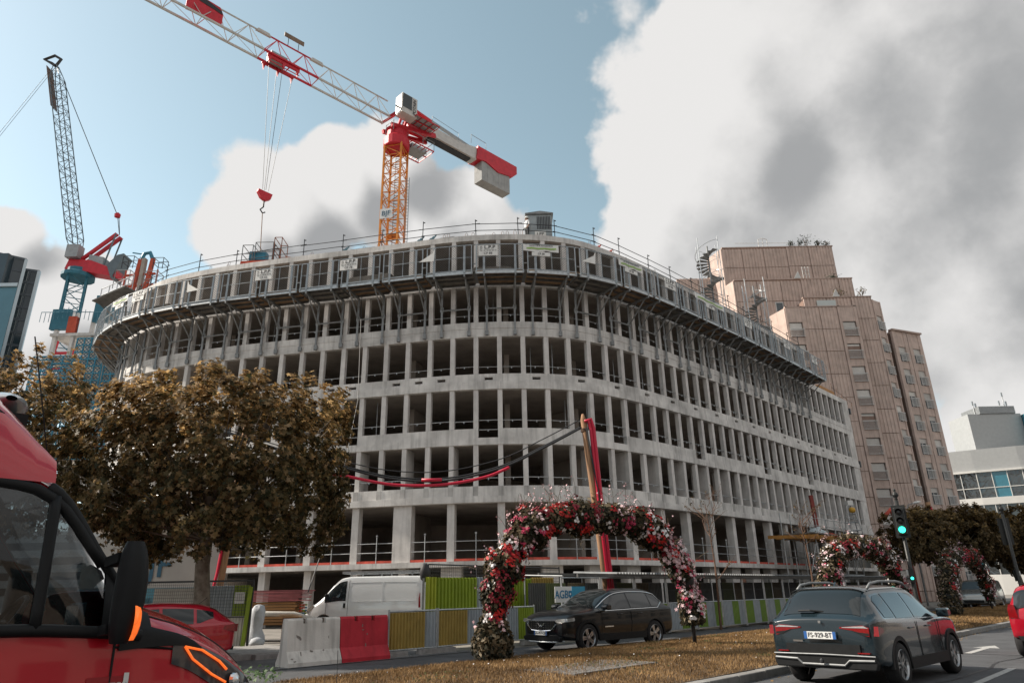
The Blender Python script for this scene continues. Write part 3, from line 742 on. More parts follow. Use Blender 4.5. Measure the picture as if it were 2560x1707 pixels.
# ------------------------------------------------------------------ tower crane behind the building
orange = M('crane_orange', (.62,.22,.03), .5, .1, var=.2, scale=3)
red = M('crane_red', (.50,.02,.035), .45, .1, var=.15, scale=2)
white = M('crane_white', (.50,.49,.47), .5, .1, var=.12, scale=2)
grey = M('crane_grey', (.30,.31,.32), .5, .4, var=.15)
dglass = M('crane_cab_glass', (.025,.035,.04), .08, spec=.6, var=0)
ballast = M('ballast_concrete', (.32,.33,.33), .85, var=.15, scale=1.5)
cable = M('steel_cable', (.06,.065,.07), .5, .6, var=0)
MX = Vector((-11.15, 57, 0)); JD = Vector((-math.cos(R(44.5)), -math.sin(R(44.5)), 0)); JN = Vector((JD.y, -JD.x, 0))   # JN points to the camera side? checked below
if JN.y > 0: JN = -JN
TC = thing('tower_crane', 'red and white tower crane on an orange lattice mast behind the building', 'crane', (MX.x,MX.y,0))
def CP(a, n, z): return MX + JD*a + JN*n + UP*z
def lattice_mast(mb, cx, cy, rz, side, z0, z1, step, r, rd):
    c, s = math.cos(rz), math.sin(rz); h = side/2
    pts = [Vector((cx+c*x-s*y, cy+s*x+c*y, 0)) for x,y in ((-h,-h),(h,-h),(h,h),(-h,h))]
    for p in pts: mb.beam(p+UP*z0, p+UP*z1, r*2, r*2, up=(c,s,0))
    z = z0; k = 0
    while z < z1-.1:
        zn = min(z+step, z1)
        for i in range(4):
            a, b = pts[i], pts[(i+1)%4]
            mb.beam(a+UP*z, b+UP*z, rd*1.6)
            if k % 2: mb.beam(a+UP*z, b+UP*zn, rd*1.8)
            else: mb.beam(b+UP*z, a+UP*zn, rd*1.8)
        z = zn; k += 1
    return pts
mrz = R(-12)
mb = MB(); mp_ = lattice_mast(mb, MX.x, MX.y, mrz, 1.74, 0.0, 43.3, 1.05, .085, .035); mb.build('mast', orange, TC)
mb = MB(); l0 = MX+Vector((.25,-.2,0))
for dx in (-.2,.2): mb.beam(l0+Vector((dx,0,20)), l0+Vector((dx,0,43)), .04)
z = 20.
while z < 43: mb.beam(l0+Vector((-.2,0,z)), l0+Vector((.2,0,z)), .03); z += .3
mb.build('ladder', darksteel, TC)
mb = MB(); l0 = MX+Vector((1.35,-.35,0))
for dx in (-.14,.14): mb.beam(l0+Vector((dx,0,20)), l0+Vector((dx,0,39.6)), .05)
z = 20.
while z < 39.6: mb.beam(l0+Vector((-.14,0,z)), l0+Vector((.14,0,z)), .03); z += .35
mb.build('hoist_ladder', galv_d, TC)
for z in (26.5, 30.2, 33.4):
    MB().obox(MX+UP*z+Vector((.1,0,0)), Vector((.6,0,0)), Vector((0,.5,0)), UP*.03).build('rest_platform', orange, TC)
# company sign on the mast
fx = Vector((math.cos(mrz), math.sin(mrz), 0)); fy = Vector((-math.sin(mrz), math.cos(mrz), 0))
sp = MX - fy*.98 - fx*.30 + UP*35.35
T = thing('mast_sign', 'pale square sign lettered BJF fixed to the orange crane mast', 'sign', sp)
MB().obox(sp, fx*.60, fy*.02, UP*.52).build('panel', M('sign_pale',(.60,.63,.64),.5,var=.06), T)
text('BJF', 'lettering', M('navy',(.03,.10,.16),.5,var=0), T, sp-fy*.03, fx, UP, .72, bold=.01)
# slewing ring
mb = MB(); mb.lathe([(1.25,0),(1.3,.1),(1.3,1.0),(1.05,1.3),(1.0,2.0),(1.2,2.1)], 20, MX+UP*43.1); mb.build('slewing_ring', red, TC)
mb = MB()
for n in (-.75,.75): mb.beam(CP(1.2,n,45.1), CP(-4.2,n,46.5), .28, .4); mb.beam(CP(1.4,n,46.0), CP(-1.2,n,49.1), .2, .24); mb.beam(CP(-.2,n,45.1), CP(-1.2,n,49.1), .2, .24)
mb.beam(CP(-1.2,-.9,49.15), CP(-1.2,.9,49.15), .2); mb.build('tower_head', red, TC)
def deck_grid(mb, a0, a1, n0, n1, z, r=.06, k=4):
    for i in range(k+1): a = a0+(a1-a0)*i/k; mb.beam(CP(a,n0,z), CP(a,n1,z), r)
    for n in (n0,(n0+n1)/2,n1): mb.beam(CP(a0,n,z), CP(a1,n,z), r*1.4)
mb = MB(); deck_grid(mb, -.6, -3.5, .8, 2.4, 46.3); 
mb.build('upper_walkway', red, TC)
MB().obox(CP(-2.0,1.6,46.38), JD*1.4, JN*.78, UP*.015).build('walkway_floor', grey, TC)
mb = MB(); deck_grid(mb, -.9, -3.6, -1.2, 1.4, 43.9, .07, 5); mb.build('lower_walkway', red, TC)
MB().obox(CP(-2.2,.1,44.0), JD*.9, JN*.7, UP*.25).build('slew_motor', grey, TC)
mb = MB()
for (a,n,z) in ((-3.6,-1.2,43.9),(-3.6,.1,43.9),(-3.6,1.4,43.9),(-2.2,1.4,43.9),(1.3,1.3,44.2),(1.3,0,44.2)): mb.tube(CP(a,n,z), CP(a,n,z+1.1), .03, 5)
mb.tube(CP(-3.6,-1.2,45.0), CP(-3.6,1.4,45.0), .03, 5); mb.tube(CP(-3.6,1.4,45), CP(-.9,1.4,45.), .03, 5); mb.tube(CP(1.3,1.3,45.3), CP(1.3,0,45.3), .03, 5)
mb.build('handrail', galv_d, TC)
# cab on the camera side of the jib root
mb = MB(); mb.prism_ax([(.95,0),(-.85,0),(-.85,2.25),(.95,2.25)], CP(0,.95,46.1), JD, UP, JN, 1.15); cabo = mb.build('cab', white, TC)
MB().prism_ax([(.90,.6),(-.2,.6),(-.2,2.2),(.90,2.2)], CP(0,2.10,46.1), JD, UP, JN, .02).build('side_window', dglass, cabo)
MB().obox(CP(.965,1.52,47.25), JD*.02, JN*.53, UP*1.05).build('front_window', dglass, cabo)
text('POTAIN', 'lettering', signk, TC, CP(-.52,2.12,47.25), UP, JD, .50, bold=.015)
# jib: triangular lattice, one red section where the trolley stands
def jib(a0, a1, mat, nm, ztop=48.3, step=1.55):
    mb = MB(); zb = 46.0; w = .68
    for n in (-w,w): mb.beam(CP(a0,n,zb), CP(a1,n,zb), .15, .17)
    mb.tube(CP(a0,0,ztop), CP(a1,0,ztop), .075, 6)
    n_ = max(1, round((a1-a0)/step)); st = (a1-a0)/n_
    for i in range(n_):
        a = a0+i*st
        for n in (-w,w): mb.tube(CP(a,n,zb), CP(a+st/2,0,ztop), .035, 5); mb.tube(CP(a+st/2,0,ztop), CP(a+st,n,zb), .035, 5)
        mb.tube(CP(a,-w,zb), CP(a,w,zb), .03, 5); mb.tube(CP(a,-w,zb), CP(a+st,w,zb), .025, 5)
    return mb.build(nm, mat, TC)
jib(1.3, 9.2, white, 'jib_section', step=2.6); jib(9.2, 14.4, red, 'trolley_section', step=2.6); jib(14.4, 30.2, white, 'jib_section', step=2.6); jib(30.2, 40., white, 'jib_tip', step=2.6)
mb = MB()
for a in (9.2, 14.4): mb.prism_ax([(-.7,-.12),(.7,-.12),(.5,.16),(-.5,.16)], CP(a,-.12,48.3), JD, UP, JN, .24)
mb.build('jib_joint', white, TC)
mb = MB()
for n in (-.55,.55):
    mb.beam(CP(11.0,n,45.75), CP(14.0,n,45.75), .16, .3)
    for a in (11.2,12.5,13.8): mb.prism_ax([(-.18,0),(.18,0),(0,-.75)], CP(a,n,45.7), JD, UP, JN, .12)
mb.beam(CP(11.0,.62,45.2), CP(13.9,.62,45.2), .06); mb.build('trolley', red, TC)
MB().obox(CP(12.9,0,46.2), JD*.75, JN*.45, UP*.35).build('winch', grey, TC)
T = thing('flag_board', 'red and black flag board hung inside the crane jib', 'board', CP(18.9,.3,46.2))
MB().prism_ax([(1.9,-.2),(1.9,1.95),(-.7,1.75),(-1.0,1.2),(-1.0,.1)], CP(19.0,.3,46.35), JD, UP, JN, .05).build('panel', red, T)
MB().prism_ax([(1.6,1.9),(.9,1.3),(-.2,1.2),(-.95,1.1),(-.85,1.45),(.4,1.75)], CP(19.0,.36,46.35), JD, UP, JN, .02).build('stripe', signk, T)
T = thing('jib_panel', 'small brown panel standing on top of the crane jib', 'panel', CP(11.6,0,48.3))
MB().obox(CP(11.6,.1,49.35), JD*.95, JN*.04, UP*.22).build('panel', M('brown_panel',(.19,.13,.09),.6,var=.2), T)
mb = MB(); mb.tube(CP(11.1,0,48.3), CP(11.1,0,49.2), .03, 5); mb.tube(CP(12.1,0,48.3), CP(12.1,0,49.2), .03, 5); mb.build('bracket', darksteel, T)
# counter jib
mb = MB(); mb.prism_ax([(-3.6,46.55),(-10.1,46.5),(-10.1,48.1),(-7.6,47.55),(-3.6,47.75)], CP(0,-.6,0), JD, UP, JN, 1.2); mb.build('counter_jib', white, TC)
MB().prism_ax([(-1.0,46.2),(-3.62,46.5),(-3.62,47.9),(-1.0,47.3)], CP(0,-.64,0), JD, UP, JN, 1.28).build('counter_jib_root', red, TC)
MB().obox(CP(-6.6,0,46.42), JD*2.8, JN*.35, UP*.1).build('cable_tray', darksteel, TC)
MB().prism_ax([(-10.0,46.55),(-11.4,46.75),(-13.2,46.2),(-15.5,46.6),(-16.2,47.3),(-16.2,48.3),(-10.2,48.3)], CP(0,-.75,0), JD, UP, JN, 1.5).build('ballast_frame', red, TC)
mb = MB()
for i in range(4): mb.beam(CP(-11.6-i*1.0,.2,48.4), CP(-12.2-i*1.0,.2,48.45), .5, .2+.1*(i%2))
mb.build('hoist_winch', M('winch_tan',(.36,.28,.22),.6,var=.3), TC)
for i in range(5):
    MB().obox(CP(-11.25-i*.86,0,45.6), JD*.42, JN*.62, UP*1.35).build('ballast_block', ballast, TC)
mb = MB(); mb.beam(CP(-1.2,0,49.15), CP(-4.2,0,48.75), .22, .26); mb.build('tie_bar_red', red, TC)
mb = MB(); mb.beam(CP(-4.2,0,48.75), CP(-9.4,0,48.2), .22, .3); mb.build('tie_bar', grey, TC)
mb = MB()
pts = [CP(-9.2,.7,48.2), CP(-9.2,.7,49.3), CP(-11.4,.7,49.2), CP(-11.4,.7,48.3)]; mb.path(pts, .03, 5)
mb.path([CP(-3.8,.7,47.8), CP(-3.8,.7,48.8), CP(-7.4,.7,48.5), CP(-7.4,.7,47.6)], .025, 5); mb.build('counter_handrail', galv_d, TC)
# hook block on four falls
HK = CP(12.5, 0, 0)
for a, n in ((13.6,0.1),(12.75,-.2),(12.4,.2),(11.3,-.1)):
    mb = MB(); mb.tube(CP(a,n,45.3), CP(12.5+(a-12.5)*.22,n*.3,33.0), .022, 4); mb.build('hoist_rope', cable, TC)
T = thing('hook_block', 'red crane hook block hanging on cables above the roof', 'hook', HK+UP*31.7)
MB().prism_ax([(-.6,.72),(.6,.8),(.64,.56),(.36,.12),(-.08,-.08),(-.48,.2)], HK-JN*.15+UP*32.05, JD, UP, JN, .30).build('sheave_housing', red, T)
mb = MB(); mb.tube(HK+UP*31.95, HK+UP*31.4, .07, 6); mb.path([HK+UP*31.4, HK+UP*31.1+JD*.22, HK+UP*30.85, HK+UP*31.0-JD*.2], .06, 6); mb.build('hook', darksteel, T)
tag(MB().path([HK+UP*30.9, HK-JD*.15+UP*28.5, HK-JD*.35+UP*25.3], .035, 5).build('lifting_chain', rebar), 'rusty lifting chain hanging from the crane hook to the roof', 'chain')
# ------------------------------------------------------------------ red and blue formwork on the roof
fblue = M('formwork_blue', (.04,.20,.30), .5, var=.2); fred = M('formwork_red', (.48,.07,.03), .55, var=.2)
def cage(mb, c, sx, sy, h):
    for x in (-sx,sx):
        for y in (-sy,sy): mb.tube(c+Vector((x,y,0)), c+Vector((x,y,h)), .03, 5)
    for z in (h*.5,h):
        for a,b in (((-sx,-sy),(sx,-sy)),((sx,-sy),(sx,sy)),((sx,sy),(-sx,sy)),((-sx,sy),(-sx,-sy))): mb.tube(c+Vector((*a,z)), c+Vector((*b,z)), .028, 5)
c = fac(s_at_px(660, 22.9, -1.0), -1.1)[0]; c.z = 22.35
T = thing('lifted_formwork', 'red formwork platform with blue box being lifted on the roof', 'formwork', c)
mb = MB()
for y in (-.7,.7): mb.beam(c+Vector((-1.3,y,.15)), c+Vector((1.6,y,.25)), .2, .28)
for x in np.arange(-1.2,1.6,.4): mb.beam(c+Vector((x,-.7,.3)), c+Vector((x,.7,.3)), .1)
mb.build('base_frame', fred, T)
mb = MB(); cage(mb, c+Vector((-1.0,0,.3)), .35,.6,1.3); cage(mb, c+Vector((.1,0,.3)), .6,.6,1.5); mb.build('cage', galv_d, T)
mb = MB(); cage(mb, c+Vector((1.0,0,.35)), .25,.6,1.8); mb.build('end_cage', M('rust_red',(.25,.10,.06),.7,var=.3), T)
MB().obox(c+Vector((-.35,-.2,.85)), Vector((.55,0,0)), Vector((0,.3,0)), UP*.32).build('blue_box', fblue, T)
MB().obox(c+Vector((2.2,.2,.4)), Vector((.7,0,-.1)), Vector((0,.5,0)), UP*.35).build('tilted_panel', M('salmon',(.50,.22,.15),.7,var=.2), T)
c = atY(345, 722, 50.5)
T = thing('formwork_tower', 'tall red formwork with blue clamp head at the left roof corner', 'formwork', c)
zb = c.z-.3
mb = MB()
for x in (-.45,.55): mb.beam(Vector((c.x+x,c.y,zb)), Vector((c.x+x+.25,c.y,zb+3.0)), .26, .3)
for z in (.5,1.5): mb.beam(Vector((c.x-1.2,c.y,zb+z)), Vector((c.x+1.2,c.y,zb+z+.15)), .16)
for x in (-1.25,1.35): mb.beam(Vector((c.x+x,c.y,zb)), Vector((c.x+x,c.y,zb+2.0)), .1)
mb.build('frame', fred, T)
mb = MB(); mb.path([Vector((c.x-.2,c.y,zb+2.9)), Vector((c.x,c.y,zb+3.5)), Vector((c.x+.45,c.y,zb+3.6)), Vector((c.x+.75,c.y,zb+3.0))], .16, 6); mb.tube(Vector((c.x-1,c.y,zb+3.6)), Vector((c.x+.1,c.y,zb+3.4)), .06, 5); mb.build('clamp_head', fblue, T)
MB().obox(Vector((c.x+.12,c.y,zb+1.5)), Vector((.14,0,.02)), Vector((0,.2,0)), UP*1.5).build('concrete_fin', conc_in, T)
mb = MB(); cage(mb, Vector((c.x-1.0,c.y,zb+2.0)), .45,.4,1.1); cage(mb, Vector((c.x+1.5,c.y,zb+1.9)), .4,.4,1.0); mb.build('guard_cage', darksteel, T)
mb = MB(); cage(mb, Vector((c.x-1.0,c.y-.3,zb)), .6,.5,1.6); cage(mb, Vector((c.x+1.3,c.y-.3,zb)), .5,.5,1.5); mb.build('lower_cage', galv_d, T)
c = atY(285, 740, 49.0)
T = thing('corner_platform', 'raised grey work platform with railing at the far left corner', 'platform', c)
MB().obox(c+Vector((.1,0,-.05)), Vector((1.5,-.5,.35)), Vector((.2,.6,0)), UP*.05).build('deck', greym, T)
mb = MB()
for f in (-1,-.5,0,.5,1):
    q = c+Vector((.1,0,0))+Vector((1.5,-.5,.35))*f; mb.tube(q, q+UP*1.25, .035, 5)
for z in (.6,1.2): mb.tube(c+Vector((-1.4,.5,z-.35)), c+Vector((1.6,-.5,z+.35)), .03, 5)
mb.build('railing', galv, T)
mb = MB(); mb.beam(c+Vector((-1.2,.3,-.5)), c+Vector((.6,1.0,-2.2)), .12); mb.beam(c+Vector((1.2,-.3,0)), c+Vector((.9,.6,-2.0)), .12); mb.build('bracket', greym, T)
# ------------------------------------------------------------------ distant luffing crane
lblue = M('crane_blue', (.025,.14,.20), .5, var=.15); lgrey = M('crane_boom', (.12,.15,.17), .5, .3, var=.1)
LX = Vector((-63.3, 90, 0))
T = thing('luffing_crane', 'distant red crane with raised lattice boom on a blue mast', 'crane', LX)
mb = MB(); lattice_mast(mb, LX.x, LX.y, R(30), 2.3, 10, 46.5, 1.9, .13, .055); mb.build('mast', lblue, T)
MB().lathe([(2.2,0),(2.2,.5),(1.5,.9),(1.5,1.4)], 14, LX+UP*45.8).build('slewing_ring', lblue, T)
Q = lambda dx, z, dy=0: LX+Vector((dx,dy,z))
MB().prism_ax([(-1.6,47.0),(1.0,46.6),(6.0,45.6),(6.2,46.6),(2,48.3),(-1.2,48.6)], Q(0,0,-1), (1,0,0), UP, (0,1,0), 2.0).build('machine_deck', red, T)
mb = MB(); mb.prism_ax([(-.3,48.4),(.3,48.4),(5.0,52.7),(4.6,53.0)], Q(0,0,-.7), (1,0,0), UP, (0,1,0), .4); mb.prism_ax([(-.3,48.4),(.3,48.4),(5.0,52.7),(4.6,53.0)], Q(0,0,.4), (1,0,0), UP, (0,1,0), .4); mb.build('back_frame', red, T)
mb = MB()
for y in (-.8,.8): mb.beam(Q(4.8,52.7,y), Q(3.8,46.9,y), .16)
mb.build('back_stay', lgrey, T)
MB().prism_ax([(4.6,47.4),(5.6,45.2),(6.8,49.2),(5.9,49.0)], Q(0,0,-1.2), (1,0,0), UP, (0,1,0), 2.4).build('counterweight', lgrey, T)
MB().obox(Q(2.6,48.5), Vector((1.1,0,-.25)), Vector((0,.8,0)), UP*.6).build('winch_house', grey, T)
MB().obox(Q(-.6,49.6,-1), Vector((.9,0,0)), Vector((0,.7,0)), UP*1.0).build('cab', grey, T)
foot, tip = Q(-.8,49.3), Vector((-74.9, 90, 85.0)); d = (tip-foot).normalized(); sd = Vector((0,1,0)); nn = d.cross(sd).normalized()
mb = MB(); L = (tip-foot).length; nst = 24; cor = []
for i in range(nst+1):
    f = i/nst; h = .8*min(1, f*8+.4, (1-f)*8+.35); b = foot+d*L*f; cor.append([b+nn*h*a+sd*h*c_ for a,c_ in ((-1,-1),(1,-1),(1,1),(-1,1))])
for i in range(nst):
    for k in range(4):
        mb.beam(cor[i][k], cor[i+1][k], .11); mb.tube(cor[i][k], cor[i][(k+1)%4], .045, 4)
        a, b = (cor[i][k], cor[i+1][(k+1)%4]) if i % 2 else (cor[i][(k+1)%4], cor[i+1][k]); mb.tube(a, b, .045, 4)
mb.build('boom', lgrey, T)
MB().obox(foot+d*L*.88+nn*1.02, d*4.2, nn*.05, sd*.8).build('boom_panel', M('boom_board',(.16,.10,.08),.6,var=.2), T)
mb = MB(); mb.path([tip, tip+Vector((-.8,0,.6)), tip+Vector((-2.2,0,1.4)), tip+Vector((-.6,0,2.2)), tip+Vector((.6,0,1.4)), tip], .25, 6); mb.build('boom_head', darksteel, T)
mb = MB(); af = Q(4.8,52.9); pb = af+Vector((-.9,0,3.4)); mb.tube(af, pb, .05, 4); mb.tube(af+UP*.2, pb+Vector((.2,0,.1)), .05, 4); mb.tube(pb, foot+d*L*.9+nn*-1, .06, 4); mb.build('pendant_line', cable, T)
MB().lathe([(.05,-.4),(.4,-.3),(.45,.2),(.1,.5)], 8, pb).build('pendant_block', red, T)
mb = MB(); 
for o in (0,.5): mb.tube(tip+Vector((-.4+o,0,0)), tip+Vector((-15+o,-2,-39)), .035, 4)
mb.build('hoist_line', cable, T)
# ------------------------------------------------------------------ stepped brown apartment block
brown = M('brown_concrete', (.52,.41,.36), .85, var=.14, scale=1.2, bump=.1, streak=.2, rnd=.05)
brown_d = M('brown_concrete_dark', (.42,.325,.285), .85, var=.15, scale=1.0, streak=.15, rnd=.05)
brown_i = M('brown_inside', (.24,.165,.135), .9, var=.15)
shut = M('roller_shutter', (.58,.56,.53), .6, var=.08, rnd=.18)
pane_m = M('window_pane', (.04,.055,.065), .06, spec=.7, var=0)
railw = M('rail_white', (.55,.55,.54), .5, var=.08)
AP = thing('apartment_block', 'tall stepped brown apartment block with ribbed concrete panels and shuttered windows', 'building', (38,80,0))
apl = Vector(AP.location)
def AB(x0,x1,y0,y1,z0,z1,nm='core',mat=None): return MB().box(x0,x1,y0,y1,z0,z1).build(nm, mat or brown_i, AP)
_pm = {}
def ribbed(w, h, d=.16, pitch=.42, gap=.035):
    key = (round(w,2), round(h,2))
    if key not in _pm:
        mb = MB(); n = max(2, round(w/pitch)); st = (w-2*gap)/n; z0, z1 = gap, h-gap; prof = []
        for i in range(n):
            x = gap+i*st; prof += [(x,0),(x+st*.55,0),(x+st*.62,.065),(x+st*.93,.065)]
        prof += [(w-gap,0)]
        vs = [(x,y,z) for z in (z0,z1) for x,y in prof]; m = len(prof)
        fs = [(i,i+1,m+i+1,m+i) for i in range(m-1)]
        k = len(vs); vs += [(gap,d,z0),(w-gap,d,z0),(gap,d,z1),(w-gap,d,z1)]
        fs += [(0,m,k+2,k),(m-1,k+1,k+3,2*m-1)]
        mb.add(vs, fs); me = mb.mesh('ribbed_panel'); me.materials.append(brown); _pm[key] = me
    return _pm[key]
def panels(o, dx, widths, z0, z1, h):
    """rows of ribbed panels along direction dx from point o"""
    dx = Vector(dx).normalized(); dn = Vector((-dx.y, dx.x, 0))
    z = z1
    while z > z0+.3:
        hh = min(h, z-z0); u = 0
        for w in widths:
            inst(ribbed(w, hh), 'ribbed_panel', AP, frame(Vector((o[0],o[1],0))+dx*u+UP*(z-hh)-apl, dx, dn)); u += w
        z -= hh
FH = 2.82
# blocks
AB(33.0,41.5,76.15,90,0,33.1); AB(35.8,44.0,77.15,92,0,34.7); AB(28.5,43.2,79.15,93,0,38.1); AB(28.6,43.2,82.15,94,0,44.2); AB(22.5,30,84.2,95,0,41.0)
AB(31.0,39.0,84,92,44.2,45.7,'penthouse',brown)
# ribbed fronts
panels((34.95,76.0), (1,0,0), (2.1,2.15), 0, 33.3, FH)
panels((41.62,76.9), (1,0,0), (2.5,), 0, 34.9, FH)
panels((35.8,76.95), (1,0,0), (2.9,2.9), 33.0, 34.9, 1.9)
panels((28.35,79.0), (1,0,0), (2.9,3.0,2.6), 30.0, 38.3, FH); panels((36.85,79.0), (1,0,0), (2.6,2.2,1.75), 33.5, 38.5, FH)
panels((28.45,82.0), (1,0,0), (2.6,2.9,3.1), 36.0, 44.5, FH); panels((37.05,81.98), (1,0,0), (3.0,3.2), 36.0, 44.6, FH)
panels((22.4,84.0), (1,0,0), (3.0,2.8), 36.0, 41.2, 1.8)
for x0,x1,y,z in ((33,41.5,76,33.3),(35.8,44.1,76.9,34.9),(28.4,43.4,79,38.4),(28.5,43.3,82,44.6)):
    MB().box(x0-.06,x1+.06,y-.05,y+.35,z,z+.14).build('coping', brown_d, AP)
# sloped side walls that catch light on the left of each step
for (x,y0,y1,z0,z1) in ((28.25,79.0,82.1,30,38.35),(28.3,82.0,85,36,44.5),(32.85,76.0,79,20,33.2)):
    MB().add([(x-.02,y0,z0),(x-1.1,y1,z0),(x-1.1,y1,z1),(x-.02,y0,z1),(x+.2,y0,z0),(x+.2,y1,z0),(x+.2,y1,z1),(x+.2,y0,z1)], [(0,1,2,3),(4,7,6,5),(3,2,6,7),(0,3,7,4),(1,5,6,2)]).build('side_wall', brown, AP)
# a window unit: opening of width w, height h, built in its own frame (x right, y in)
def window_meshes(w, h, key, shutter):
    ms = {}
    ms['pane'] = (MB().box(.08,w-.08,.36,.39,.05,h-.05), pane_m)
    mb = MB(); mb.box(0,.08,.30,.42,0,h); mb.box(w-.08,w,.30,.42,0,h); mb.box(.08,w-.08,.30,.42,h-.08,h); mb.box(.08,w-.08,.30,.42,0,.05); mb.box(w/2-.03,w/2+.03,.33,.37,.05,h-.08)
    ms['frame'] = (mb, railw)
    mb = MB(); hs = h*shutter
    n = max(1,int(hs/.09))
    for i in range(n): mb.box(.09,w-.09,.29+(.008 if i%2 else 0),.325,h-.08-hs*(i+1)/n+.006,h-.08-hs*i/n)
    ms['shutter'] = (mb, shut)
    mb = MB(); mb.box(-.05,w+.05,-.1,-.02,.98,1.06); mb.box(-.05,w+.05,-.1,-.03,.05,.10)
    k = int(w/.11)
    for i in range(k+1): mb.box(i*w/k-.012,i*w/k+.012,-.08,-.05,.10,.98)
    ms['railing'] = (mb, railw)
    out = {}
    for k_, (mb, mt) in ms.items():
        me = mb.mesh(k_); me.materials.append(mt); out[k_] = me
    return out
WU = [window_meshes(1.62, 1.95, 0, s) for s in (.48,.40,.12,.46)]
WS = [window_meshes(1.25, 1.9, 1, s) for s in (.40,.25,.45)]
def add_window(o, dx, units, shut_on=True):
    dx = Vector(dx).normalized(); dn = Vector((-dx.y,dx.x,0)); u = random.choice(units)
    f = bpy.data.objects.new('window', u['frame']); COL.objects.link(f); f.parent = AP; f.matrix_local = frame(Vector(o)-apl, dx, dn)
    for k in ('pane','shutter','railing'): inst(u[k], k, f, Matrix.Identity(4))
def win_column(o, dx, w, units, z_top, nfl, fh=FH, hopen=1.95, head=.5, pier=.28, n0=0):
    """a bay of stacked windows: piers both sides, plain spandrels between"""
    dx = Vector(dx).normalized(); dn = Vector((-dx.y,dx.x,0)); o = Vector((o[0],o[1],0))
    for u0,u1 in ((-pier,0),(w,w+pier)):
        MB().obox(o+dx*(u0+u1)/2+dn*.25+UP*(z_top/2), dx*(u1-u0)/2, dn*.25, UP*(z_top/2)).build('pier', brown, AP)
    z = z_top; top = 2.0
    for i in range(nfl):
        MB().obox(o+dx*w/2+dn*.23+UP*(z-(top if i == 0 else fh-hopen)/2), dx*w/2, dn*.17, UP*((top if i == 0 else fh-hopen)/2)).build('spandrel', brown, AP)
        z -= (top if i == 0 else fh-hopen)
        add_window(o+UP*(z-hopen)-dn*.10, dx, units); z -= hopen
        if z < 3: break
win_column((33.15,75.95), (1,0,0), 1.62, WU, 33.4, 11, pier=.2)
win_column((39.55,75.95), (1,0,0), 1.62, WU, 33.4, 11, pier=.32)
# receding bay with narrow windows and the far wing
win_column((44.4,77.1), (.84,.54,0), 1.25, WS, 34.6, 12, hopen=1.9, pier=.25)
F0 = Vector((46.35,78.0,0)); FD = Vector((math.cos(R(22)), math.sin(R(22)), 0)); FN = Vector((-FD.y,FD.x,0))
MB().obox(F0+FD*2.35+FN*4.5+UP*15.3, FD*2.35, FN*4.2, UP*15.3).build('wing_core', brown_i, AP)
panels((46.05,80.4), (.12,-1,0), (2.4,), 0, 30.9, FH)
win_column(F0+FD*.55, FD, 1.25, WS, 30.9, 11, hopen=1.9, pier=.55)
win_column(F0+FD*3.0, FD, 1.25, WS, 30.9, 11, hopen=1.9, pier=.55)
MB().obox(F0+FD*2.4+FN*.1+UP*30.97, FD*2.5, FN*.3, UP*.1).build('coping', brown_d, AP)
# small windows and terrace items on the steps
MB().box(33.15,34.15,78.97,79.05,33.9,35.3).build('terrace_window', railw, AP)
MB().box(33.25,34.05,78.94,78.99,34.0,35.2).build('terrace_pane', pane_m, AP)
mb = MB()
for x in (37.1,37.5,37.9): mb.tube((x,78.6,38.4),(x,78.6,40.0),.04,5); 
for z in (38.8,39.3,39.8): mb.tube((37.1,78.6,z),(37.9,78.6,z),.03,5)
mb.build('roof_ladder', railw, AP)
mb = MB(); mb.prism_ax([(0,0),(.9,0),(.6,1.0)], (36.0,78.8,38.5), (1,0,0), UP, (0,1,0), .05); mb.prism_ax([(0,0),(.9,0),(.5,1.0)], (39.4,76.8,35.0), (1,0,0), UP, (0,1,0), .05); mb.build('terrace_screen', railw, AP)
MB().box(37.3,39.6,76.75,76.8,33.5,34.5).build('glass_balustrade', M('pale_glass',(.45,.5,.5),.15,var=.05), AP)
mb = MB()
for x in (34.3,34.9,35.5): mb.tube((x,84.0,45.7),(x,84.0,46.9),.05,5)
mb.path([(34.3,84,46.9),(34.9,84,47.1),(35.5,84,46.9)],.05,5); mb.tube((31,84,46.4),(38.5,84,46.3),.03,4); mb.build('roof_rail', railw, AP)
# shrubs in the roof gardens
leafd = M('shrub_leaf', (.035,.045,.025), .8, var=.4, scale=2)
def shrub(loc, r, h, n, label, mat=leafd, lf=.16):
    T = thing('roof_shrub', label, 'shrub', loc, group='shrubs on the apartment terraces')
    mb = MB()
    for k in range(4):
        a = random.uniform(0,6.28); mb.tube(Vector(loc), Vector(loc)+Vector((math.cos(a)*r*.6,math.sin(a)*r*.6,h*.8)), .03, 4)
    mb.build('stem', rebar, T)
    mb = MB()
    for _ in range(n):
        q = Vector(loc)+Vector((random.gauss(0,r*.45),random.gauss(0,r*.45),h*random.uniform(.3,1.05))); a = Vector((random.gauss(0,1),random.gauss(0,1),random.gauss(0,1))).normalized(); b = a.orthogonal().normalized()
        mb.add([q-a*lf, q+b*lf*.5, q+a*lf, q-b*lf*.5], [(0,1,2,3)])
    mb.build('foliage', mat, T, fix=False)
for (x,y,z,r,h,w) in ((38.0,82.4,44.6,.5,1.0,'at the left end of the top terrace'),(39.2,82.4,44.6,.6,1.2,'second along the top terrace'),(40.1,82.4,44.6,.9,1.9,'tallest on the top terrace'),(41.6,82.4,44.6,.4,1.1,'slender one on the top terrace'),(42.7,82.4,44.6,.7,.9,'at the right end of the top terrace'),(41.2,79.3,38.5,.7,.5,'on the second terrace')):
    shrub((x,y,z), r, h, 90, 'dark green shrub %s' % w)
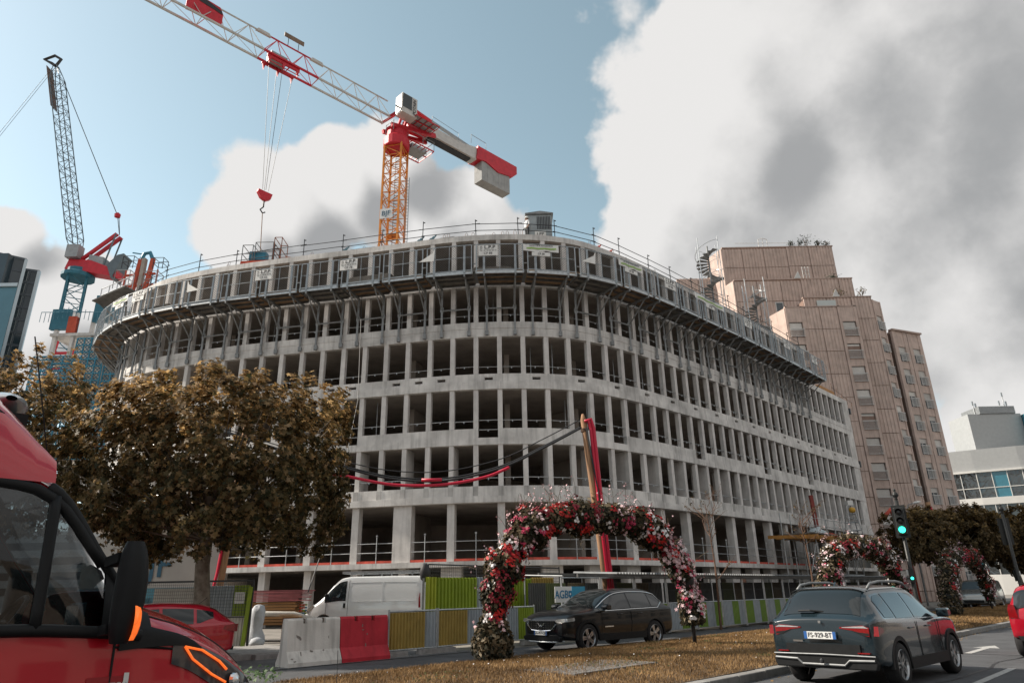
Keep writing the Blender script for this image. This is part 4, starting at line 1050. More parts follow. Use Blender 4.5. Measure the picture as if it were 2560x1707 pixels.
for (x,y,z,r,h,w) in ((40.4,77.2,35.0,.8,1.1,'left of two on the third terrace'),(43.2,77.2,35.0,.7,1.2,'right of two on the third terrace')):
    shrub((x,y,z), r, h, 90, 'brownish green shrub %s' % w, M('shrub_brown',(.10,.08,.04),.8,var=.4), .15)
# ------------------------------------------------------------------ white office building on the right
owhite = M('office_white', (.62,.62,.60), .5, var=.05, scale=1)
ogrey = M('office_grey', (.40,.41,.41), .5, .3, var=.06)
oglass = [M('office_glass_dark', (.035,.045,.05), .05, spec=.8, var=0), M('office_glass_blue', (.03,.16,.22), .08, spec=.8, var=.1), M('office_glass_wavy', (.10,.11,.115), .04, .6, var=0, bump=0)]
gw = MATS['office_glass_wavy']; 
def _wavy():
    N = gw.node_tree.nodes; L = gw.node_tree.links; p = N['Principled BSDF']
    ge = N.new('ShaderNodeNewGeometry'); nz = N.new('ShaderNodeTexNoise'); nz.inputs['Scale'].default_value = .9; nz.inputs['Detail'].default_value = 2; nz.inputs['Distortion'].default_value = 1.0
    L.new(ge.outputs['Position'], nz.inputs['Vector']); b = N.new('ShaderNodeBump'); b.inputs['Strength'].default_value = .35; b.inputs['Distance'].default_value = .25; L.new(nz.outputs['Fac'], b.inputs['Height']); L.new(b.outputs[0], p.inputs['Normal'])
_wavy()
OB = thing('office_building', 'white curved office building with ribbon windows behind the trees', 'building', (85,118,0))
oc = [Vector((70,131,0)),Vector((76,126.5,0)),Vector((82,122.5,0)),Vector((88,119.3,0)),Vector((94,117,0)),Vector((102,115.2,0)),Vector((112,114.6,0))]
def oband(z0, z1, out, mat, nm, inn=3.0):
    poly = []
    n = len(oc); nn = []
    for i in range(n):
        d = (oc[min(i+1,n-1)]-oc[max(i-1,0)]).normalized(); nn.append(Vector((d.y,-d.x,0)))
    a = [oc[i]+nn[i]*out for i in range(n)]; b = [oc[i]-nn[i]*inn for i in range(n)]
    MB().prism([tuple(q[:2]) for q in a]+[tuple(q[:2]) for q in reversed(b)], z0, z1).build(nm, mat, OB)
oband(20.6,24.4,-.2,ogrey,'roof_band'); oband(20.3,20.65,.25,owhite,'roof_edge'); oband(0,24,-.5,M('office_inside',(.03,.03,.032),.9,var=0),'core',14)
rows = [(15.9,20.3,2.3),(12.6,14.7,1.75),(9.6,11.6,1.75),(6.6,8.6,1.75),(3.2,5.4,1.75)]
for z0,z1 in ((14.7,15.9),(11.6,12.6),(8.6,9.6),(5.4,6.6),(0,3.2)): oband(z0,z1,.1,owhite,'white_band')
for z0,z1,w in rows:
    for i in range(len(oc)-1):
        a, b = oc[i], oc[i+1]; d = (b-a); L = d.length; d.normalize(); n_ = max(1,round(L/w)); st = L/n_; nrm = Vector((d.y,-d.x,0))
        for k in range(n_):
            mt = random.choices(oglass,(5,1.2,3 if z0 > 15 else 4))[0]
            if z0 > 15 and k % 1 == 0 and a.x > 80: mt = random.choices(oglass,(2,3,4))[0]
            p = MB().obox(a+d*(st*(k+.5))-nrm*.12+UP*((z0+z1)/2), d*(st/2-.05), nrm*.02, UP*((z1-z0)/2-.03)).build('pane', mt, OB)
        mb = MB()
        for k in range(n_+1): mb.obox(a+d*(st*k)-nrm*.06+UP*((z0+z1)/2), d*.05, nrm*.09, UP*((z1-z0)/2))
        if z0 > 15: mb.obox((a+b)/2-nrm*.05+UP*17.6, d*L/2, nrm*.05, UP*.06)
        mb.build('mullion', owhite, OB)
MB().box(84.2,94,124,130,24,31.3).build('penthouse', ogrey, OB)
MB().box(86.4,93.0,123.8,129,31.3,32.7).build('cooling_unit', galv_d, OB)
mb = MB()
for k in range(6): mb.box(86.4,93.0,123.7,123.8,31.4+k*.22,31.52+k*.22)
mb.build('louvre', galv, OB)
mb = MB()
for x,h in ((86.3,34.0),(86.8,33.6),(91.3,34.0),(92.2,35.6),(92.6,33.9)): mb.tube((x,125,31.3),(x,125,h),.09,5); mb.cbox((x,125,h-.4),(.25,.2,.8))
mb.build('antenna', galv, OB)
MB().box(94.05,106,122,134,0,31.0).build('glass_wing', oglass[1], OB)
mb = MB()
for z in np.arange(20,31,2.6): mb.box(94,106,121.9,122,z,z+.9)
mb.build('wing_band', owhite, OB)
MB().obox(Vector((85.9,120.8,22.8)), Vector((1.4,-.75,0)), Vector((.04,.08,0)), UP*.7).build('roof_vent', galv, OB)
# ------------------------------------------------------------------ dark glass tower far left
tg = M('tower_glass', (.03,.045,.055), .12, spec=.6, var=.25, scale=.15); tm = M('tower_mullion', (.07,.085,.10), .5, var=0); te_ = M('tower_edge', (.45,.52,.56), .4, .3, var=0)
TW = thing('glass_tower', 'dark glass office tower with pale corner edge at far left', 'building', (-126,160,0))
def wallface(o, d, L, z0, z1, nx, nz, edge):
    d = Vector(d).normalized(); n = Vector((d.y,-d.x,0)); o = Vector(o)
    if n.y > 0: n = -n
    MB().obox(o+d*L/2+UP*(z0+z1)/2, d*L/2, n*.2, UP*(z1-z0)/2).build('glass_wall', tg, TW)
    mb = MB()
    for i in range(nx+1): mb.obox(o+d*(L*i/nx)+n*.25+UP*(z0+z1)/2, d*.12, n*.12, UP*(z1-z0)/2)
    for i in range(nz+1): mb.obox(o+d*L/2+n*.24+UP*(z0+(z1-z0)*i/nz), d*L/2, n*.08, UP*.35)
    mb.build('mullion_grid', tm, TW)
    MB().obox(o+n*.3+UP*(z0+z1)/2, d*.35, n*.4, UP*(z1-z0)/2).build('corner_edge', te_, TW)
wallface((-127.2,160,0), (-.78,-.62,0), 34, 0, 86, 14, 25, True)
wallface((-125.2,163,0), (-.7,-.3,0), 4, 0, 84, 2, 24, True)
MB().obox(Vector((-138,158,43)), Vector((9,0,0)), Vector((0,2,0)), UP*43).build('core', tg, TW)
T = thing('low_glass_block', 'lower blue glass block in front of the dark tower', 'building', (-118,140,0))
p0 = atY(0,718,140); p1 = atY(38,738,140)
MB().prism([(p0.x-20,140),(p1.x,140),(p1.x-9.5,150),(p0.x-20,150)],0,p0.z).build('glass_wall', M('blue_glass',(.06,.16,.21),.1,spec=.6,var=.2,scale=.1), T)
MB().prism([(p0.x-20,139.5),(p1.x+.3,139.5),(p1.x-9.5,150),(p0.x-20,150)],p0.z,p0.z+.8).build('roof_edge', te_, T)
# ------------------------------------------------------------------ blue screened building under construction
bblue = M('screen_blue', (.03,.19,.29), .55, var=.25, scale=.6); bnet = M('screen_net', (.03,.14,.21), .7, var=.3, scale=.5)
BB = thing('screened_building', 'half built concrete block wrapped in blue scaffold screens', 'building', (-52,80,0))
for z in np.arange(14,35,3.1):
    MB().box(-57.5,-46,79,92,z,z+.35).build('floor_slab', conc, BB)
me_c = MB().box(-.2,.2,-.2,.2,0,2.8).mesh('column'); me_c.materials.append(conc_col)
for z in np.arange(14.35,33,3.1):
    for x in np.arange(-57,-45.9,2.2): inst(me_c, 'column', BB, Matrix.Translation(Vector((x,79.4,z))-Vector(BB.location)))
MB().box(-57,-46.5,86,87,14,35).build('back_wall', conc_in, BB)
for i, (x0,x1,y,z0,z1) in enumerate(((-58.2,-53.4,78.2,25,29.6),(-53.2,-49.6,78.0,22.8,31.8),(-49.4,-45.6,78.2,22.8,31.6),(-58.8,-54,78.3,19.5,24.8),(-53.2,-45.6,78.1,17,22.5))):
    mb = MB()
    for x in np.arange(x0,x1+.01,(x1-x0)/4): mb.beam((x,y,z0),(x,y,z1), .12)
    for z in np.arange(z0,z1+.01,(z1-z0)/10): mb.beam((x0,y,z),(x1,y,z), .13 if int((z-z0)*10)%3 else .2)
    sfr = mb.build('screen_frame', bblue, BB)
    mb = MB(); meshfill(mb, (x0,y+.1,0), (x1,y+.1,0), z0, z1, .28, .04); mb.build('screen_net', bnet, sfr, fix=False)
mb = MB()
for x in np.arange(-58.8,-46,.55): mb.tube((x,78.5,34.6+.4*math.sin(x)),(x,78.5,35.9+.4*math.sin(x)), .04, 4)
mb.tube((-58.8,78.5,35.6),(-46,78.5,35.4),.05,4); mb.build('top_rail', lblue, BB)
for x0,x1,z0,z1,mt in ((-57.8,-55.6,33.5,36.2,lblue),(-52.6,-50.9,34.4,38.0,lblue),(-50.4,-49.7,34.6,37.2,bblue),(-55.6,-54.6,33,35.2,fred)): MB().box(x0,x1,79,79.6,z0,z1).build('form_panel', mt, BB)
mb = MB()
for x in np.arange(-53,-46,.8): mb.beam((x,78.9,17),(x,78.9,20.5), .12)
for z in (18,19.5): mb.beam((-53.3,78.8,z),(-46,78.8,z), .14)
mb.build('red_guard', fred, BB)
# red cage on the mast of the distant crane and its sign
mb = MB(); c = Vector((-60.4,86,31.8))
for dx in (-1.3,1.3): mb.beam(c+Vector((dx-.4,0,-3.0)), c+Vector((dx+.4,0,3.0)), .35)
for f in (-1,-.35,.35,1): mb.beam(c+Vector((-1.3+.4*f,0,3*f)), c+Vector((1.3+.4*f,0,3*f)), .3)
tag(mb.build('climbing_cage', red), 'red climbing frame clamped round the distant blue mast', 'frame')
T = thing('crane_sign', 'small white square sign on the distant blue crane mast', 'sign', (-59.3,87,40.8))
q = atY(173,792,86.5); MB().box(q.x-.75,q.x+.75,86.4,86.5,q.z-.7,q.z+.7).build('panel', signw, T)
text('G1', 'lettering', signk, T, (q.x,86.38,q.z), (1,0,0), UP, 1.1)

# low grey blocks closing the horizon on the far left
for i,(x,y,w,d,h,lab) in enumerate(((-150,170,40,20,22,'tall grey slab block on the far left horizon'),(-105,150,34,18,15,'low grey slab block behind the screened building'),(-70,140,30,16,17,'pale grey block far behind the left trees'),(-40,125,30,16,12,'low pale block far behind the concrete building'))):
    T = thing('distant_block', lab, 'building', (x,y,0), group='distant blocks on the left horizon')
    MB().box(x-w/2,x+w/2,y,y+d,0,h).build('wall', ogrey, T)
    MB().box(x-w/2-.3,x+w/2+.3,y-.3,y+d,h,h+.8).build('roof', owhite, T)
    mb = MB()
    for z in np.arange(3,h-1.5,3): mb.box(x-w/2+1,x+w/2-1,y-.06,y,z,z+1.5)
    mb.build('window_strip', oglass[0], T)

# unseen building row behind the viewer, added for darker reflections in the cars
brick = M('added_terrace_brick', (.22,.19,.165), .9, var=.2, scale=.5)
ow = bpy.data.objects.new('added_terrace', None); COL.objects.link(ow); struct(ow)
for k in range(9):
    a0 = -62+k*16; h = (9,11,8,12,10,8,12,9,10)[k]
    MB().obox(RP(a0+8,29,h/2), UA*7.9, UN*6, UP*(h/2)).build('terrace_wall', brick, ow)
    mb = MB()
    for z in np.arange(1.2,h-2,3.1):
        for j in range(6): mb.obox(RP(a0+1.6+j*2.5,22.99,z+.9), UA*.75, UN*.04, UP*.85)
    mb.build('terrace_window', oglass[0], ow)
# ------------------------------------------------------------------ site fences, barriers, hoardings
s_ochre = M('sheet_ochre', (.33,.235,.06), .5, .1, var=.15, scale=3); s_grey = M('sheet_grey', (.32,.36,.39), .5, .1, var=.12, scale=3, streak=.2)
s_green = M('sheet_green', (.22,.30,.02), .5, .1, var=.12, scale=3, streak=.15); s_lime = M('sheet_lime', (.33,.38,.03), .5, .1, var=.1)
s_pale = M('sheet_pale', (.50,.48,.44), .6, var=.12, streak=.2); s_teal = M('sheet_teal', (.06,.20,.26), .5, var=.1)
block = M('block_concrete', (.27,.26,.25), .9, var=.25, scale=6, bump=.4)
wirem = M('wire_mesh', (.10,.105,.11), .6, .5, var=0)
def corr(o, d, L, z0, z1, pitch=.11, depth=.03):
    o, d = Vector(o), Vector(d).normalized(); n = Vector((d.y,-d.x,0)); k = max(1, round(L/pitch)); st = L/k; prof = []
    for i in range(k): u = i*st; prof += [(u,0),(u+st*.35,0),(u+st*.5,depth),(u+st*.85,depth)]
    prof += [(L,0)]
    P = [[o+d*u+n*w+UP*z for u,w in prof] for z in (z0,z1)]
    B = [[o+d*u+n*(w-.006)+UP*z for u,w in prof] for z in (z0,z1)]
    return MB().grid(P).grid(B)
def wires(a, b, z0, z1, px=.09, pz=.22, w=.006):
    a, b = Vector(a), Vector(b); d = b-a; L = d.length; d.normalize(); n = Vector((d.y,-d.x,0)); mb = MB()
    k = int(L/px)
    for i in range(k+1): q = a+d*(L*i/k); mb.add([q-d*w+UP*z0,q+d*w+UP*z0,q+d*w+UP*z1,q-d*w+UP*z1], [(0,1,2,3)])
    k = max(1,int((z1-z0)/pz))
    for i in range(k+1): z = z0+(z1-z0)*i/k; mb.add([a+UP*(z-w),b+UP*(z-w),b+UP*(z+w),a+UP*(z+w)], [(0,1,2,3)])
    return mb
# jersey barriers
b_white = M('barrier_white', (.62,.60,.56), .8, var=.10, scale=1.6, col2=(.70,.68,.64), bump=.25, bscale=25, streak=.35)
b_red = M('barrier_red', (.50,.02,.035), .7, var=.25, scale=1.5, col2=(.58,.03,.05), bump=.2, bscale=25, streak=.3)
chip = M('chipped_concrete', (.20,.18,.165), .95, var=.3, scale=12)
def barrier(a0, a1, p, mat, label, chips):
    c = RP((a0+a1)/2, p); T = thing('concrete_barrier', label, 'barrier', c, group='concrete traffic barriers'); L = a1-a0
    prof = [(-.30,0),(.30,0),(.30,.09),(.17,.34),(.12,1.0),(.09,1.05),(-.09,1.05),(-.12,1.0),(-.17,.34),(-.30,.09)]
    low = [(-.30,0),(.30,0),(.30,.09),(.17,.34),(.125,.93),(-.125,.93),(-.17,.34),(-.30,.09)]
    cuts = [0,.28,.36,.64,.72,1.0]; mb = MB()
    for i in range(5):
        q = prof if i % 2 == 0 else low
        mb.prism_ax(q, RP(a0+L*cuts[i],p), UN, UP, UA, L*(cuts[i+1]-cuts[i]))
    bo = mb.build('body', mat, T)
    for f in (.32,.68):
        mb = MB(); q = RP(a0+L*f,p,.99); mb.path([q-UA*.05-UP*.05, q-UA*.05+UP*.04, q+UA*.05+UP*.04, q+UA*.05-UP*.05], .014, 5); mb.build('lifting_loop', rebar, T)
    for (f,z,w,h,tl) in chips:
        pp = .30-(.13*(z-.09)/.25) if z < .34 else .17-(z-.34)*.076
        o = RP(a0+L*f, p+pp+.002, z); sl = Vector(UN*(-.52)+UP).normalized() if z < .34 else Vector(UN*(-.076)+UP).normalized()
        pts = []
        for k in range(10): a = k/10*6.283; r_ = random.uniform(.55,1.1); pts.append((math.cos(a)*w*r_, math.sin(a)*h*r_+math.cos(a)*w*tl))
        MB().prism_ax(pts, o, UA, sl, UN, .003).build('chip', chip, T)
    return T
barrier(8.75,10.17,-16.1,b_white,'white concrete traffic barrier with chipped paint beside the red one',[(.22,.62,.10,.05,-.5),(.45,.32,.05,.03,-.3),(.25,.27,.02,.07,.2),(.08,.18,.04,.02,0),(.68,.32,.03,.02,0),(.78,.6,.012,.04,.2),(.12,.12,.05,.02,0)])
barrier(10.19,11.62,-16.1,b_red,'red concrete traffic barrier with scuffed paint beside the white one',[(.45,.82,.02,.05,.2),(.46,.72,.035,.015,0),(.55,.62,.02,.03,.3),(.52,.36,.02,.05,.3)])
for o in ('chip',): pass
# low fence with corrugated sheets on concrete feet
def low_panel(a0, a1, p, segs, label, z1=1.12):
    T = thing('low_fence', label, 'fence panel', RP((a0+a1)/2,p), group='low corrugated site fence panels'); L = a1-a0
    mb = MB()
    for a in (a0+.03,a1-.03): mb.tube(RP(a,p,.06), RP(a,p,z1+.05), .028, 8)
    mb.tube(RP(a0+.03,p,z1), RP(a1-.03,p,z1), .026, 8); mb.tube(RP(a0+.03,p,.16), RP(a1-.03,p,.16), .022, 8); mb.build('frame', galv, T)
    u = a0+.06; W_ = L-.12
    for f, mt in segs: corr(RP(u,p+.0), UA, W_*f, .18, z1-.03).build('sheet', mt, T, fix=False); u += W_*f
    for a in (a0+.25, a1-.25):
        mb = MB(); mb.prism_ax([(-.38,0),(.38,0),(.34,.13),(-.34,.13)], RP(a,p-.13), UA, UP, UN, .26); mb.build('foot_block', block, T)
low_panel(11.75,13.45,-16.15,[(.76,s_ochre),(.24,s_grey)],'ochre and grey low fence panel next to the red barrier')
low_panel(13.5,15.6,-16.2,[(.55,s_ochre),(.45,s_grey)],'low fence panel, half ochre half grey, second from the barrier')
low_panel(15.65,17.6,-16.2,[(.6,s_grey),(.4,s_green)],'low fence panel with grey and green sheets behind the flower arch')
# tall hoarding of coloured sheets behind it
def hoard(a0, segs, p, z1, label):
    T = thing('hoarding', label, 'hoarding', RP(a0,p)); a = a0
    for w, mt in segs: corr(RP(a,p), UA, w, .05, z1+random.uniform(-.01,.04), .14, .05).build('sheet', mt, T, fix=False); a += w
    mb = MB(); 
    for q in np.arange(a0,a+.1,1.2): mb.beam(RP(q,p-.12,0), RP(q,p-.12,z1), .06)
    mb.build('post', galv_d, T)
    return a
a = hoard(14.1, [(.40,s_lime),(1.72,s_green),(.88,s_grey),(.75,s_ochre),(1.0,s_green),(1.2,s_ochre)], -17.5, 2.02, 'tall corrugated hoarding of green, grey and ochre sheets behind the white van')
T = thing('mesh_fence', 'dark wire mesh fence rising behind the green hoarding', 'fence', RP(17,-18.1))
mb = MB(); mb.tube(RP(14.6,-18.0,2.45), RP(21,-18.0,2.4), .025, 6)
for q in (14.6,16.7,18.8,21): mb.tube(RP(q,-18.0,0), RP(q,-18.0,2.47), .025, 6)
mb.build('frame', darksteel, T); wires(RP(14.6,-18), RP(21,-18), .4, 2.44, .08, .1, .006).build('mesh', wirem, T, fix=False)
T = thing('black_cloth', 'bunch of black cloth hanging on the hoarding end behind the van', 'cloth', RP(14.3,-17.7,2))
mb = MB(); mb.lathe([(.02,-.1),(.14,0),(.17,.2),(.13,.4),(.05,.47)], 9, RP(14.25,-17.75,2.0)); mb.build('fold', signk, T, smooth=True)
# covered walkway: fence panels with a corrugated roof
white_edge = M('roof_edge_white', (.24,.25,.255), 1.0, var=.15, spec=0.)
ords = ['first','second','third','fourth','fifth','sixth','seventh','eighth','ninth','tenth','eleventh','twelfth','thirteenth','fourteenth','fifteenth','sixteenth','seventeenth','eighteenth','nineteenth','twentieth']
a = 17.9; i = 0; PF = -15.3
while a < 54:
    w = 2.05; T = thing('walkway_fence', '%s tall wire fence panel along the covered walkway, counted from the arch' % ords[i], 'fence panel', RP(a+w/2,PF), group='fence panels of the covered walkway')
    mb = MB()
    for q in (a+.03,a+w-.03): mb.tube(RP(q,PF,.05), RP(q,PF,2.02), .03, 6)
    for z in (.12,1.08,1.98): mb.tube(RP(a+.03,PF,z), RP(a+w-.03,PF,z), .022, 6)
    mb.build('frame', galv, T)
    wires(RP(a+.05,PF), RP(a+w-.05,PF), 1.1, 1.97, .1, .3, .004).build('mesh', wirem, T, fix=False)
    col = [(.42,s_grey),(.30,M('sheet_leaf',(.14,.23,.03),.5,var=.15)),(.28,s_grey)] if i % 2 else [(.36,MATS.get('sheet_leaf') or M('sheet_leaf',(.14,.23,.03),.5,var=.15)),(.34,s_grey),(.30,MATS['sheet_leaf'])]
    u = a+.06
    for f, mt in col: corr(RP(u,PF+.01), UA, (w-.12)*f, .14, 1.06).build('sheet', mt, T, fix=False); u += (w-.12)*f
    # second skin across the passage, the roof's shade put into its sheet colours
    u = a+.06
    for f, mt in ((.5,M('sheet_ochre_shade',(.11,.085,.045),.7,var=.2)),(.5,M('sheet_grey_shade',(.10,.11,.12),.7,var=.2))) if i % 2 else ((.45,M('sheet_dark',(.06,.06,.06),.7,var=.2)),(.55,M('sheet_olive_shade',(.08,.095,.035),.7,var=.2))):
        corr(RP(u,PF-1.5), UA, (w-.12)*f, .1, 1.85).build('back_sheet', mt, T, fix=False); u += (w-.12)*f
    a += w+.03; i += 1
A1 = a
T = thing('walkway_roof', 'long corrugated steel roof over the fenced walkway', 'roof', RP(36,PF-.8,2.1))
mb = MB(); k = int((A1-20.6)/.18)
prof = []
for j in range(k): u = 20.6+j*.18; prof += [(u,0),(u+.09,0),(u+.115,.06),(u+.155,.06)]
mb.grid([[RP(u,PF+.25,2.11+h) for u,h in prof], [RP(u,PF-1.75,2.20+h) for u,h in prof]]); mb.build('sheet', white_edge, T, fix=False)
mb = MB(); mb.beam(RP(18.6,PF+.14,2.05), RP(A1,PF+.14,2.05), .06, .1); mb.beam(RP(18.6,PF-1.6,2.13), RP(A1,PF-1.6,2.13), .06, .1)
mb.build('edge_beam', greym, T)
for j in range(13):
    q = 17.9+j*(A1-18.0)/12; mb = MB(); mb.tube(RP(q,PF-1.6,0), RP(q,PF-1.6,2.1), .03, 6); mb.tube(RP(q,PF-1.6,2.1), RP(q,PF+.1,2.03), .025, 6); mb.build('post', galv_d, T)
# banner on the walkway fence
T = thing('fence_banner', 'blue and white banner lettered AGB tied to the walkway fence', 'banner', RP(18.1,PF,1.5))
q0 = RP(17.55,PF+.05,1.46); q1 = RP(18.55,PF+.05,1.46)
MB().obox(RP(17.95,PF+.06,1.47), UA*.42, UN*.006, UP*.24).build('white_panel', signw, T)
MB().obox(RP(18.72,PF+.06,1.47), UA*.34, UN*.006, UP*.24).build('blue_panel', M('banner_blue',(.03,.28,.45),.5,var=.05), T)
text('AGB', 'lettering', M('banner_ink',(.02,.18,.33),.5,var=0), T, RP(17.85,PF+.075,1.46), UA, UP, .34, bold=.01)
mb = MB(); o = RP(18.28,PF+.075,1.46); mb.prism_ax([(-.08,.12),(.08,.12),(.08,-.04),(0,-.13),(-.08,-.04)], o, UA, UP, UN, .004); mb.build('emblem', MATS['banner_ink'], T)
MB().prism_ax([(.035*math.cos(t),.035*math.sin(t)) for t in np.linspace(0,6.28,10)[:-1]], o+UN*.004+UP*.02, UA, UP, UN, .003).build('emblem_dot', signw, T)
# ------------------------------------------------------------------ site entrance on the left
g0, g1 = Vector((-13.3,24.7,0)), Vector((-8.95,24.6,0)); gd = (g1-g0).normalized(); gn = Vector((gd.y,-gd.x,0))
T = thing('site_gate', 'framed mesh gate with green and grey corrugated sheets beside the tree trunk', 'gate', (g0+g1)/2)
mb = MB()
for f in (0,.55,1): q = g0+(g1-g0)*f; mb.beam(q, q+UP*2.12, .06)
mb.beam(g0+UP*2.1, g1+UP*2.1, .06); mb.beam(g0+UP*.95, g1+UP*.95, .04); mb.build('frame', darksteel, T)
wires(g0-gn*-.03, g1-gn*-.03, .95, 2.1, .07, .1, .005).build('mesh', wirem, T, fix=False)
MB().obox(g0+gd*1.75+UP*1.48-gn*.03, gd*.80, gn*.02, UP*.42).build('white_panel', s_pale, T)
corr(g0+gd*2.65-gn*.05, gd, 1.05, .98, 1.95).build('sheet', s_grey, T, fix=False)
corr(g0+gd*3.7-gn*.05, gd, .55, .98, 1.95).build('sheet', s_green, T, fix=False)
corr(g0+gd*2.6-gn*.05, gd, 1.6, .05, .93).build('sheet', s_pale, T, fix=False)
corr(g0+gd*0.0-gn*.05, gd, .9, .3, 1.6).build('sheet', s_teal, T, fix=False)
mb = MB(); mb.beam(g1-gd*.13+UP*.05+gn*.05, g1-gd*.05+UP*1.9+gn*.05, .1, .12); mb.build('green_post', s_green, T)
T = thing('notice', 'white paper notice in a sleeve fixed to the green gate sheet', 'notice', g1-gd*.42+UP*1.6)
MB().obox(g1-gd*.42+UP*1.55+gn*.02, gd*.17, gn*.004, UP*.18).build('sheet', signw, T)
mb = MB()
for k in range(6): mb.obox(g1-gd*.42+UP*(1.66-k*.04)+gn*.026, gd*.12, gn*.001, UP*.006)
mb.build('print', M('print_grey',(.3,.3,.3),.8,var=0), T)
# grey wall board lettered BJF behind the tree
T = thing('company_board', 'large pale board lettered BJF standing behind the tree', 'board', (-14.6,30,0))
MB().box(-18.2,-12.2,30,30.15,.1,4.1).build('panel', M('board_pale',(.36,.35,.33),.7,var=.1,scale=.8), T)
MB().box(-18.2,-12.2,29.97,29.995,.1,2.0).build('lower_band', s_teal, T)
text('BJF', 'lettering', MATS['navy'], T, (-15.3,29.96,2.85), (1,0,0), UP, 1.35, bold=.012)
# timber stack on bearers, white pipe, bag
wood = M('timber', (.34,.19,.085), .8, var=.25, scale=3, rnd=.25, stretch=(.3,3,3)); redply = M('red_boards', (.42,.14,.15), .75, var=.25, scale=3, rnd=.25)
T = thing('timber_stack', 'stack of timber beams topped with red formwork boards behind the fence', 'timber stack', (-9.5,28.6,0))
for x in (-10.3,-8.7): MB().box(x-.25,x+.25,28.1,28.5,0,.55).build('bearer', M('bearer_wood',(.16,.10,.07),.9,var=.3), T)
for r in range(8):
    dx = random.uniform(-.08,.08); me = MB().box(-10.9+dx,-8.5+dx,28.2,29.3,.56+r*.105,.56+r*.105+.085).build('beam', wood, T)
for r in range(8):
    dx = random.uniform(-.15,.25); MB().box(-10.9,-8.35+dx,28.15,29.25,1.41+r*.052,1.41+r*.052+.036).build('board', redply, T)
for r in range(7):
    for k in range(3): MB().box(-8.42,-8.36,28.3+k*.32,28.5+k*.32,.6+r*.105,.66+r*.105).build('end_cap', random.choice((fred,fblue,s_green)), T)
tag(MB().path([(-11.2,27.6,.98),(-9.5,27.6,.98),(-8.4,27.6,.95),(-7.6,27.7,.72)], .09, 8).build('drain_pipe', s_pale, smooth=True), 'white pipe lying across in front of the timber stack', 'pipe')
T = thing('pipe_trestle', 'low brown timber trestle carrying the white pipe', 'trestle', (-8.5,27.6,0))
MB().box(-8.75,-8.2,27.4,27.9,.05,.84).build('block', M('trestle_brown',(.20,.10,.06),.85,var=.3), T)
MB().box(-8.95,-8.05,27.35,27.95,.84,.87).build('top_board', wood, T)
T = thing('rubble_bag', 'white woven rubble bag slumped beside the gate post', 'bag', (-9.05,25.9,0)); 
mb = MB(); P = []
for k,(z,r_) in enumerate(((0,.24),(.1,.30),(.3,.27),(.5,.20),(.8,.25),(1.1,.24),(1.25,.17),(1.3,.02))):
    P.append([Vector((-9.15+math.cos(t)*r_*(1+.18*math.sin(3*t+k)),25.9+math.sin(t)*r_,z+.03*math.sin(5*t))) for t in np.linspace(0,2*math.pi,17)])
mb.grid(P).build('sack', M('bag_white',(.42,.44,.47),.8,var=.12,scale=5,bump=.5,bscale=9), T, smooth=True)
MB().lathe([(.2,0),(.26,.08),(.2,.22),(.05,.27)], 10, (-8.95,25.5,0)).build('loose_end', MATS['bag_white'], T, smooth=True)
# broken concrete apron in front of the site
mb = MB()
for k in range(4):
    p = RP(9.4+k*.3,-19.2-k*1.3); 
slab = MB().obox(RP(10.4,-20.4,.06), UA*1.1, UN*1.9, UP*.07).build('kerb_ramp', block); struct(slab)
slab = MB().obox(RP(8.7,-18.9,.07), UA*1.6, UN*.15, UP*.08).build('kerb_edge', block); struct(slab)
# ------------------------------------------------------------------ poles and cables
polew = M('pole_wood', (.30,.17,.095), .85, var=.3, scale=4, stretch=(2,2,.3)); redtube = M('red_sleeve', (.55,.015,.05), .45, var=.08); blk = M('cable_black', (.02,.022,.025), .6, var=0)
pt, pb_ = Vector((2.86,27.5,8.42)), Vector((3.56,27.5,0))
T = thing('cable_pole', 'leaning wooden pole with red sleeved cables above the flower arch', 'pole', pb_)
MB().path([pb_, pb_+(pt-pb_)*.5, pt-(pt-pb_)*.03, pt], .13, 9, lambda t: .15-.04*t if t < .95 else .05).build('shaft', polew, T, smooth=True)
for dx,h in ((.12,.40),(.24,.36)):
    top = pt+Vector((dx,-.1,-h)); MB().path([pt+Vector((.05,-.1,-.45+h*.3)), top+Vector((.08,0,.12)), top+Vector((.17,0,-.25)), pb_+(pt-pb_)*.6+Vector((dx+.02,-.12,0)), pb_+Vector((dx-.08,-.16,0))], .07, 8).build('red_sleeve', redtube, T, smooth=True)
MB().path([pt+Vector((.1,-.15,-.6)), pb_+(pt-pb_)*.6+Vector((.18,-.16,0)), pb_+Vector((.2,-.15,0))], .035, 6).build('down_cable', blk, T)
mb = MB()
for k in range(3): mb.lathe([(.14,0),(.155,.02),(.14,.04)], 9, pt+Vector((.03,0,-.75+.05*k)))
mb.build('strap', rebar, T)
base = [(-12.0,27.5,8.0),(-9.4,27.5,7.1),(-6.95,27.5,6.41),(-4.91,27.5,5.92),(-2.82,27.5,5.80),(-.55,27.5,6.26),(1.2,27.5,7.05),(2.78,27.5,7.85)]
def spline(P, m=8): 
    P = np.array(P); out = []
    for i in range(len(P)-1):
        p0,p1,p2,p3 = P[max(i-1,0)],P[i],P[i+1],P[min(i+2,len(P)-1)]
        for k in range(m): t = k/m; out.append(tuple(.5*((2*p1)+(-p0+p2)*t+(2*p0-5*p1+4*p2-p3)*t*t+(-p0+3*p1-3*p2+p3)*t**3)))
    out.append(tuple(P[-1])); return out
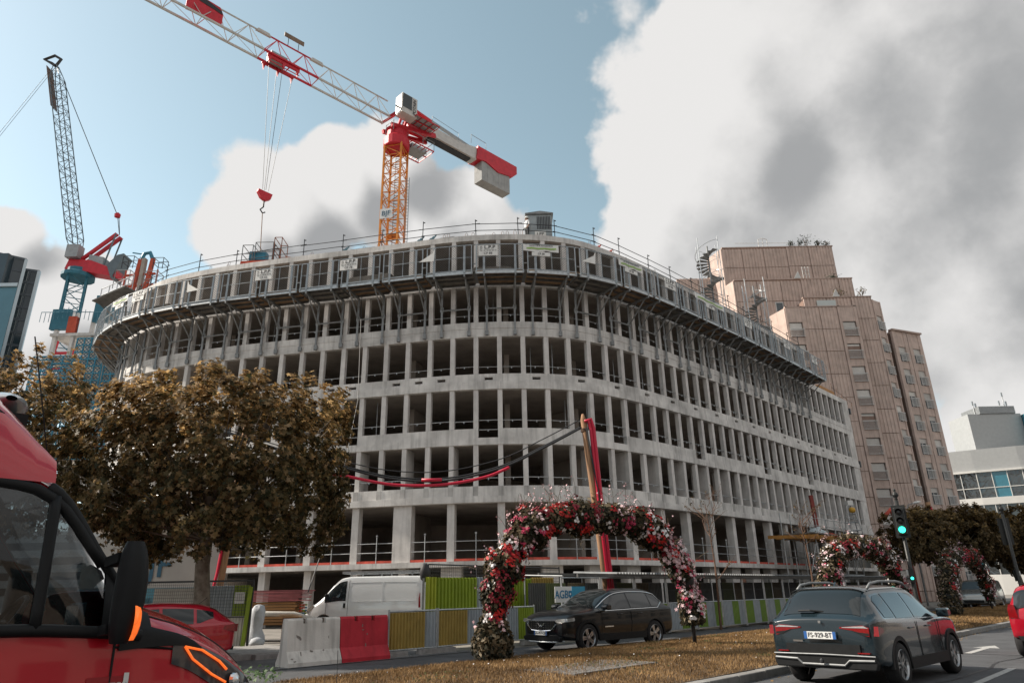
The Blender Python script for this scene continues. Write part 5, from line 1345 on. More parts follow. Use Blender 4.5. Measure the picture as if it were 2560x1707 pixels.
for j,(oz,r_,w) in enumerate(((0.0,.045,'thick lower'),(.10,.035,'middle'),(.28,.022,'thin upper'))):
    P = [(x,y+.05*j,z+oz*(1-.5*abs(i-4)/4)+(.0 if j < 2 else .2*(i/7))) for i,(x,y,z) in enumerate(base)]
    tag(MB().path(spline(P), r_, 6).build('overhead_cable', blk, smooth=True), '%s black cable sagging across the building front to the wooden pole' % w, 'cable', 'overhead site cables')
P = [(-8.0,27.44,6.2),(-6.9,27.44,6.08),(-4.9,27.44,5.68),(-2.9,27.44,5.64),(-1.2,27.44,5.9),(-.2,27.44,6.28)]
tag(MB().path(spline(P), .06, 7).build('cable_sleeve', redtube, smooth=True), 'red plastic sleeve on the lowest overhead cable', 'sleeve')
tag(MB().path([(-3.7,27.4,5.83),(-3.3,27.4,5.82),(-2.9,27.4,5.83)], .07, 7).build('short_sleeve', redtube, smooth=True), 'short red sleeve piece on the black overhead cables', 'sleeve')
q = Vector((-11.4,27.5,0)); T = thing('rear_pole', 'wooden pole with red cable behind the plane tree trunk', 'pole', q)
MB().path([q, q+Vector((.25,0,4)), q+Vector((.4,0,8.2))], .13, 8).build('shaft', polew, T, smooth=True)
MB().path([q+Vector((-.35,-.1,0)), q+Vector((0,-.1,2.5)), q+Vector((.2,-.15,5))], .06, 6).build('red_sleeve', redtube, T)
tag(MB().path([atY(905,735,38.6), atY(895,1000,33), atY(838,1280,29), atY(770,1480,27)], .02, 4).build('hanging_cord', blk), 'thin black cord hanging down the facade to the site ground', 'cord')
# ------------------------------------------------------------------ traffic lights, lamps, bollard
tlg = M('signal_black', (.018,.02,.02), .45, var=.1); lit = M('green_signal_lit', (.02,.5,.35), .4, emit=(.03,.85,.55), estr=2.2, var=0); redlit = M('red_signal_lit', (.5,.02,.02), .4, emit=(.9,.03,.03), estr=1.5, var=0); lens = M('signal_lens_off', (.02,.02,.02), .2, var=0)
def signal(base, label, facing, on=True, green=True, htop=4.65):
    T = thing('traffic_light', label, 'traffic light', base); b = Vector(base); f = Vector(facing).normalized(); s = Vector((-f.y,f.x,0))
    MB().lathe([(.17,0),(.17,.3),(.12,.4),(.14,.5),(.09,.65),(.075,.9),(.065,htop-.15)], 12, b).build('pole', tlg, T, smooth=True)
    MB().lathe([(.03,0),(.07,.03),(.04,.08),(.10,.14),(.12,.2),(.10,.27),(.03,.32),(.05,.36),(.055,.40),(.01,.45)], 12, b+UP*(htop-.15)).build('finial', tlg, T, smooth=True)
    zc = htop-.95; o = b+f*.22
    hd = MB().obox(o+UP*zc, s*.17, f*.10, UP*.50).build('signal_head', tlg, T, bevel=.03)
    MB().obox(o-f*.11+UP*zc, s*.24, f*.008, UP*.60).build('backboard', tlg, T)
    for k,dz in enumerate((.32,0,-.32)):
        c = o+f*.10+UP*(zc+dz)
        m_ = (lit if green else lens) if (k == 2 and on) else ((redlit if not green and on and k == 0 else lens))
        MB().lathe([(.115,0),(.11,.015),(.06,.03),(.01,.035)], 16, c, f).build('lens', m_, hd, smooth=True)
        mb = MB(); pts = [[c+(s*math.cos(t)+UP*math.sin(t))*.13+f*u for t in np.linspace(-.1,3.24,10)] for u in (0,.16)]; mb.grid(pts); mb.build('visor', tlg, hd, fix=False)
    c2 = b+f*.13+UP*1.75; h2 = MB().obox(c2, s*.09, f*.07, UP*.24).build('repeater_head', tlg, T)
    if on: MB().lathe([(.05,0),(.045,.01),(.01,.015)], 12, c2+f*.07-UP*.1, f).build('repeater_lens', lit if green else redlit, h2)
    MB().obox(b-s*.1+f*.1+UP*1.85, s*.06, f*.01, UP*.1).build('plate', signw, T)
    return T
signal((14.75,27,.15), 'black traffic light showing green on the verge behind the dark grey car', (-.5,-.87,0))
signal((22.85,33,.15), 'dark traffic light seen at the right edge above the red car', (.2,.98,0), on=False)
signal((37.5,50.5,.05), 'small far traffic light showing red beside the distant trees', (-.5,-.87,0), green=False, htop=3.3)
def lamp(base, h, label, dx):
    T = thing('street_lamp', label, 'street lamp', base, group='street lamps beyond the trees'); b = Vector(base)
    MB().tube(b, b+UP*(h-.3), .09, 8, .06).build('pole', galv_d, T)
    MB().path([b+UP*(h-.35), b+UP*h+Vector((.2*dx,0,0)), b+UP*(h+.12)+Vector((1.0*dx,0,0))], .05, 6).build('arm', galv_d, T)
    mb = MB(); P = [[b+UP*(h+.12)+Vector(((1.0+u)*dx,math.cos(t)*.28*math.sin(math.pi*(u+.15)/1.5),math.sin(t)*.13*math.sin(math.pi*(u+.15)/1.5)+u*.1)) for t in np.linspace(0,6.283,11)] for u in np.linspace(-.1,1.3,8)]
    mb.grid(P).build('lamp_head', signw, T, smooth=True)
lamp((33.6,60,0), 8.1, 'grey street lamp rising in front of the brown apartments', .55); lamp((39.0,60,0), 6.7, 'grey street lamp rising in front of the white office', .55)
c = Vector((-2.25,9.05,.12)); T = thing('green_bollard', 'low green plastic bollard with domed cap and whip antenna', 'bollard', c)
gp = M('bollard_green', (.13,.22,.15), .6, var=.12)
MB().lathe([(.155,0),(.155,.28),(.165,.29),(.165,.31)], 20, c).build('body', gp, T, smooth=True)
MB().lathe([(.185,.30),(.19,.32),(.18,.345),(.12,.365),(.01,.37)], 20, c).build('cap', gp, T, smooth=True)
MB().tube(c+Vector((.08,0,.35)), c+Vector((.07,0,.78)), .004, 4).build('antenna', blk, T)
# ------------------------------------------------------------------ scaffold entrance at the far right of the building
yel = M('formwork_yellow', (.42,.20,.05), .6, var=.2); SCF = thing('entrance_scaffold', 'scaffold tower with orange timber beams at the right end of the building', 'scaffold', (24,52,0))
def SP(a, p, z): return RP(a, p, z)
def onY(px,py,Y): return atY(px,py,Y)
gx = [Vector((18.6,50.2,0))+UA*k*1.7 for k in range(7)]
for k,q in enumerate(gx):
    for w in (0,1):
        o = q+UN*(1.6*w+.3); MB().tube(o, o+UP*(4.9 if w else 6.6), .045, 5).build('standard', galv, SCF)
mb = MB()
for z in (1.2,2.4,3.6,4.8):
    for w in (0,1): mb.tube(gx[0]+UN*(1.6*w+.3)+UP*z, gx[-1]+UN*(1.6*w+.3)+UP*z, .04, 5)
mb.build('ledger', galv, SCF)
mb = MB()
for k in range(6):
    a_, b_ = gx[k]+UN*1.9, gx[k+1]+UN*1.9; mb.tube(a_+UP*.2, b_+UP*2.4, .022, 4); mb.tube(b_+UP*2.4, a_+UP*4.6, .022, 4); mb.tube(a_+UP*2.4, b_+UP*4.6, .022, 4)
mb.build('brace', galv, SCF)
for k in range(8):
    o = gx[0]+UA*(k*1.35-.6)+UP*4.95; MB().beam(o-UN*.5, o+UN*3.0-UP*.12, .10, .22).build('timber_beam', yel, SCF)
MB().beam(gx[0]-UA*1.6+UN*2.2+UP*4.80, gx[3]+UN*2.2+UP*4.95, .14, .26).build('edge_beam', yel, SCF)
MB().beam(gx[2]+UN*2.3+UP*5.15, gx[6]+UA*1.2+UN*2.3+UP*4.7, .12, .22).build('red_beam', redboard, SCF)
MB().obox(gx[3]+UN*1.2+UP*5.12, UA*5.0, UN*1.2, UP*.04).build('deck', plyd, SCF)
for k in range(6):
    mb = MB(); o = gx[k]+UN*2.1
    mb.tube(o+UP*5.1, o+UP*6.5, .025, 5); mb.tube(o+UP*5.7, gx[k+1]+UN*2.1+UP*5.65, .022, 4); mb.tube(o+UP*6.2, gx[k+1]+UN*2.1+UP*6.15, .022, 4); mb.build('deck_rail', galv, SCF)
MB().beam(gx[4]+UN*.2+UP*5.2, gx[4]-UA*.3+UN*.2+UP*8.4, .25, .25).build('red_prop', M('red_prop_dull',(.25,.05,.04),.7,var=.2), SCF)
mb = MB()
for k in range(8): mb.tube(gx[3]+UA*(k*.2)+UN*1.95+UP*.1, gx[3]+UA*(k*.2)+UN*1.95+UP*4.4, .012, 4)
mb.build('mesh_panel', galv, SCF)
T = thing('dust_sheet', 'pale plastic sheet heaped on the scaffold deck', 'sheet', gx[2]+UP*5.2)
mb = MB(); P = []
for u in np.linspace(-1,1,9): P.append([gx[2]+UA*(u*1.1+.6)+UN*(1.2+v*.6)+UP*(5.2+.55*(1-u*u)*(1-v*v)+.12*math.sin(u*7+v*5)) for v in np.linspace(-1,1,7)])
mb.grid(P).build('sheet', M('plastic_pale',(.48,.55,.58),.4,var=.15,bump=.5,bscale=6), T, smooth=True)
# concrete hopper stand and worker near the corner
mb = MB(); o = atY(2135,1330,54); 
hm = thing('hoist_stand', 'grey lattice hoist stand on the scaffold deck', 'hoist', (o.x,54,5.2))
for sx,sy in ((-.5,-.4),(.5,-.4),(.5,.4),(-.5,.4)): mb.tube((o.x+sx,54+sy,5.2),(o.x+sx*.4,54+sy*.4,7.5),.035,5)
for z,f in ((5.6,.9),(6.2,.7),(6.8,.6)): 
    for s1,s2 in (((-.5,-.4),(.5,-.4)),((.5,-.4),(.5,.4)),((-.5,.4),(.5,.4))): mb.tube((o.x+s1[0]*f,54+s1[1]*f,z),(o.x+s2[0]*f,54+s2[1]*f,z),.025,4)
mb.build('lattice', galv, hm)
MB().lathe([(.1,0),(.2,.06),(.22,.2),(.2,.34),(.1,.4)], 14, (o.x-.15,53.7,7.1), (1,.2,0)).build('drum', M('drum_yellow',(.60,.33,.04),.5,var=.1), hm, smooth=True)
MB().obox((o.x+.05,54,7.65), Vector((.2,0,0)), Vector((0,.2,0)), UP*.18).build('motor', signw, hm)
mb = MB(); o2 = atY(2262,1330,56); mb.path([Vector((o2.x,56,0)), Vector((o2.x-.2,56,6.2)), Vector((o2.x-.8,56,7.3)), Vector((o2.x-1.5,56,6.6))], .2, 7)
tag(mb.build('pump_pipe', redboard, smooth=True), 'bent red concrete pump pipe beside the scaffold', 'pipe')
q = Vector((33.0,52.5,0)); T = thing('far_cable_pole', 'rust red leaning cable pole in front of the right hand trees', 'pole', q)
MB().path([q, atY(2352,1390,52.5), atY(2318,1255,52.5)], .2, 8).build('shaft', polew, T, smooth=True)
MB().path([atY(2322,1272,52.4), atY(2308,1275,52.4), atY(2285,1330,52.4)], .10, 6).build('cable_loop', blk, T)
MB().path([atY(2368,1400,52.3), atY(2345,1310,52.3), atY(2325,1265,52.3)], .09, 6).build('red_sleeve', redtube, T)
# spiral stair towers on the roof to the right
def spiral(base, h, r_, label, rails=True):
    T = thing('stair_tower', label, 'stair tower', base, group='spiral stair towers behind the platforms'); b = Vector(base)
    MB().tube(b, b+UP*(h+.5), .08, 8).build('newel', galv_d, T)
    n = int(h/.21); me = MB().add([(0,-.09,0),(r_,-.30,0),(r_,.30,0),(0,.09,0),(0,-.09,.03),(r_,-.30,.03),(r_,.30,.03),(0,.09,.03)], [(0,3,2,1),(4,5,6,7),(0,1,5,4),(1,2,6,5),(2,3,7,6),(3,0,4,7)]).mesh('tread'); me.materials.append(galv_d)
    for i in range(n): inst(me, 'tread', T, Matrix.Translation((0,0,i*.21)) @ Matrix.Rotation(i*.42,4,'Z'))
    for k in range(4):
        a_ = k*1.57+.6; o = b+Vector((math.cos(a_),math.sin(a_),0))*(r_+.12); MB().tube(o, o+UP*(h+1.0), .04, 5).build('outer_post', galv, T)
    mb = MB(); mb.path([b+Vector((math.cos(t)*(r_+.05),math.sin(t)*(r_+.05),t/.42*.21+.95)) for t in np.arange(0,n*.42,.35)], .025, 5); mb.build('handrail', galv, T)
    mb = MB()
    for k in range(4):
        for z in np.arange(1.2,h+1,1.9):
            a_, b2 = k*1.57+.6, (k+1)*1.57+.6; mb.tube(b+Vector((math.cos(a_),math.sin(a_),0))*(r_+.12)+UP*z, b+Vector((math.cos(b2),math.sin(b2),0))*(r_+.12)+UP*(z-.9), .02, 4)
    mb.build('brace', galv, T)
c = atY(1778,700,57.5); spiral((c.x,57.5,22.3), c.z-22.3+3.0, 1.15, 'tall spiral scaffold stair behind the platforms, nearer of two')
c = atY(1895,800,63.0); spiral((c.x,63.0,19.4), c.z-19.4+3.2, 1.15, 'lower spiral scaffold stair behind the platforms, farther of two')
# short timber stack and rail on the lower roof at the right end
s = s_at_px(2060, 19.5, -.5); p, t, n = fac(s, -.6); T = thing('roof_timber', 'small stack of yellow timber on the lower roof at right end', 'timber stack', p+UP*19.35)
for k in range(4): MB().obox(p+UP*(19.42+k*.12), t*1.9, n*.4, UP*.05).build('beam', yel, T)
T = thing('end_rail', 'thin rail and rods along the lower roof edge at right end', 'guardrail', p+t*4+UP*19.35)
for k in range(5): o = fac(s+2+k*1.3,-.4)[0]+UP*19.3; MB().tube(o, o+UP*(1.5-.25*k), .025, 5).build('post', rebar, T)
a_, b_ = fac(s+2,-.4)[0]+UP*20.4, fac(s+7.5,-.4)[0]+UP*19.7; MB().tube(a_,b_,.02,5).build('rail', darksteel, T)
# ------------------------------------------------------------------ vehicles
cglass = M('car_glass', (.012,.016,.018), .03, spec=.75, var=0); tyre = M('tyre', (.016,.016,.017), .85, var=.2, scale=20); alloy = M('alloy', (.42,.43,.44), .3, .85, var=0); alloy_d = M('alloy_dark', (.05,.05,.055), .35, .7, var=0)
plastic = M('black_plastic', (.012,.013,.014), .55, var=.2, scale=9, spec=.2); chrome = M('chrome', (.65,.66,.67), .15, 1., var=0); tail = M('tail_lamp', (.20,.004,.006), .12, spec=.6, coat=.5, var=.25, scale=20); headl = M('head_lamp', (.55,.58,.6), .08, .5, spec=.8, var=.2, scale=12); amber = M('amber_lamp_lit', (.8,.25,.03), .2, emit=(1.,.13,.02), estr=.40, var=.5, scale=40)
platew = M('plate_white', (.68,.69,.68), .5, var=0); plateb = M('plate_blue', (.02,.10,.32), .5, var=0); seatm = M('seat_dark', (.03,.03,.033), .8, var=.2)
class Surf:
    def __init__(s, st):
        st = sorted(st); s.x = np.array([a[0] for a in st]); s.p = np.array([a[1:] for a in st])
        s.R = np.array([s.ring(q) for q in s.p])
    def ring(s, q):
        zb,wb,zs,ws,zt,wt = q
        p5 = (ws*.985, zs); p7 = (wt+ (.0), zt-min(.075,.35*(zt-zs)+.012)); 
        return np.array([(0,zb),(wb*.6,zb),(wb,zb+.035),(ws*.998,zb+.28*(zs-zb)),(ws*1.004,zb+.66*(zs-zb)),p5,((p5[0]+p7[0])/2+.02,(p5[1]+p7[1])/2),p7,(wt*.72,zt-.012),(0,zt)])
    def __call__(s, x, t, side=-1):
        x = min(max(x, s.x[0]), s.x[-1]); i = min(max(int(np.searchsorted(s.x, x)-1), 0), len(s.x)-2)
        u = (x-s.x[i])/(s.x[i+1]-s.x[i])
        def tang(k):
            if k == 0: return (s.R[1]-s.R[0])/(s.x[1]-s.x[0])
            if k == len(s.x)-1: return (s.R[-1]-s.R[-2])/(s.x[-1]-s.x[-2])
            a = (s.R[k]-s.R[k-1])/(s.x[k]-s.x[k-1]); b = (s.R[k+1]-s.R[k])/(s.x[k+1]-s.x[k])
            return np.where(a*b > 0, 2*a*b/np.where(np.abs(a+b) < 1e-9, 1, a+b), 0)
        h = s.x[i+1]-s.x[i]; m0, m1 = tang(i), tang(i+1)
        Rg = s.R[i]*(2*u**3-3*u*u+1)+m0*h*(u**3-2*u*u+u)+s.R[i+1]*(-2*u**3+3*u*u)+m1*h*(u**3-u*u)
        t = min(max(t,0),9); j = min(int(t),8); v = t-j
        p0,p1,p2,p3 = Rg[max(j-1,0)],Rg[j],Rg[j+1],Rg[min(j+2,9)]
        if j == 0: p0 = np.array([-p2[0], p2[1]])
        if j == 8: p3 = np.array([-p1[0], p1[1]])
        k = .5*((2*p1)+(-p0+p2)*v+(2*p0-5*p1+4*p2-p3)*v*v+(-p0+3*p1-3*p2+p3)*v**3)
        lin = p1+(p2-p1)*v; k = .55*k+.45*lin
        return Vector((x, side*k[0], k[1]))
    def q(s, x, q): return s(x, q, -1) if q <= 9 else s(x, 18-q, 1)
    def xs(s, sub=5):
        o = []
        for a,b in zip(s.x[:-1], s.x[1:]): o += [a+(b-a)*k/sub for k in range(sub)]
        return o+[s.x[-1]]
def body_mesh(S, holes=None, sub=5):
    xs = S.xs(sub); qs = list(np.linspace(0,18,91))[:-1]; n = len(qs); mb = MB()
    vs = [S.q(x,q) for x in xs for q in qs]; fs = []
    for i in range(len(xs)-1):
        for j in range(n):
            if holes and holes((xs[i]+xs[i+1])/2, (qs[j]+.1)): continue
            fs.append((i*n+j, (i+1)*n+j, (i+1)*n+(j+1)%n, i*n+(j+1)%n))
    fs += [tuple(range(n)), tuple(range(len(xs)*n-1, (len(xs)-1)*n-1, -1))]
    return mb.add(vs, fs)
def patch(S, x0, x1, qlo, qhi, nx=10, nq=8, eps=.006):
    """sheet lying just proud of the body: x from x0 to x1, ring parameter between two functions of x"""
    f = lambda g, x: g(x) if callable(g) else g
    P = []
    for i in range(nx+1):
        x = x0+(x1-x0)*i/nx; r_ = []
        for j in range(nq+1):
            a, b = f(qlo,x), f(qhi,x); q = a+(b-a)*j/nq; p = S.q(x,q)
            e = .01; dx = S.q(x+e,q)-S.q(x-e,q); dq = S.q(x,q+e)-S.q(x,q-e); n = dx.cross(dq)
            n = n.normalized() if n.length > 1e-9 else Vector((0,0,1))
            c = Vector((x,0,.8)); 
            if n.dot(p-c) < 0: n = -n
            r_.append(p+n*eps)
        P.append(r_)
    return MB().grid(P)
_wheel = {}
def wheel_parts(r_, w, style):
    key = (r_, w, style)
    if key in _wheel: return _wheel[key]
    ty = MB().lathe([(r_*.68,-w/2),(r_*.9,-w/2-.005),(r_*.985,-w/2+.03),(r_,-w/4),(r_,w/4),(r_*.985,w/2-.03),(r_*.9,w/2+.005),(r_*.68,w/2)], 28, (0,0,0), (0,1,0), False).mesh('tyre', True); ty.materials.append(tyre)
    mb = MB(); mb.lathe([(r_*.70,.0),(r_*.70,w/2-.01),(r_*.66,w/2),(r_*.62,w/2-.03),(r_*.60,.0)], 28, (0,0,0), (0,1,0), False)
    ns = 5 if style != 'van' else 8
    for k in range(ns):
        for dd in ((-.13,.13) if style == 'twin' else (0,)):
            a = 2*math.pi*k/ns+dd; c_, s_ = math.cos(a), math.sin(a); wd = .028 if style == 'twin' else .055
            o = Vector((c_*r_*.36,w/2-.035,s_*r_*.36)); mb.obox(o, Vector((c_,0,s_))*r_*.30, Vector((-s_,0,c_))*wd, Vector((0,.012,0)))
    mb.lathe([(r_*.16,w/2-.05),(r_*.15,w/2-.01),(.01,w/2-.005)], 16, (0,0,0), (0,1,0))
    rm = mb.mesh('rim'); rm.materials.append(alloy if style != 'dark' else alloy_d)
    dk = MB().lathe([(r_*.66,.02),(.02,.02)], 24, (0,0,0), (0,1,0)).mesh('brake_disc'); dk.materials.append(alloy_d)
    _wheel[key] = (ty, rm, dk); return _wheel[key]
def add_wheels(T, axles, track, r_, w=.2, style='twin', z=None):
    ty, rm, dk = wheel_parts(r_, w, style)
    for x in axles:
        for s in (-1,1):
            m = Matrix.Translation((x, s*track, r_ if z is None else z))
            if s < 0: m = m @ Matrix.Rotation(math.pi,4,'Z')
            o = inst(ty, 'wheel', T, m); inst(rm, 'rim', o, Matrix.Identity(4)); inst(dk, 'brake_disc', o, Matrix.Identity(4))
def cut_wells(mb, axles, r_, half, name, mat, T, zc):
    me = mb.mesh(name); bm = bmesh.new(); bm.from_mesh(me); bmesh.ops.recalc_face_normals(bm, faces=bm.faces); bm.to_mesh(me); bm.free()
    o = bpy.data.objects.new(name, me); COL.objects.link(o)
    c = MB()
    for x in axles:
        for s in (-1,1): c.tube((x,s*(half-.30),zc), (x,s*(half+.2),zc), r_, 28)
    co = c.build('cutter', mat); 
    md = o.modifiers.new('b','BOOLEAN'); md.object = co; md.operation = 'DIFFERENCE'; md.solver = 'EXACT'
    dg = bpy.context.evaluated_depsgraph_get(); nm = bpy.data.meshes.new_from_object(o.evaluated_get(dg)); bpy.data.objects.remove(o); bpy.data.objects.remove(co)
    nm.materials.clear(); nm.materials.append(mat); q = bpy.data.objects.new(name, nm); COL.objects.link(q); q.parent = T; smooth_angle(q, 38); return q
def arch_trim(x, side, half, r_, zc, mat, T, w=.055, a0=-.1, a1=3.24):
    mb = MB(); P = []
    for t in np.linspace(a0,a1,22): 
        c_, s_ = math.cos(t), math.sin(t); P.append([Vector((x+c_*rr,side*(half+o_),zc+s_*rr)) for rr,o_ in ((r_-.015,-.06),(r_-.015,.018),(r_+w,.02),(r_+w+.01,-.03))])
    mb.grid(P); return mb.build('wheel_arch_trim', mat, T, world=False)
def B(T, nm, mat, *args, smooth=False, bevel=0, par=None):
    mb = MB()
    for a in args: mb.box(*a)
    return mb.build(nm, mat, par or T, world=False, bevel=bevel)
def PM(mb, nm, mat, T, smooth=True): 
    o = mb.build(nm, mat, T, world=False, fix=False, smooth=smooth); return o
def txt(s, T, o, right, up, size, mat=signk, xs=1.0):
    ob = text(s, 'lettering', mat, None, (0,0,0), right, up, size, xs=xs); ob.parent = T; ob.location = o; return ob
def both(S, T, nm, mat, x0, x1, lo, hi, **k):
    for f in (lambda q: q, lambda q: 18-q):
        lo2 = (lambda x, f=f: f(lo(x) if callable(lo) else lo)); hi2 = (lambda x, f=f: f(hi(x) if callable(hi) else hi))
        PM(patch(S, x0, x1, lo2, hi2, **k), nm, mat, T)
def paintm(name, col, metal=.3, rough=.28): return M(name, col, .22, metal, var=.04, scale=1, coat=1.0, spec=.4)

# ---- dark grey estate seen from behind
KA = R(43.5); kh = Vector((math.cos(KA),math.sin(KA),0)); kn = Vector((kh.y,-kh.x,0))
kloc = Vector((6.50,13.62,0))
K = thing('grey_suv', 'dark blue grey SUV with roof rails driving away beside the verge', 'car', kloc, KA)
pk = paintm('paint_slate', (.010,.021,.028), .15, .25)
KS = Surf([(-2.125,.44,.60,.93,.70,.97,.60),(-2.11,.40,.76,.97,.80,1.03,.66),(-2.05,.36,.84,1.0,.86,1.09,.68),(-1.93,.33,.86,1.015,.885,1.25,.655),(-1.74,.3,.87,1.015,.895,1.44,.63),(-1.58,.28,.88,1.0,.897,1.505,.62),(-1.0,.26,.88,.985,.897,1.545,.62),(-.3,.25,.88,.97,.895,1.55,.63),(.15,.25,.88,.965,.893,1.53,.63),(.5,.25,.88,.96,.89,1.44,.64),(.88,.25,.88,.955,.885,1.23,.67),(1.2,.25,.88,.95,.88,1.045,.74),(1.6,.26,.87,.92,.87,.99,.74),(1.9,.30,.84,.86,.83,.93,.66),(2.05,.34,.76,.78,.76,.83,.58),(2.12,.4,.6,.68,.62,.72,.5)])
cut_wells(body_mesh(KS), (-1.30,1.35), .375, .89, 'body', pk, K, .335)
add_wheels(K, (-1.30,1.35), .79, .335, .21)
for x in (-1.30,1.35):
    for s in (-1,1): arch_trim(x, s, .882, .375, .335, plastic, K)
B(K, 'sill_trim', plastic, (-.92,.97,-.905,-.86,.25,.42), (-.92,.97,.86,.905,.25,.42))
both(KS, K, 'front_side_window', cglass, -.33, .98, 5.14, 6.72); both(KS, K, 'rear_side_window', cglass, -1.18, -.40, 5.14, 6.72); both(KS, K, 'quarter_window', cglass, -1.66, -1.24, 5.2, lambda x: 6.68 if x > -1.5 else 6.68-(-1.5-x)*1.5)
PM(patch(KS, -2.03, -1.66, 7.25, 10.75, eps=.008), 'rear_window', cglass, K); PM(patch(KS, .28, 1.14, 7.2, 10.8), 'windscreen', cglass, K)
PM(patch(KS, -1.66, -1.55, 7.1, 10.9, eps=.03), 'spoiler', pk, K)
for s in (-1,1):
    mb = MB(); mb.path([(-1.45,s*.60,1.49),(-1.3,s*.60,1.565),(-.9,s*.60,1.60),(-.1,s*.60,1.60),(.2,s*.60,1.57),(.35,s*.60,1.50)], .022, 8); mb.build('roof_rail', galv_d, K, world=False, smooth=True)
    mb = MB(); mb.prism_ax([(.10,.0),(.28,.02),(.30,.10),(.22,.16),(.08,.15)], (.62,s*.90,.98), (1,0,0), (0,0,1), (0,s,0), .20); mb.build('door_mirror', pk, K, world=False, bevel=.03)
    mb = MB()
    mb.path([(.28,s*.905,.86),(.14,s*.925,.865),(.05,s*.905,.86)], .013, 6); mb.build('door_handle', pk, K, world=False); mb = MB(); mb.path([(-.55,s*.905,.86),(-.69,s*.925,.865),(-.78,s*.905,.86)], .013, 6); mb.build('door_handle', pk, K, world=False)
    # tail lamps: a wedge on the rear face and a wrap on the flank
    mb = MB(); mb.prism_ax([(.765,.78),(.775,.91),(.68,.945),(.54,.935),(.32,.915),(.32,.895),(.52,.868),(.64,.81)], (-2.135,0,0), (0,s,0), (0,0,1), (1,0,0), .08); mb.build('tail_lamp', tail, K, world=False)
    mb = MB(); mb.prism_ax([(-2.10,.79),(-1.86,.85),(-1.88,.90),(-2.08,.93)], (0,s*.80,0), (1,0,0), (0,0,1), (0,s,0), .098); mb.build('tail_lamp_wrap', tail, K, world=False)
    B(K, 'reflector', tail, (-2.18,-2.12,min(s*.56,s*.74),max(s*.56,s*.74),.535,.552))
    MB().prism_ax([(.765,.90),(.70,.935),(.54,.928),(.36,.914),(.36,.906),(.54,.905),(.70,.905)], (-2.14,0,0), (0,s,0), (0,0,1), (1,0,0), .06).build('lamp_strip', headl, K, world=False)
    MB().prism_ax([(.66,.80),(.76,.80),(.76,.83),(.60,.845),(.50,.872),(.50,.868)], (-2.138,0,0), (0,s,0), (0,0,1), (1,0,0), .06).build('lamp_base', plastic, K, world=False)
for s in (-1,1):
    mb = MB(); mb.path([(-1.68,s*.86,1.02),(-.4,s*.872,.995),(.9,s*.868,.985)], .009, 5); mb.build('window_strip', chrome, K, world=False)
    for x in (-.36,.72):
        mb = MB(); mb.path([(x,s*.899,.95),(x-.02,s*.908,.7),(x+.02,s*.9,.42)], .006, 4); mb.build('door_gap', plastic, K, world=False)
MB().prism_ax([(-.56,.50),(.56,.50),(.60,.56),(.60,.66),(-.60,.66),(-.60,.56)], (-2.16,0,0), (0,1,0), (0,0,1), (1,0,0), .06).build('tailgate_recess', plastic, K, world=False)
MB().prism_ax([(-.80,.30),(.80,.30),(.84,.40),(.80,.52),(-.80,.52),(-.84,.40)], (-2.17,0,0), (0,1,0), (0,0,1), (1,0,0), .12).build('rear_bumper', plastic, K, world=False, bevel=.02)
mb = MB(); mb.path([(-2.18,-.80,.44),(-2.185,-.42,.43),(-2.185,-.34,.36),(-2.185,.34,.36),(-2.185,.42,.43),(-2.18,.80,.44)], .018, 6); mb.build('diffuser_trim', galv_d, K, world=False)
mb = MB(); mb.path([(-2.18,-.82,.50),(-2.19,0,.51),(-2.18,.82,.50)], .012, 6); mb.build('bumper_strip', galv_d, K, world=False)
MB().lathe([(.02,0),(.03,.02),(.032,.05),(.01,.075)], 10, (-2.24,0,.38)).build('tow_ball', darksteel, K, world=False)
def plate(T, s, o, right, up, n, w=.52, h=.11, rgt=True):
    right, up, n = Vector(right), Vector(up), Vector(n); o = Vector(o)
    P = MB().obox(o, right*w/2, n*.006, up*h/2).build('number_plate', platew, T, world=False)
    MB().obox(o-right*(w/2-.025)+n*.005, right*.025, n*.003, up*h/2).build('plate_band', plateb, P, world=False); MB().obox(o+right*(w/2-.025)+n*.005, right*.025, n*.003, up*h/2).build('plate_band', plateb, P, world=False)
    txt(s, T, o+n*.008-up*.0, right, up, h*.92, xs=.92)
plate(K, 'FS-929-BT', (-2.172,0,.79), (0,-1,0), UP, (-1,0,0))
MB().obox((-2.165,.38,.70), (0,-.08,0), (.006,0,0), UP*.014).build('badge', chrome, K, world=False); MB().obox((-2.16,-.02,.99), (0,.02,0), (.006,0,0), UP*.02).build('emblem', chrome, K, world=False)
mb = MB(); mb.path([(-2.01,-.05,1.14),(-2.06,.15,1.16),(-2.055,.35,1.155)], .016, 6); mb.build('rear_wiper', plastic, K, world=False)
MB().prism_ax([(0,0),(.12,0),(.03,.07)], (-1.2,-.01,1.535), (-1,0,0), UP, (0,1,0), .02).build('antenna_fin', pk, K, world=False)

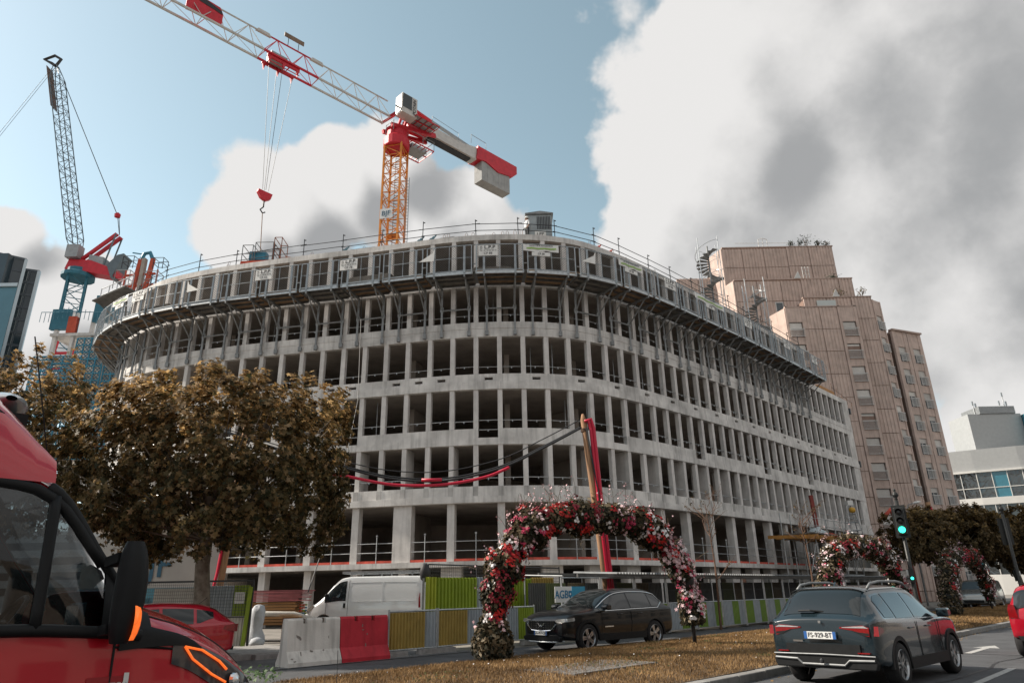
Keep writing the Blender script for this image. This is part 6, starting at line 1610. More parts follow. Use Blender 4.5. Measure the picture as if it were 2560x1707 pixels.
# ---- black SUV coming towards the camera
DA = R(39)+math.pi; dloc = Vector((2.45,21.75,0))
Dk = thing('black_suv', 'glossy black SUV with chrome window line behind the flower arch', 'car', dloc, DA)
pd = M('paint_black', (.004,.006,.008), .3, 0., var=.04, scale=1, coat=.55, spec=.2)
DS = Surf([(-2.28,.5,.6,.95,.72,1.0,.6),(-2.24,.42,.8,1.0,.84,1.06,.68),(-2.1,.36,.87,1.05,.92,1.18,.68),(-1.85,.32,.9,1.06,.935,1.38,.66),(-1.6,.3,.91,1.05,.94,1.53,.65),(-1.1,.28,.92,1.04,.945,1.61,.65),(-.4,.27,.92,1.03,.945,1.62,.66),(.1,.27,.92,1.02,.945,1.58,.66),(.5,.27,.92,1.015,.94,1.44,.68),(.85,.27,.92,1.01,.935,1.24,.72),(1.12,.27,.92,1.0,.93,1.12,.78),(1.5,.28,.91,.98,.92,1.08,.79),(1.9,.30,.89,.94,.90,1.03,.74),(2.12,.34,.84,.86,.85,.95,.66),(2.24,.38,.74,.76,.76,.84,.58),(2.29,.42,.6,.66,.62,.72,.5)])
cut_wells(body_mesh(DS), (-1.33,1.41), .40, .93, 'body', pd, Dk, .36)
add_wheels(Dk, (-1.33,1.41), .83, .36, .22, 'twin')
for x in (-1.33,1.41):
    for s in (-1,1): arch_trim(x, s, .925, .40, .36, plastic, Dk)
B(Dk, 'sill_trim', plastic, (-.92,1.0,-.95,-.9,.27,.45), (-.92,1.0,.9,.95,.27,.45))
both(DS, Dk, 'front_side_window', cglass, -.28, .92, 5.2, 6.7); both(DS, Dk, 'rear_side_window', cglass, -1.2, -.35, 5.2, 6.7); both(DS, Dk, 'quarter_window', cglass, -1.72, -1.26, lambda x: 5.25 if x > -1.5 else 5.25+(-1.5-x)*2.5, 6.65)
PM(patch(DS, .2, 1.06, 7.2, 10.8), 'windscreen', cglass, Dk); PM(patch(DS, -2.1, -1.7, 7.25, 10.75), 'rear_window', cglass, Dk)
for s in (-1,1):
    f = (lambda q: q) if s < 0 else (lambda q: 18-q)
    pts = [DS.q(x, f(5.05)) for x in np.linspace(.95,-1.5,14)]+[DS.q(-1.78, f(6.0))]+[DS.q(x, f(6.85)) for x in np.linspace(-1.6,.3,12)]+[DS.q(x, f(6.85)) for x in np.linspace(.35,.97,6)]
    pts = [p+Vector((0,s*.012,.004)) for p in pts]; MB().path(pts, .012, 6).build('chrome_line', chrome, Dk, world=False)
    mb = MB(); mb.prism_ax([(.10,.0),(.30,.02),(.32,.10),(.24,.17),(.08,.16)], (.6,s*.94,1.04), (1,0,0), (0,0,1), (0,s,0), .22); mb.build('door_mirror', pd, Dk, world=False, bevel=.035)
    for x in (.05,-.8):
        mb = MB(); mb.path([(x+.2,s*.95,.93),(x+.1,s*.968,.935),(x,s*.95,.93)], .014, 6); mb.build('door_handle', pd, Dk, world=False)
    mb = MB(); mb.prism_ax([(.86,.78),(.84,.86),(.55,.84),(.40,.79),(.42,.75),(.70,.74)], (2.10,0,0), (0,s,0), (0,0,1), (1,0,0), .13); mb.build('head_lamp', headl, Dk, world=False)
    mb = MB(); mb.prism_ax([(1.86,.80),(2.16,.78),(2.16,.85),(1.9,.88)], (0,s*.80,0), (1,0,0), (0,0,1), (0,s,0), .10); mb.build('head_lamp_wrap', headl, Dk, world=False)
    mb = MB(); mb.path([(2.20,s*.62,.66),(2.16,s*.80,.62),(2.14,s*.83,.48),(2.17,s*.80,.42)], .012, 5); mb.build('running_light', headl, Dk, world=False)
    for x in (-.31,.88):
        mb = MB(); mb.path([(x,s*.948,1.0),(x-.02,s*.956,.7),(x+.02,s*.948,.45)], .006, 4); mb.build('door_gap', plastic, Dk, world=False)
    MB().obox((.62,s*.955,.62), (.17,0,0), (0,.006,0), UP*.015).build('side_badge', chrome, Dk, world=False)
MB().prism_ax([(-.52,.56),(.52,.56),(.58,.68),(.5,.80),(-.5,.80),(-.58,.68)], (2.25,0,0), (0,1,0), (0,0,1), (1,0,0), .06).build('grille', plastic, Dk, world=False)
mb = MB()
for y in np.arange(-.5,.51,.1):
    for z in np.arange(.59,.79,.05): mb.cbox((2.315,y,z), (.008,.03,.012))
mb.build('grille_studs', chrome, Dk, world=False)
mb = MB(); mb.path([(2.31,-.14,.75),(2.325,-.03,.66),(2.325,0,.70),(2.325,.03,.66),(2.31,.14,.75)], .014, 5); mb.build('emblem', chrome, Dk, world=False)
MB().path([(2.30,-.60,.72),(2.32,-.4,.57),(2.33,0,.545),(2.32,.4,.57),(2.30,.60,.72)], .014, 6).build('grille_trim', chrome, Dk, world=False)
MB().prism_ax([(-.74,.30),(.74,.30),(.78,.40),(.6,.46),(-.6,.46),(-.78,.40)], (2.20,0,0), (0,1,0), (0,0,1), (1,0,0), .11).build('front_bumper', plastic, Dk, world=False, bevel=.02)
MB().path([(2.18,-.8,.30),(2.32,-.5,.28),(2.34,0,.275),(2.32,.5,.28),(2.18,.8,.30)], .02, 6).build('lower_trim', galv, Dk, world=False)
plate(Dk, 'GG-857-CH', (2.345,0,.50), (0,1,0), UP, (1,0,0))
MB().path([(1.10,.55,1.13),(.95,.1,1.22),(.98,-.4,1.20)], .012, 5).build('wiper', plastic, Dk, world=False)

# ---- white panel van inside the site
VA = math.pi-R(6); vloc = Vector((-6.25,31.0,.12))
V = thing('white_van', 'white panel van with roof rack parked inside the site', 'van', vloc, VA)
pv = paintm('paint_white', (.66,.68,.69), 0, .35)
VS = Surf([(-2.5,.42,.85,1.2,.93,2.05,.80),(-2.47,.36,.92,1.2,.985,2.16,.84),(-2.3,.34,.95,1.2,1.0,2.2,.85),(-1.,.33,.95,1.2,1.0,2.22,.85),(.5,.33,.95,1.2,1.0,2.22,.85),(.95,.33,.95,1.2,1.0,2.16,.85),(1.3,.33,.95,1.18,1.0,1.9,.85),(1.72,.33,.95,1.15,.99,1.45,.86),(2.0,.34,.94,1.05,.97,1.24,.84),(2.3,.38,.9,.9,.93,1.05,.75),(2.46,.42,.8,.75,.84,.86,.62),(2.52,.46,.6,.65,.66,.74,.5)])
cut_wells(body_mesh(VS), (-1.45,1.62), .40, .99, 'body', pv, V, .35)
add_wheels(V, (-1.45,1.62), .85, .35, .21, 'van')
for s in (-1,1):
    f = (lambda q: q) if s < 0 else (lambda q: 18-q)
    lo = lambda x: f(5.12); hi = lambda x: f(6.75)
    PM(patch(VS, .72, 1.62, lo, hi), 'cab_window', cglass, V)
    MB().prism_ax([(-2.42,1.5),(-2.44,.95),(-2.36,.95),(-2.36,1.3),(-2.40,1.52)], (0,s*.985,0), (1,0,0), UP, (0,s,0), .025).build('tail_lamp', tail, V, world=False)
    MB().prism_ax([(-2.5,.36),(-1.9,.36),(-1.9,.62),(-2.5,.62)], (0,s*.99,0), (1,0,0), UP, (0,s,0), .02).build('corner_bumper', plastic, V, world=False)
    mb = MB(); mb.prism_ax([(0,0),(.13,.02),(.13,.30),(.02,.32)], (1.42,s*1.0,1.22), (1,0,0), UP, (0,s,0), .2); mb.build('door_mirror', plastic, V, world=False, bevel=.03)
    B(V, 'door_handle', plastic, (.72,.80,min(s*1.0,s*1.03),max(s*1.0,s*1.03),.98,1.16))
    for (x0,x1,z0,z1) in ((-2.25,-.85,1.22,1.98),(-.8,.55,1.22,1.98)):
        mb = MB(); y = s*.975
        for p,q in (((x0,z0),(x1,z0)),((x1,z0),(x1,z1)),((x1,z1),(x0,z1)),((x0,z1),(x0,z0))):
            a_ = VS(p[0],5.0+1.9*(p[1]-1.2)/.95,s); b_ = VS(q[0],5.0+1.9*(q[1]-1.2)/.95,s); mb.beam(a_+Vector((0,s*.004,0)), b_+Vector((0,s*.004,0)), .012, .012)
        mb.build('panel_crease', pv, V, world=False)
    for x in (.62,1.55):
        mb = MB(); pts = [VS(x,t_,s)+Vector((0,s*.003,0)) for t_ in np.linspace(2.6,6.8,12)]; mb.path(pts, .007, 4); mb.build('door_gap', plastic, V, world=False)
    mb = MB(); mb.prism_ax([(2.05,1.0),(2.35,.78),(2.38,.92),(2.12,1.12)], (0,s*.82,0), (1,0,0), UP, (0,s,0), .13); mb.build('head_lamp', headl, V, world=False)
PM(patch(VS, 1.0, 1.75, 7.2, 10.8), 'windscreen', cglass, V)
MB().prism_ax([(-.85,.34),(.85,.34),(.9,.5),(.8,.72),(-.8,.72),(-.9,.5)], (2.36,0,0), (0,1,0), UP, (1,0,0), .2).build('front_bumper', plastic, V, world=False, bevel=.03)
mb = MB()
for y in (-.75,.75): mb.beam((-2.3,y,2.36),(1.0,y,2.36), .05,.09)
for x in np.arange(-2.2,1.05,.53): mb.beam((x,-.75,2.33),(x,.75,2.33), .05)
for x in (-2.,-.7,.6):
    for y in (-.75,.75): mb.beam((x,y,2.16),(x,y,2.34), .05)
mb.build('roof_rack', galv, V, world=False)
B(V, 'rear_door_trim', plastic, (-2.53,-2.50,-.8,.8,.40,.6))
B(V, 'sill_trim', plastic, (-1.0,1.15,-1.0,-.96,.32,.42), (-1.0,1.15,.96,1.0,.32,.42))

# ---- red hatchback on the far road, mostly hidden by the red van
RAo = math.pi+R(36); T_ = thing('red_hatchback', 'red hatchback seen from behind beyond the red van bonnet', 'car', (-8.95,17.35,0), RAo)
pr_ = paintm('paint_red', (.36,.006,.02), .15, .25)
HS = Surf([(-2.05,.46,.6,.9,.7,.94,.6),(-2.02,.42,.76,.95,.79,1.0,.66),(-1.95,.36,.83,.97,.85,1.07,.68),(-1.8,.32,.86,.98,.875,1.18,.65),(-1.5,.3,.87,.97,.885,1.35,.62),(-1.1,.28,.87,.95,.885,1.43,.62),(-.4,.27,.87,.93,.885,1.46,.63),(.1,.27,.87,.92,.88,1.42,.63),(.6,.27,.87,.9,.875,1.22,.65),(1.05,.27,.87,.88,.87,.99,.72),(1.6,.28,.85,.83,.85,.9,.7),(1.9,.32,.78,.72,.78,.8,.6),(2.05,.4,.6,.62,.62,.66,.5)])
cut_wells(body_mesh(HS), (-1.22,1.32), .36, .88, 'body', pr_, T_, .31); add_wheels(T_, (-1.22,1.32), .78, .31, .2, 'twin')
both(HS, T_, 'front_side_window', cglass, -.3, .85, 5.15, 6.7); both(HS, T_, 'rear_side_window', cglass, -1.05, -.37, 5.15, 6.7); both(HS, T_, 'quarter_window', cglass, -1.5, -1.12, lambda x: 5.2+max(0,(-1.2-x))*2, 6.65)
PM(patch(HS, -1.88, -1.45, 7.25, 10.75), 'rear_window', cglass, T_); PM(patch(HS, .2, 1.0, 7.2, 10.8), 'windscreen', cglass, T_)
for s in (-1,1):
    MB().prism_ax([(.80,.78),(.82,.95),(.62,.93),(.5,.88),(.55,.80)], (-2.08,0,0), (0,s,0), UP, (1,0,0), .10).build('tail_lamp', tail, T_, world=False)
    MB().prism_ax([(-2.02,.78),(-1.72,.84),(-1.75,.92),(-1.98,.96)], (0,s*.79,0), (1,0,0), UP, (0,s,0), .09).build('tail_lamp_wrap', tail, T_, world=False)
MB().prism_ax([(-.55,.36),(.55,.36),(.6,.44),(-.6,.44)], (-2.09,0,0), (0,1,0), UP, (1,0,0), .06).build('bumper_insert', plastic, T_, world=False)
MB().prism_ax([(-.52,.98),(.52,.98),(.45,1.30),(-.45,1.30)], (-2.0,0,0), (0,1,0), UP, (.25,0,0), .02).build('tailgate_trim', plastic, T_, world=False) if False else None
MB().tube((-1.3,0,1.41), (-1.48,0,1.56), .006, 4).build('antenna', plastic, T_, world=False)

# ---- small red two seater at the right edge
SA = R(45); st_ = thing('red_microcar', 'small red two seat car cut by the right edge', 'car', (12.45,16.95,0), SA)
MS = Surf([(-1.25,.5,.6,.8,.64,.86,.56),(-1.22,.4,.72,.85,.75,.98,.62),(-1.12,.34,.75,.92,.77,1.2,.6),(-1.0,.32,.76,.95,.78,1.4,.58),(-.8,.3,.76,.96,.78,1.5,.57),(-.2,.29,.76,.96,.78,1.54,.57),(.25,.29,.76,.95,.78,1.5,.58),(.6,.29,.76,.94,.77,1.25,.6),(.9,.3,.75,.9,.76,.98,.62),(1.15,.35,.7,.78,.7,.85,.55),(1.25,.42,.55,.65,.58,.7,.45)])
cut_wells(body_mesh(MS), (-.88,.93), .33, .77, 'body', pr_, st_, .29); add_wheels(st_, (-.88,.93), .68, .29, .17, 'twin')
both(MS, st_, 'side_window', cglass, -.75, .75, 5.1, 6.7); PM(patch(MS, -1.2, -1.0, 6.9, 11.1, eps=.012), 'rear_window', cglass, st_); PM(patch(MS, .3, .9, 7.2, 10.8), 'windscreen', cglass, st_)
for s in (-1,1): MB().prism_ax([(.56,.80),(.74,.82),(.74,.98),(.70,1.1),(.60,1.08)], (-1.26,0,0), (0,s,0), UP, (1,0,0), .1).build('tail_lamp', tail, st_, world=False)
MB().prism_ax([(-.6,.34),(.6,.34),(.66,.44),(-.66,.44)], (-1.28,0,0), (0,1,0), UP, (1,0,0), .1).build('rear_bumper', plastic, st_, world=False)
B(st_, 'roof_panel', plastic, (-.8,.25,-.5,.5,1.53,1.55))

# ---- silver van waiting beyond the third arch
CA_ = R(46)+math.pi; sv = thing('silver_van', 'silver van facing the camera beyond the farthest flower arch', 'van', (31.3,49.3,0), CA_)
ps_ = paintm('paint_silver', (.30,.31,.30), .5, .3)
CS = Surf([(-2.3,.4,.8,1.1,.9,1.75,.75),(-2.2,.34,.9,1.1,.94,1.86,.78),(-.5,.32,.92,1.1,.95,1.9,.78),(.4,.32,.92,1.1,.95,1.87,.78),(.8,.32,.92,1.1,.95,1.72,.78),(1.4,.32,.92,1.08,.94,1.28,.8),(1.7,.33,.91,1.02,.93,1.18,.8),(2.1,.36,.87,.9,.88,1.02,.72),(2.25,.4,.75,.78,.78,.86,.6),(2.3,.44,.6,.7,.64,.74,.5)])
cut_wells(body_mesh(CS), (-1.4,1.5), .38, .94, 'body', ps_, sv, .33); add_wheels(sv, (-1.4,1.5), .82, .33, .2, 'van')
PM(patch(CS, .75, 1.38, 7.15, 10.85), 'windscreen', M('glass_sky',(.08,.11,.13),.05,spec=.9,var=0), sv); both(CS, sv, 'side_window', cglass, -.2, 1.2, 5.1, 6.75)
for s in (-1,1): MB().prism_ax([(.84,.84),(.82,.92),(.45,.86),(.48,.80)], (2.08,0,0), (0,s,0), UP, (1,0,0), .16).build('head_lamp', headl, sv, world=False); MB().prism_ax([(.8,.42),(.82,.62),(.6,.62),(.58,.42)], (2.15,0,0), (0,s,0), UP, (1,0,0), .12).build('fog_lamp_surround', plastic, sv, world=False)
MB().prism_ax([(-.55,.44),(.55,.44),(.6,.62),(-.6,.62)], (2.22,0,0), (0,1,0), UP, (1,0,0), .09).build('grille', plastic, sv, world=False)
plate(sv, 'EK-318-ZR', (2.325,0,.52), (0,1,0), UP, (1,0,0)) if False else None
# ------------------------------------------------------------------ red van close to the camera
BA = R(47); bh = Vector((math.cos(BA),math.sin(BA),0)); bn = Vector((bh.y,-bh.x,0))
bloc = bh*2.43+bn*(-5.2)
RV = thing('red_van', 'red high roofed van with black mirror close at the left edge', 'van', bloc, BA)
prd = paintm('paint_van_red', (.48,.006,.02), .05, .25)
rglass = glass_mat('van_glass', (.42,.46,.48))
BS = Surf([(-.115,.45,.68,.80,.72,.88,.55),(-.174,.38,.86,.99,.88,1.10,.74),(-.30,.33,.95,1.10,.965,1.24,.82),(-.49,.3,.99,1.21,.995,1.37,.85),(-.66,.3,1.0,1.28,1.0,1.44,.86),(-.90,.3,1.0,1.31,1.0,1.53,.87),(-1.10,.3,1.0,1.32,1.0,1.76,.87),(-1.41,.3,1.0,1.32,1.0,2.14,.87),(-1.55,.3,1.0,1.32,1.0,2.20,.87),(-2.1,.3,1.0,1.33,1.0,2.24,.87),(-2.6,.3,1.0,1.33,1.0,2.26,.88),(-5.5,.3,1.0,1.33,1.0,2.26,.88),(-5.6,.4,.9,1.3,.94,2.2,.82)])
WX0, WX1 = -2.08, -1.0
def rv_hole(x, q):
    t = q if q <= 9 else 18-q
    return (WX0+.02 < x < WX1-.02 and 5.25 < t < 6.75) or (-1.38 < x < -.94 and 7.2 < t)
body_mesh(BS, rv_hole, 9).build('body', prd, RV, world=False, smooth=False, fix=True)
smooth_angle(COL.objects[-1], 35)
for f in (lambda q: q, lambda q: 18-q):
    PM(patch(BS, WX0, WX1, lambda x: f(5.2), lambda x: f(6.8), nx=14), 'door_window', rglass, RV)
PM(patch(BS, -1.40, -.92, 7.1, 10.9), 'windscreen', rglass, RV)
for s in (-1,1):
    f = (lambda q: q) if s < 0 else (lambda q: 18-q)
    # black window surround, A pillar and division bar
    PM(patch(BS, WX1-.10, WX1+.16, lambda x: f(5.0), lambda x: f(7.0), eps=.012), 'pillar_corner', plastic, RV)
    mb = MB(); mb.path([BS.q(x,f(7.0))+Vector((0,s*.01,.0)) for x in np.linspace(-.90,-1.44,12)], .03, 8); mb.build('a_pillar', plastic, RV, world=False, smooth=True)
    mb = MB(); mb.path([BS.q(x,f(5.15))+Vector((0,s*.012,0)) for x in np.linspace(WX1+.1,-2.1,12)], .03, 8); mb.build('window_seal', plastic, RV, world=False, smooth=True)
    mb = MB(); mb.path([BS.q(x,f(6.85))+Vector((0,s*.006,0)) for x in np.linspace(-1.12,-2.1,14)], .03, 8); mb.build('window_seal', plastic, RV, world=False, smooth=True)
    mb = MB(); mb.path([BS.q(-1.40,f(t_))+Vector((0,s*.012,0)) for t_ in np.linspace(5.15,6.9,8)], .028, 8); mb.build('window_bar', plastic, RV, world=False, smooth=True)
    PM(patch(BS, -2.3, -1.25, lambda x: f(6.98), lambda x: f(7.25), eps=.02), 'roof_drip', prd, RV)
    # wing panel between door and bonnet
    PM(patch(BS, -1.0, -.56, lambda x: f(4.80+(x+1.0)*.4), lambda x: f(6.4-(x+1.0)*3.1), eps=.012), 'cowl_side', plastic, RV)
    mb = MB(); mb.path([BS.q(-1.02,f(t_))+Vector((0,s*.004,0)) for t_ in np.linspace(1.8,4.95,10)], .006, 4); mb.build('door_gap', plastic, RV, world=False)
    mb = MB(); mb.path([BS.q(x,f(4.86))+Vector((0,s*.004,0)) for x in np.linspace(-1.02,-.52,8)], .006, 4); mb.build('wing_gap', plastic, RV, world=False)
    # head lamp set in the corner
    hl = PM(patch(BS, -.72, -.20, lambda x: f(4.62-(x+.72)*.6), lambda x: f(4.98+.10*math.sin((x+.72)*6)), eps=.010, nx=14), 'head_lamp', M('van_lamp_dark',(.06,.06,.065),.06,.2,spec=.8,var=.3,scale=18), RV)
    g_ = lambda x,t_: BS.q(x,f(t_))+Vector((.012,s*.022,.004))
    MB().path([g_(-.67,4.90), g_(-.57,4.93), g_(-.46,4.88), g_(-.41,4.80)], .007, 6).build('light_strip', amber, RV, world=False)
    MB().path([g_(-.67,4.90), g_(-.62,4.72), g_(-.50,4.60), g_(-.41,4.57)], .007, 6).build('light_strip', amber, RV, world=False)
    for x,t_,r_ in ((-.27,4.58,.055),(-.36,4.68,.04)):
        mb = MB(); P = g_(x,t_); mb.lathe([(r_,0),(r_*.9,.02),(r_*.5,.03),(.005,.033)], 16, P, (.5,s*.85,.1)); mb.build('reflector', chrome, RV, world=False)
    # mirror: tall black housing on two arms with an amber repeater
    mx = -1.05
    PR = []
    for k,z in enumerate(np.linspace(0,1,11)):
        w = math.sin(math.pi*min(1,max(.0,z*.93+.035)))**.28; PR.append([Vector((mx+math.cos(a)*.075*w+.015*math.sin(z*3),s*(1.13+.10*w*math.sin(a)),1.30+.50*z)) for a in np.linspace(0,2*math.pi,17)])
    MB().grid(PR).build('door_mirror', plastic, RV, world=False, smooth=True)
    mirror_ = COL.objects[-1]
    # lamp on the lower outer corner
    PR = []
    for k,z in enumerate(np.linspace(0,1,7)):
        w = math.sin(math.pi*min(1,max(.0,z*.8+.1)))**.3; PR.append([Vector((mx+.012+math.cos(a)*.068*w,s*(1.143+.098*w*math.sin(a)),1.315+.19*z)) for a in np.linspace(-.25,1.45,9)] if s > 0 else [Vector((mx+.012+math.cos(a)*.068*w,s*(1.143+.098*w*math.sin(a)),1.315+.19*z)) for a in np.linspace(-.25,1.45,9)])
    MB().grid(PR).build('repeater_lamp', amber, mirror_, world=False, smooth=True)
    for z in (1.37,1.72): mb = MB(); mb.beam((mx-.02,s*.95,z-.02),(mx,s*1.08,z), .12,.05); mb.build('mirror_arm', plastic, RV, world=False)
# bonnet shut line and front grille
MB().path([BS.q(x,6.9) for x in np.linspace(-.85,-.25,8)], .006, 4).build('bonnet_gap', plastic, RV, world=False)
MB().prism_ax([(-.6,.5),(.6,.5),(.65,.75),(-.65,.75)], (-.145,0,0), (0,1,0), UP, (1,0,0), .06).build('grille', plastic, RV, world=False)
# roof fairing: a lofted cap swept back from above the windscreen
FS_ = []
for u in np.linspace(0,1,16):
    x = -1.42-1.5*u; zt = 2.27+.82*(1-(1-u)**2.0); zb_ = 2.10; w = .90+.06*min(1,u*2)
    ring = [(-w,zb_),(-w*.99,zb_+.25*(zt-zb_)),(-w*.93,zb_+.72*(zt-zb_)),(-w*.78,zb_+.95*(zt-zb_)),(-w*.4,zt),(0,zt+.01),(w*.4,zt),(w*.78,zb_+.95*(zt-zb_)),(w*.93,zb_+.72*(zt-zb_)),(w*.99,zb_+.25*(zt-zb_)),(w,zb_)]
    FS_.append([Vector((x,y,z)) for y,z in ring])
mb = MB(); mb.grid(FS_); mb.build('roof_fairing', prd, RV, world=False); smooth_angle(COL.objects[-1], 50)
MB().box(-5.5,-2.75,-.95,.95,2.24,3.08).build('high_roof', prd, RV, world=False, bevel=.08)
for s in (-1,1):
    MB().prism_ax([(-1.72,2.42),(-2.1,2.5),(-2.5,2.72),(-2.15,2.72)], (0,s*.945,0), (1,0,0), UP, (0,s,0), .012).build('fairing_decal', signk, RV, world=False)
# beacon bar at the front of the fairing
mb = MB(); P = []
for y in np.linspace(-.55,.55,13):
    w = (1-(abs(y)/.58)**4); P.append([Vector((-1.64+math.cos(a)*.15*w,y,2.60+math.sin(a)*.085*w)) for a in np.linspace(0,2*math.pi,13)])
mb.grid(P); mb.build('beacon_bar', M('beacon_clear',(.30,.33,.35),.08,.1,spec=.9,var=.2,scale=8), RV, world=False, smooth=True)
MB().box(-1.76,-1.54,-.55,.55,2.46,2.52).build('beacon_base', plastic, RV, world=False)
for y in (): MB().lathe([(.085,0),(.095,.05),(.09,.12),(.05,.165),(.005,.17)], 14, (-1.50,y,2.56)).build('beacon_dome', MATS['beacon_clear'], RV, world=False, smooth=True)
MB().path([(-1.42,-.62,2.28),(-1.5,-.64,2.55),(-1.62,-.66,2.95)], .004, 5).build('roof_antenna', plastic, RV, world=False)
# cabin inside
B(RV, 'dashboard', seatm, (-1.18,-.85,-.85,.85,1.10,1.36)); B(RV, 'cab_floor', seatm, (-2.15,-.6,-.92,.92,.5,.6)); B(RV, 'bulkhead', seatm, (-2.3,-2.2,-.95,.95,.5,2.15))
for y in (-.5,.5):
    B(RV, 'seat_cushion', seatm, (-1.95,-1.45,y-.25,y+.25,.6,.95), bevel=.04); MB().obox((-1.98,y,1.33), (.07,0,.02), (0,.25,0), (-.06,0,.40)).build('seat_back', seatm, RV, world=False, bevel=.04); B(RV, 'headrest', seatm, (-2.10,-1.98,y-.14,y+.14,1.72,1.95), bevel=.03)
mb = MB(); mb.path([Vector((-1.22+.10*math.sin(a),.5+.19*math.cos(a),1.38+.16*math.sin(a))) for a in np.linspace(0,2*math.pi,21)], .016, 6); mb.build('steering_wheel', plastic, RV, world=False)
MB().obox((-.98,-.1,1.42), (.02,0,.01), (0,.12,0), UP*.07).build('screen', M('dash_screen',(.05,.10,.13),.2,var=.1), RV, world=False)
add_wheels(RV, (-.95,-4.3), .9, .36, .22, 'van')
# warning sticker
T = thing('warning_sticker', 'ATTENTION warning sticker with a yellow band on the red van door', 'sticker', bloc, BA)
def stq(x, t_, e): p = BS.q(x, t_); return p+Vector((0,-e,0))
PM(patch(BS, -1.13, -.93, 3.05, 4.46, eps=.006), 'sheet', M('sticker_red',(.30,.015,.02),.5,var=0), T)
PM(patch(BS, -1.12, -.945, 3.75, 4.20, eps=.008), 'yellow_band', M('sticker_yellow',(.55,.33,.03),.5,var=.05), T)
PM(patch(BS, -1.12, -.945, 3.08, 3.72, eps=.008), 'picture', M('sticker_grey',(.30,.31,.32),.5,var=.4,scale=14), T)
PM(patch(BS, -.955, -.93, 3.05, 4.5, eps=.010), 'white_edge', platew, T)
p_ = BS.q(-1.035,4.34); up_ = (BS.q(-1.035,4.45)-BS.q(-1.035,4.2)).normalized()
txt('ATTENTION', T, p_+Vector((0,-.014,0)), (1,0,0), up_, .036, platew)
# ------------------------------------------------------------------ trees, flower arches, weeds
def leaf_mat(name, cols, trans=.35, rough=.6):
    m = bpy.data.materials.new(name); m.use_nodes = True; nt = m.node_tree; N = nt.nodes; L = nt.links; p = N['Principled BSDF']
    ge = N.new('ShaderNodeNewGeometry'); cr = N.new('ShaderNodeValToRGB'); cr.color_ramp.interpolation = 'LINEAR'
    while len(cr.color_ramp.elements) < len(cols): cr.color_ramp.elements.new(.5)
    for i,(pos,c) in enumerate(cols): cr.color_ramp.elements[i].position = pos; cr.color_ramp.elements[i].color = (*c,1)
    L.new(ge.outputs['Random Per Island'], cr.inputs[0]); L.new(cr.outputs[0], p.inputs['Base Color']); p.inputs['Roughness'].default_value = rough; p.inputs['Specular IOR Level'].default_value = .25
    tr = N.new('ShaderNodeBsdfTranslucent'); L.new(cr.outputs[0], tr.inputs[0]); mx = N.new('ShaderNodeMixShader'); mx.inputs[0].default_value = trans
    L.new(p.outputs[0], mx.inputs[1]); L.new(tr.outputs[0], mx.inputs[2]); L.new(mx.outputs[0], N['Material Output'].inputs[0]); MATS[name] = m
    return m
bark = M('bark', (.16,.125,.09), .9, var=.35, scale=5, col2=(.28,.24,.19), bump=.4, bscale=12)
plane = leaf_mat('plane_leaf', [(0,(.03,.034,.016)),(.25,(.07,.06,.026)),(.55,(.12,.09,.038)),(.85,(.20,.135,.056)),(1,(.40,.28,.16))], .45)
plane_w = leaf_mat('plane_leaf_warm', [(0,(.11,.075,.028)),(.4,(.28,.165,.06)),(.8,(.46,.29,.12)),(1,(.58,.42,.22))], .5)  # sunlight painted into crown-top leaves; also the fallen leaves' own colour
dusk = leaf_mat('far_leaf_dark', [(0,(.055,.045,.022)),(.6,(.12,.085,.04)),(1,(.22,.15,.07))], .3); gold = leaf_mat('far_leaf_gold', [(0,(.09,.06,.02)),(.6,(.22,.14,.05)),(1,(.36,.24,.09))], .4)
_star = []
for k in range(10):
    a = math.pi*(k/10*2-.5); r_ = (1.0,.42,.92,.45,.72,.30,.72,.45,.92,.42)[(k+5)%10]; _star.append((math.cos(a)*r_*.95, math.sin(a)*r_))
_star = np.array(_star)
def leaf_cloud(name, centers, normals, sizes, mat, parent, star=True):
    n = len(centers); C_ = np.asarray(centers); Nn = np.asarray(normals); Nn = Nn/np.linalg.norm(Nn,axis=1)[:,None]
    rv = np.random.normal(size=(n,3)); a = np.cross(Nn, rv); a /= np.linalg.norm(a,axis=1)[:,None]; b = np.cross(Nn, a)
    sh = _star if star else np.array([(0,-1),(.55,0),(0,1),(-.55,0)])
    m = len(sh); S_ = np.asarray(sizes)[:,None]
    v = np.empty((n,m,3))
    for k in range(m): v[:,k] = C_+a*(sh[k,0]*S_)+b*(sh[k,1]*S_)+Nn*(S_*(-.18*(sh[k]**2).sum()))
    me = bpy.data.meshes.new(name); me.vertices.add(n*m); me.vertices.foreach_set('co', v.ravel()); me.loops.add(n*m); me.loops.foreach_set('vertex_index', np.arange(n*m)); me.polygons.add(n); me.polygons.foreach_set('loop_start', np.arange(0,n*m,m)); me.polygons.foreach_set('loop_total', np.full(n,m)); me.update(calc_edges=True)
    me.materials.append(mat); o = bpy.data.objects.new(name, me); COL.objects.link(o)
    if parent is not None: o.parent = parent; me.transform(Matrix.Translation(-Vector(parent.location)))
    return o
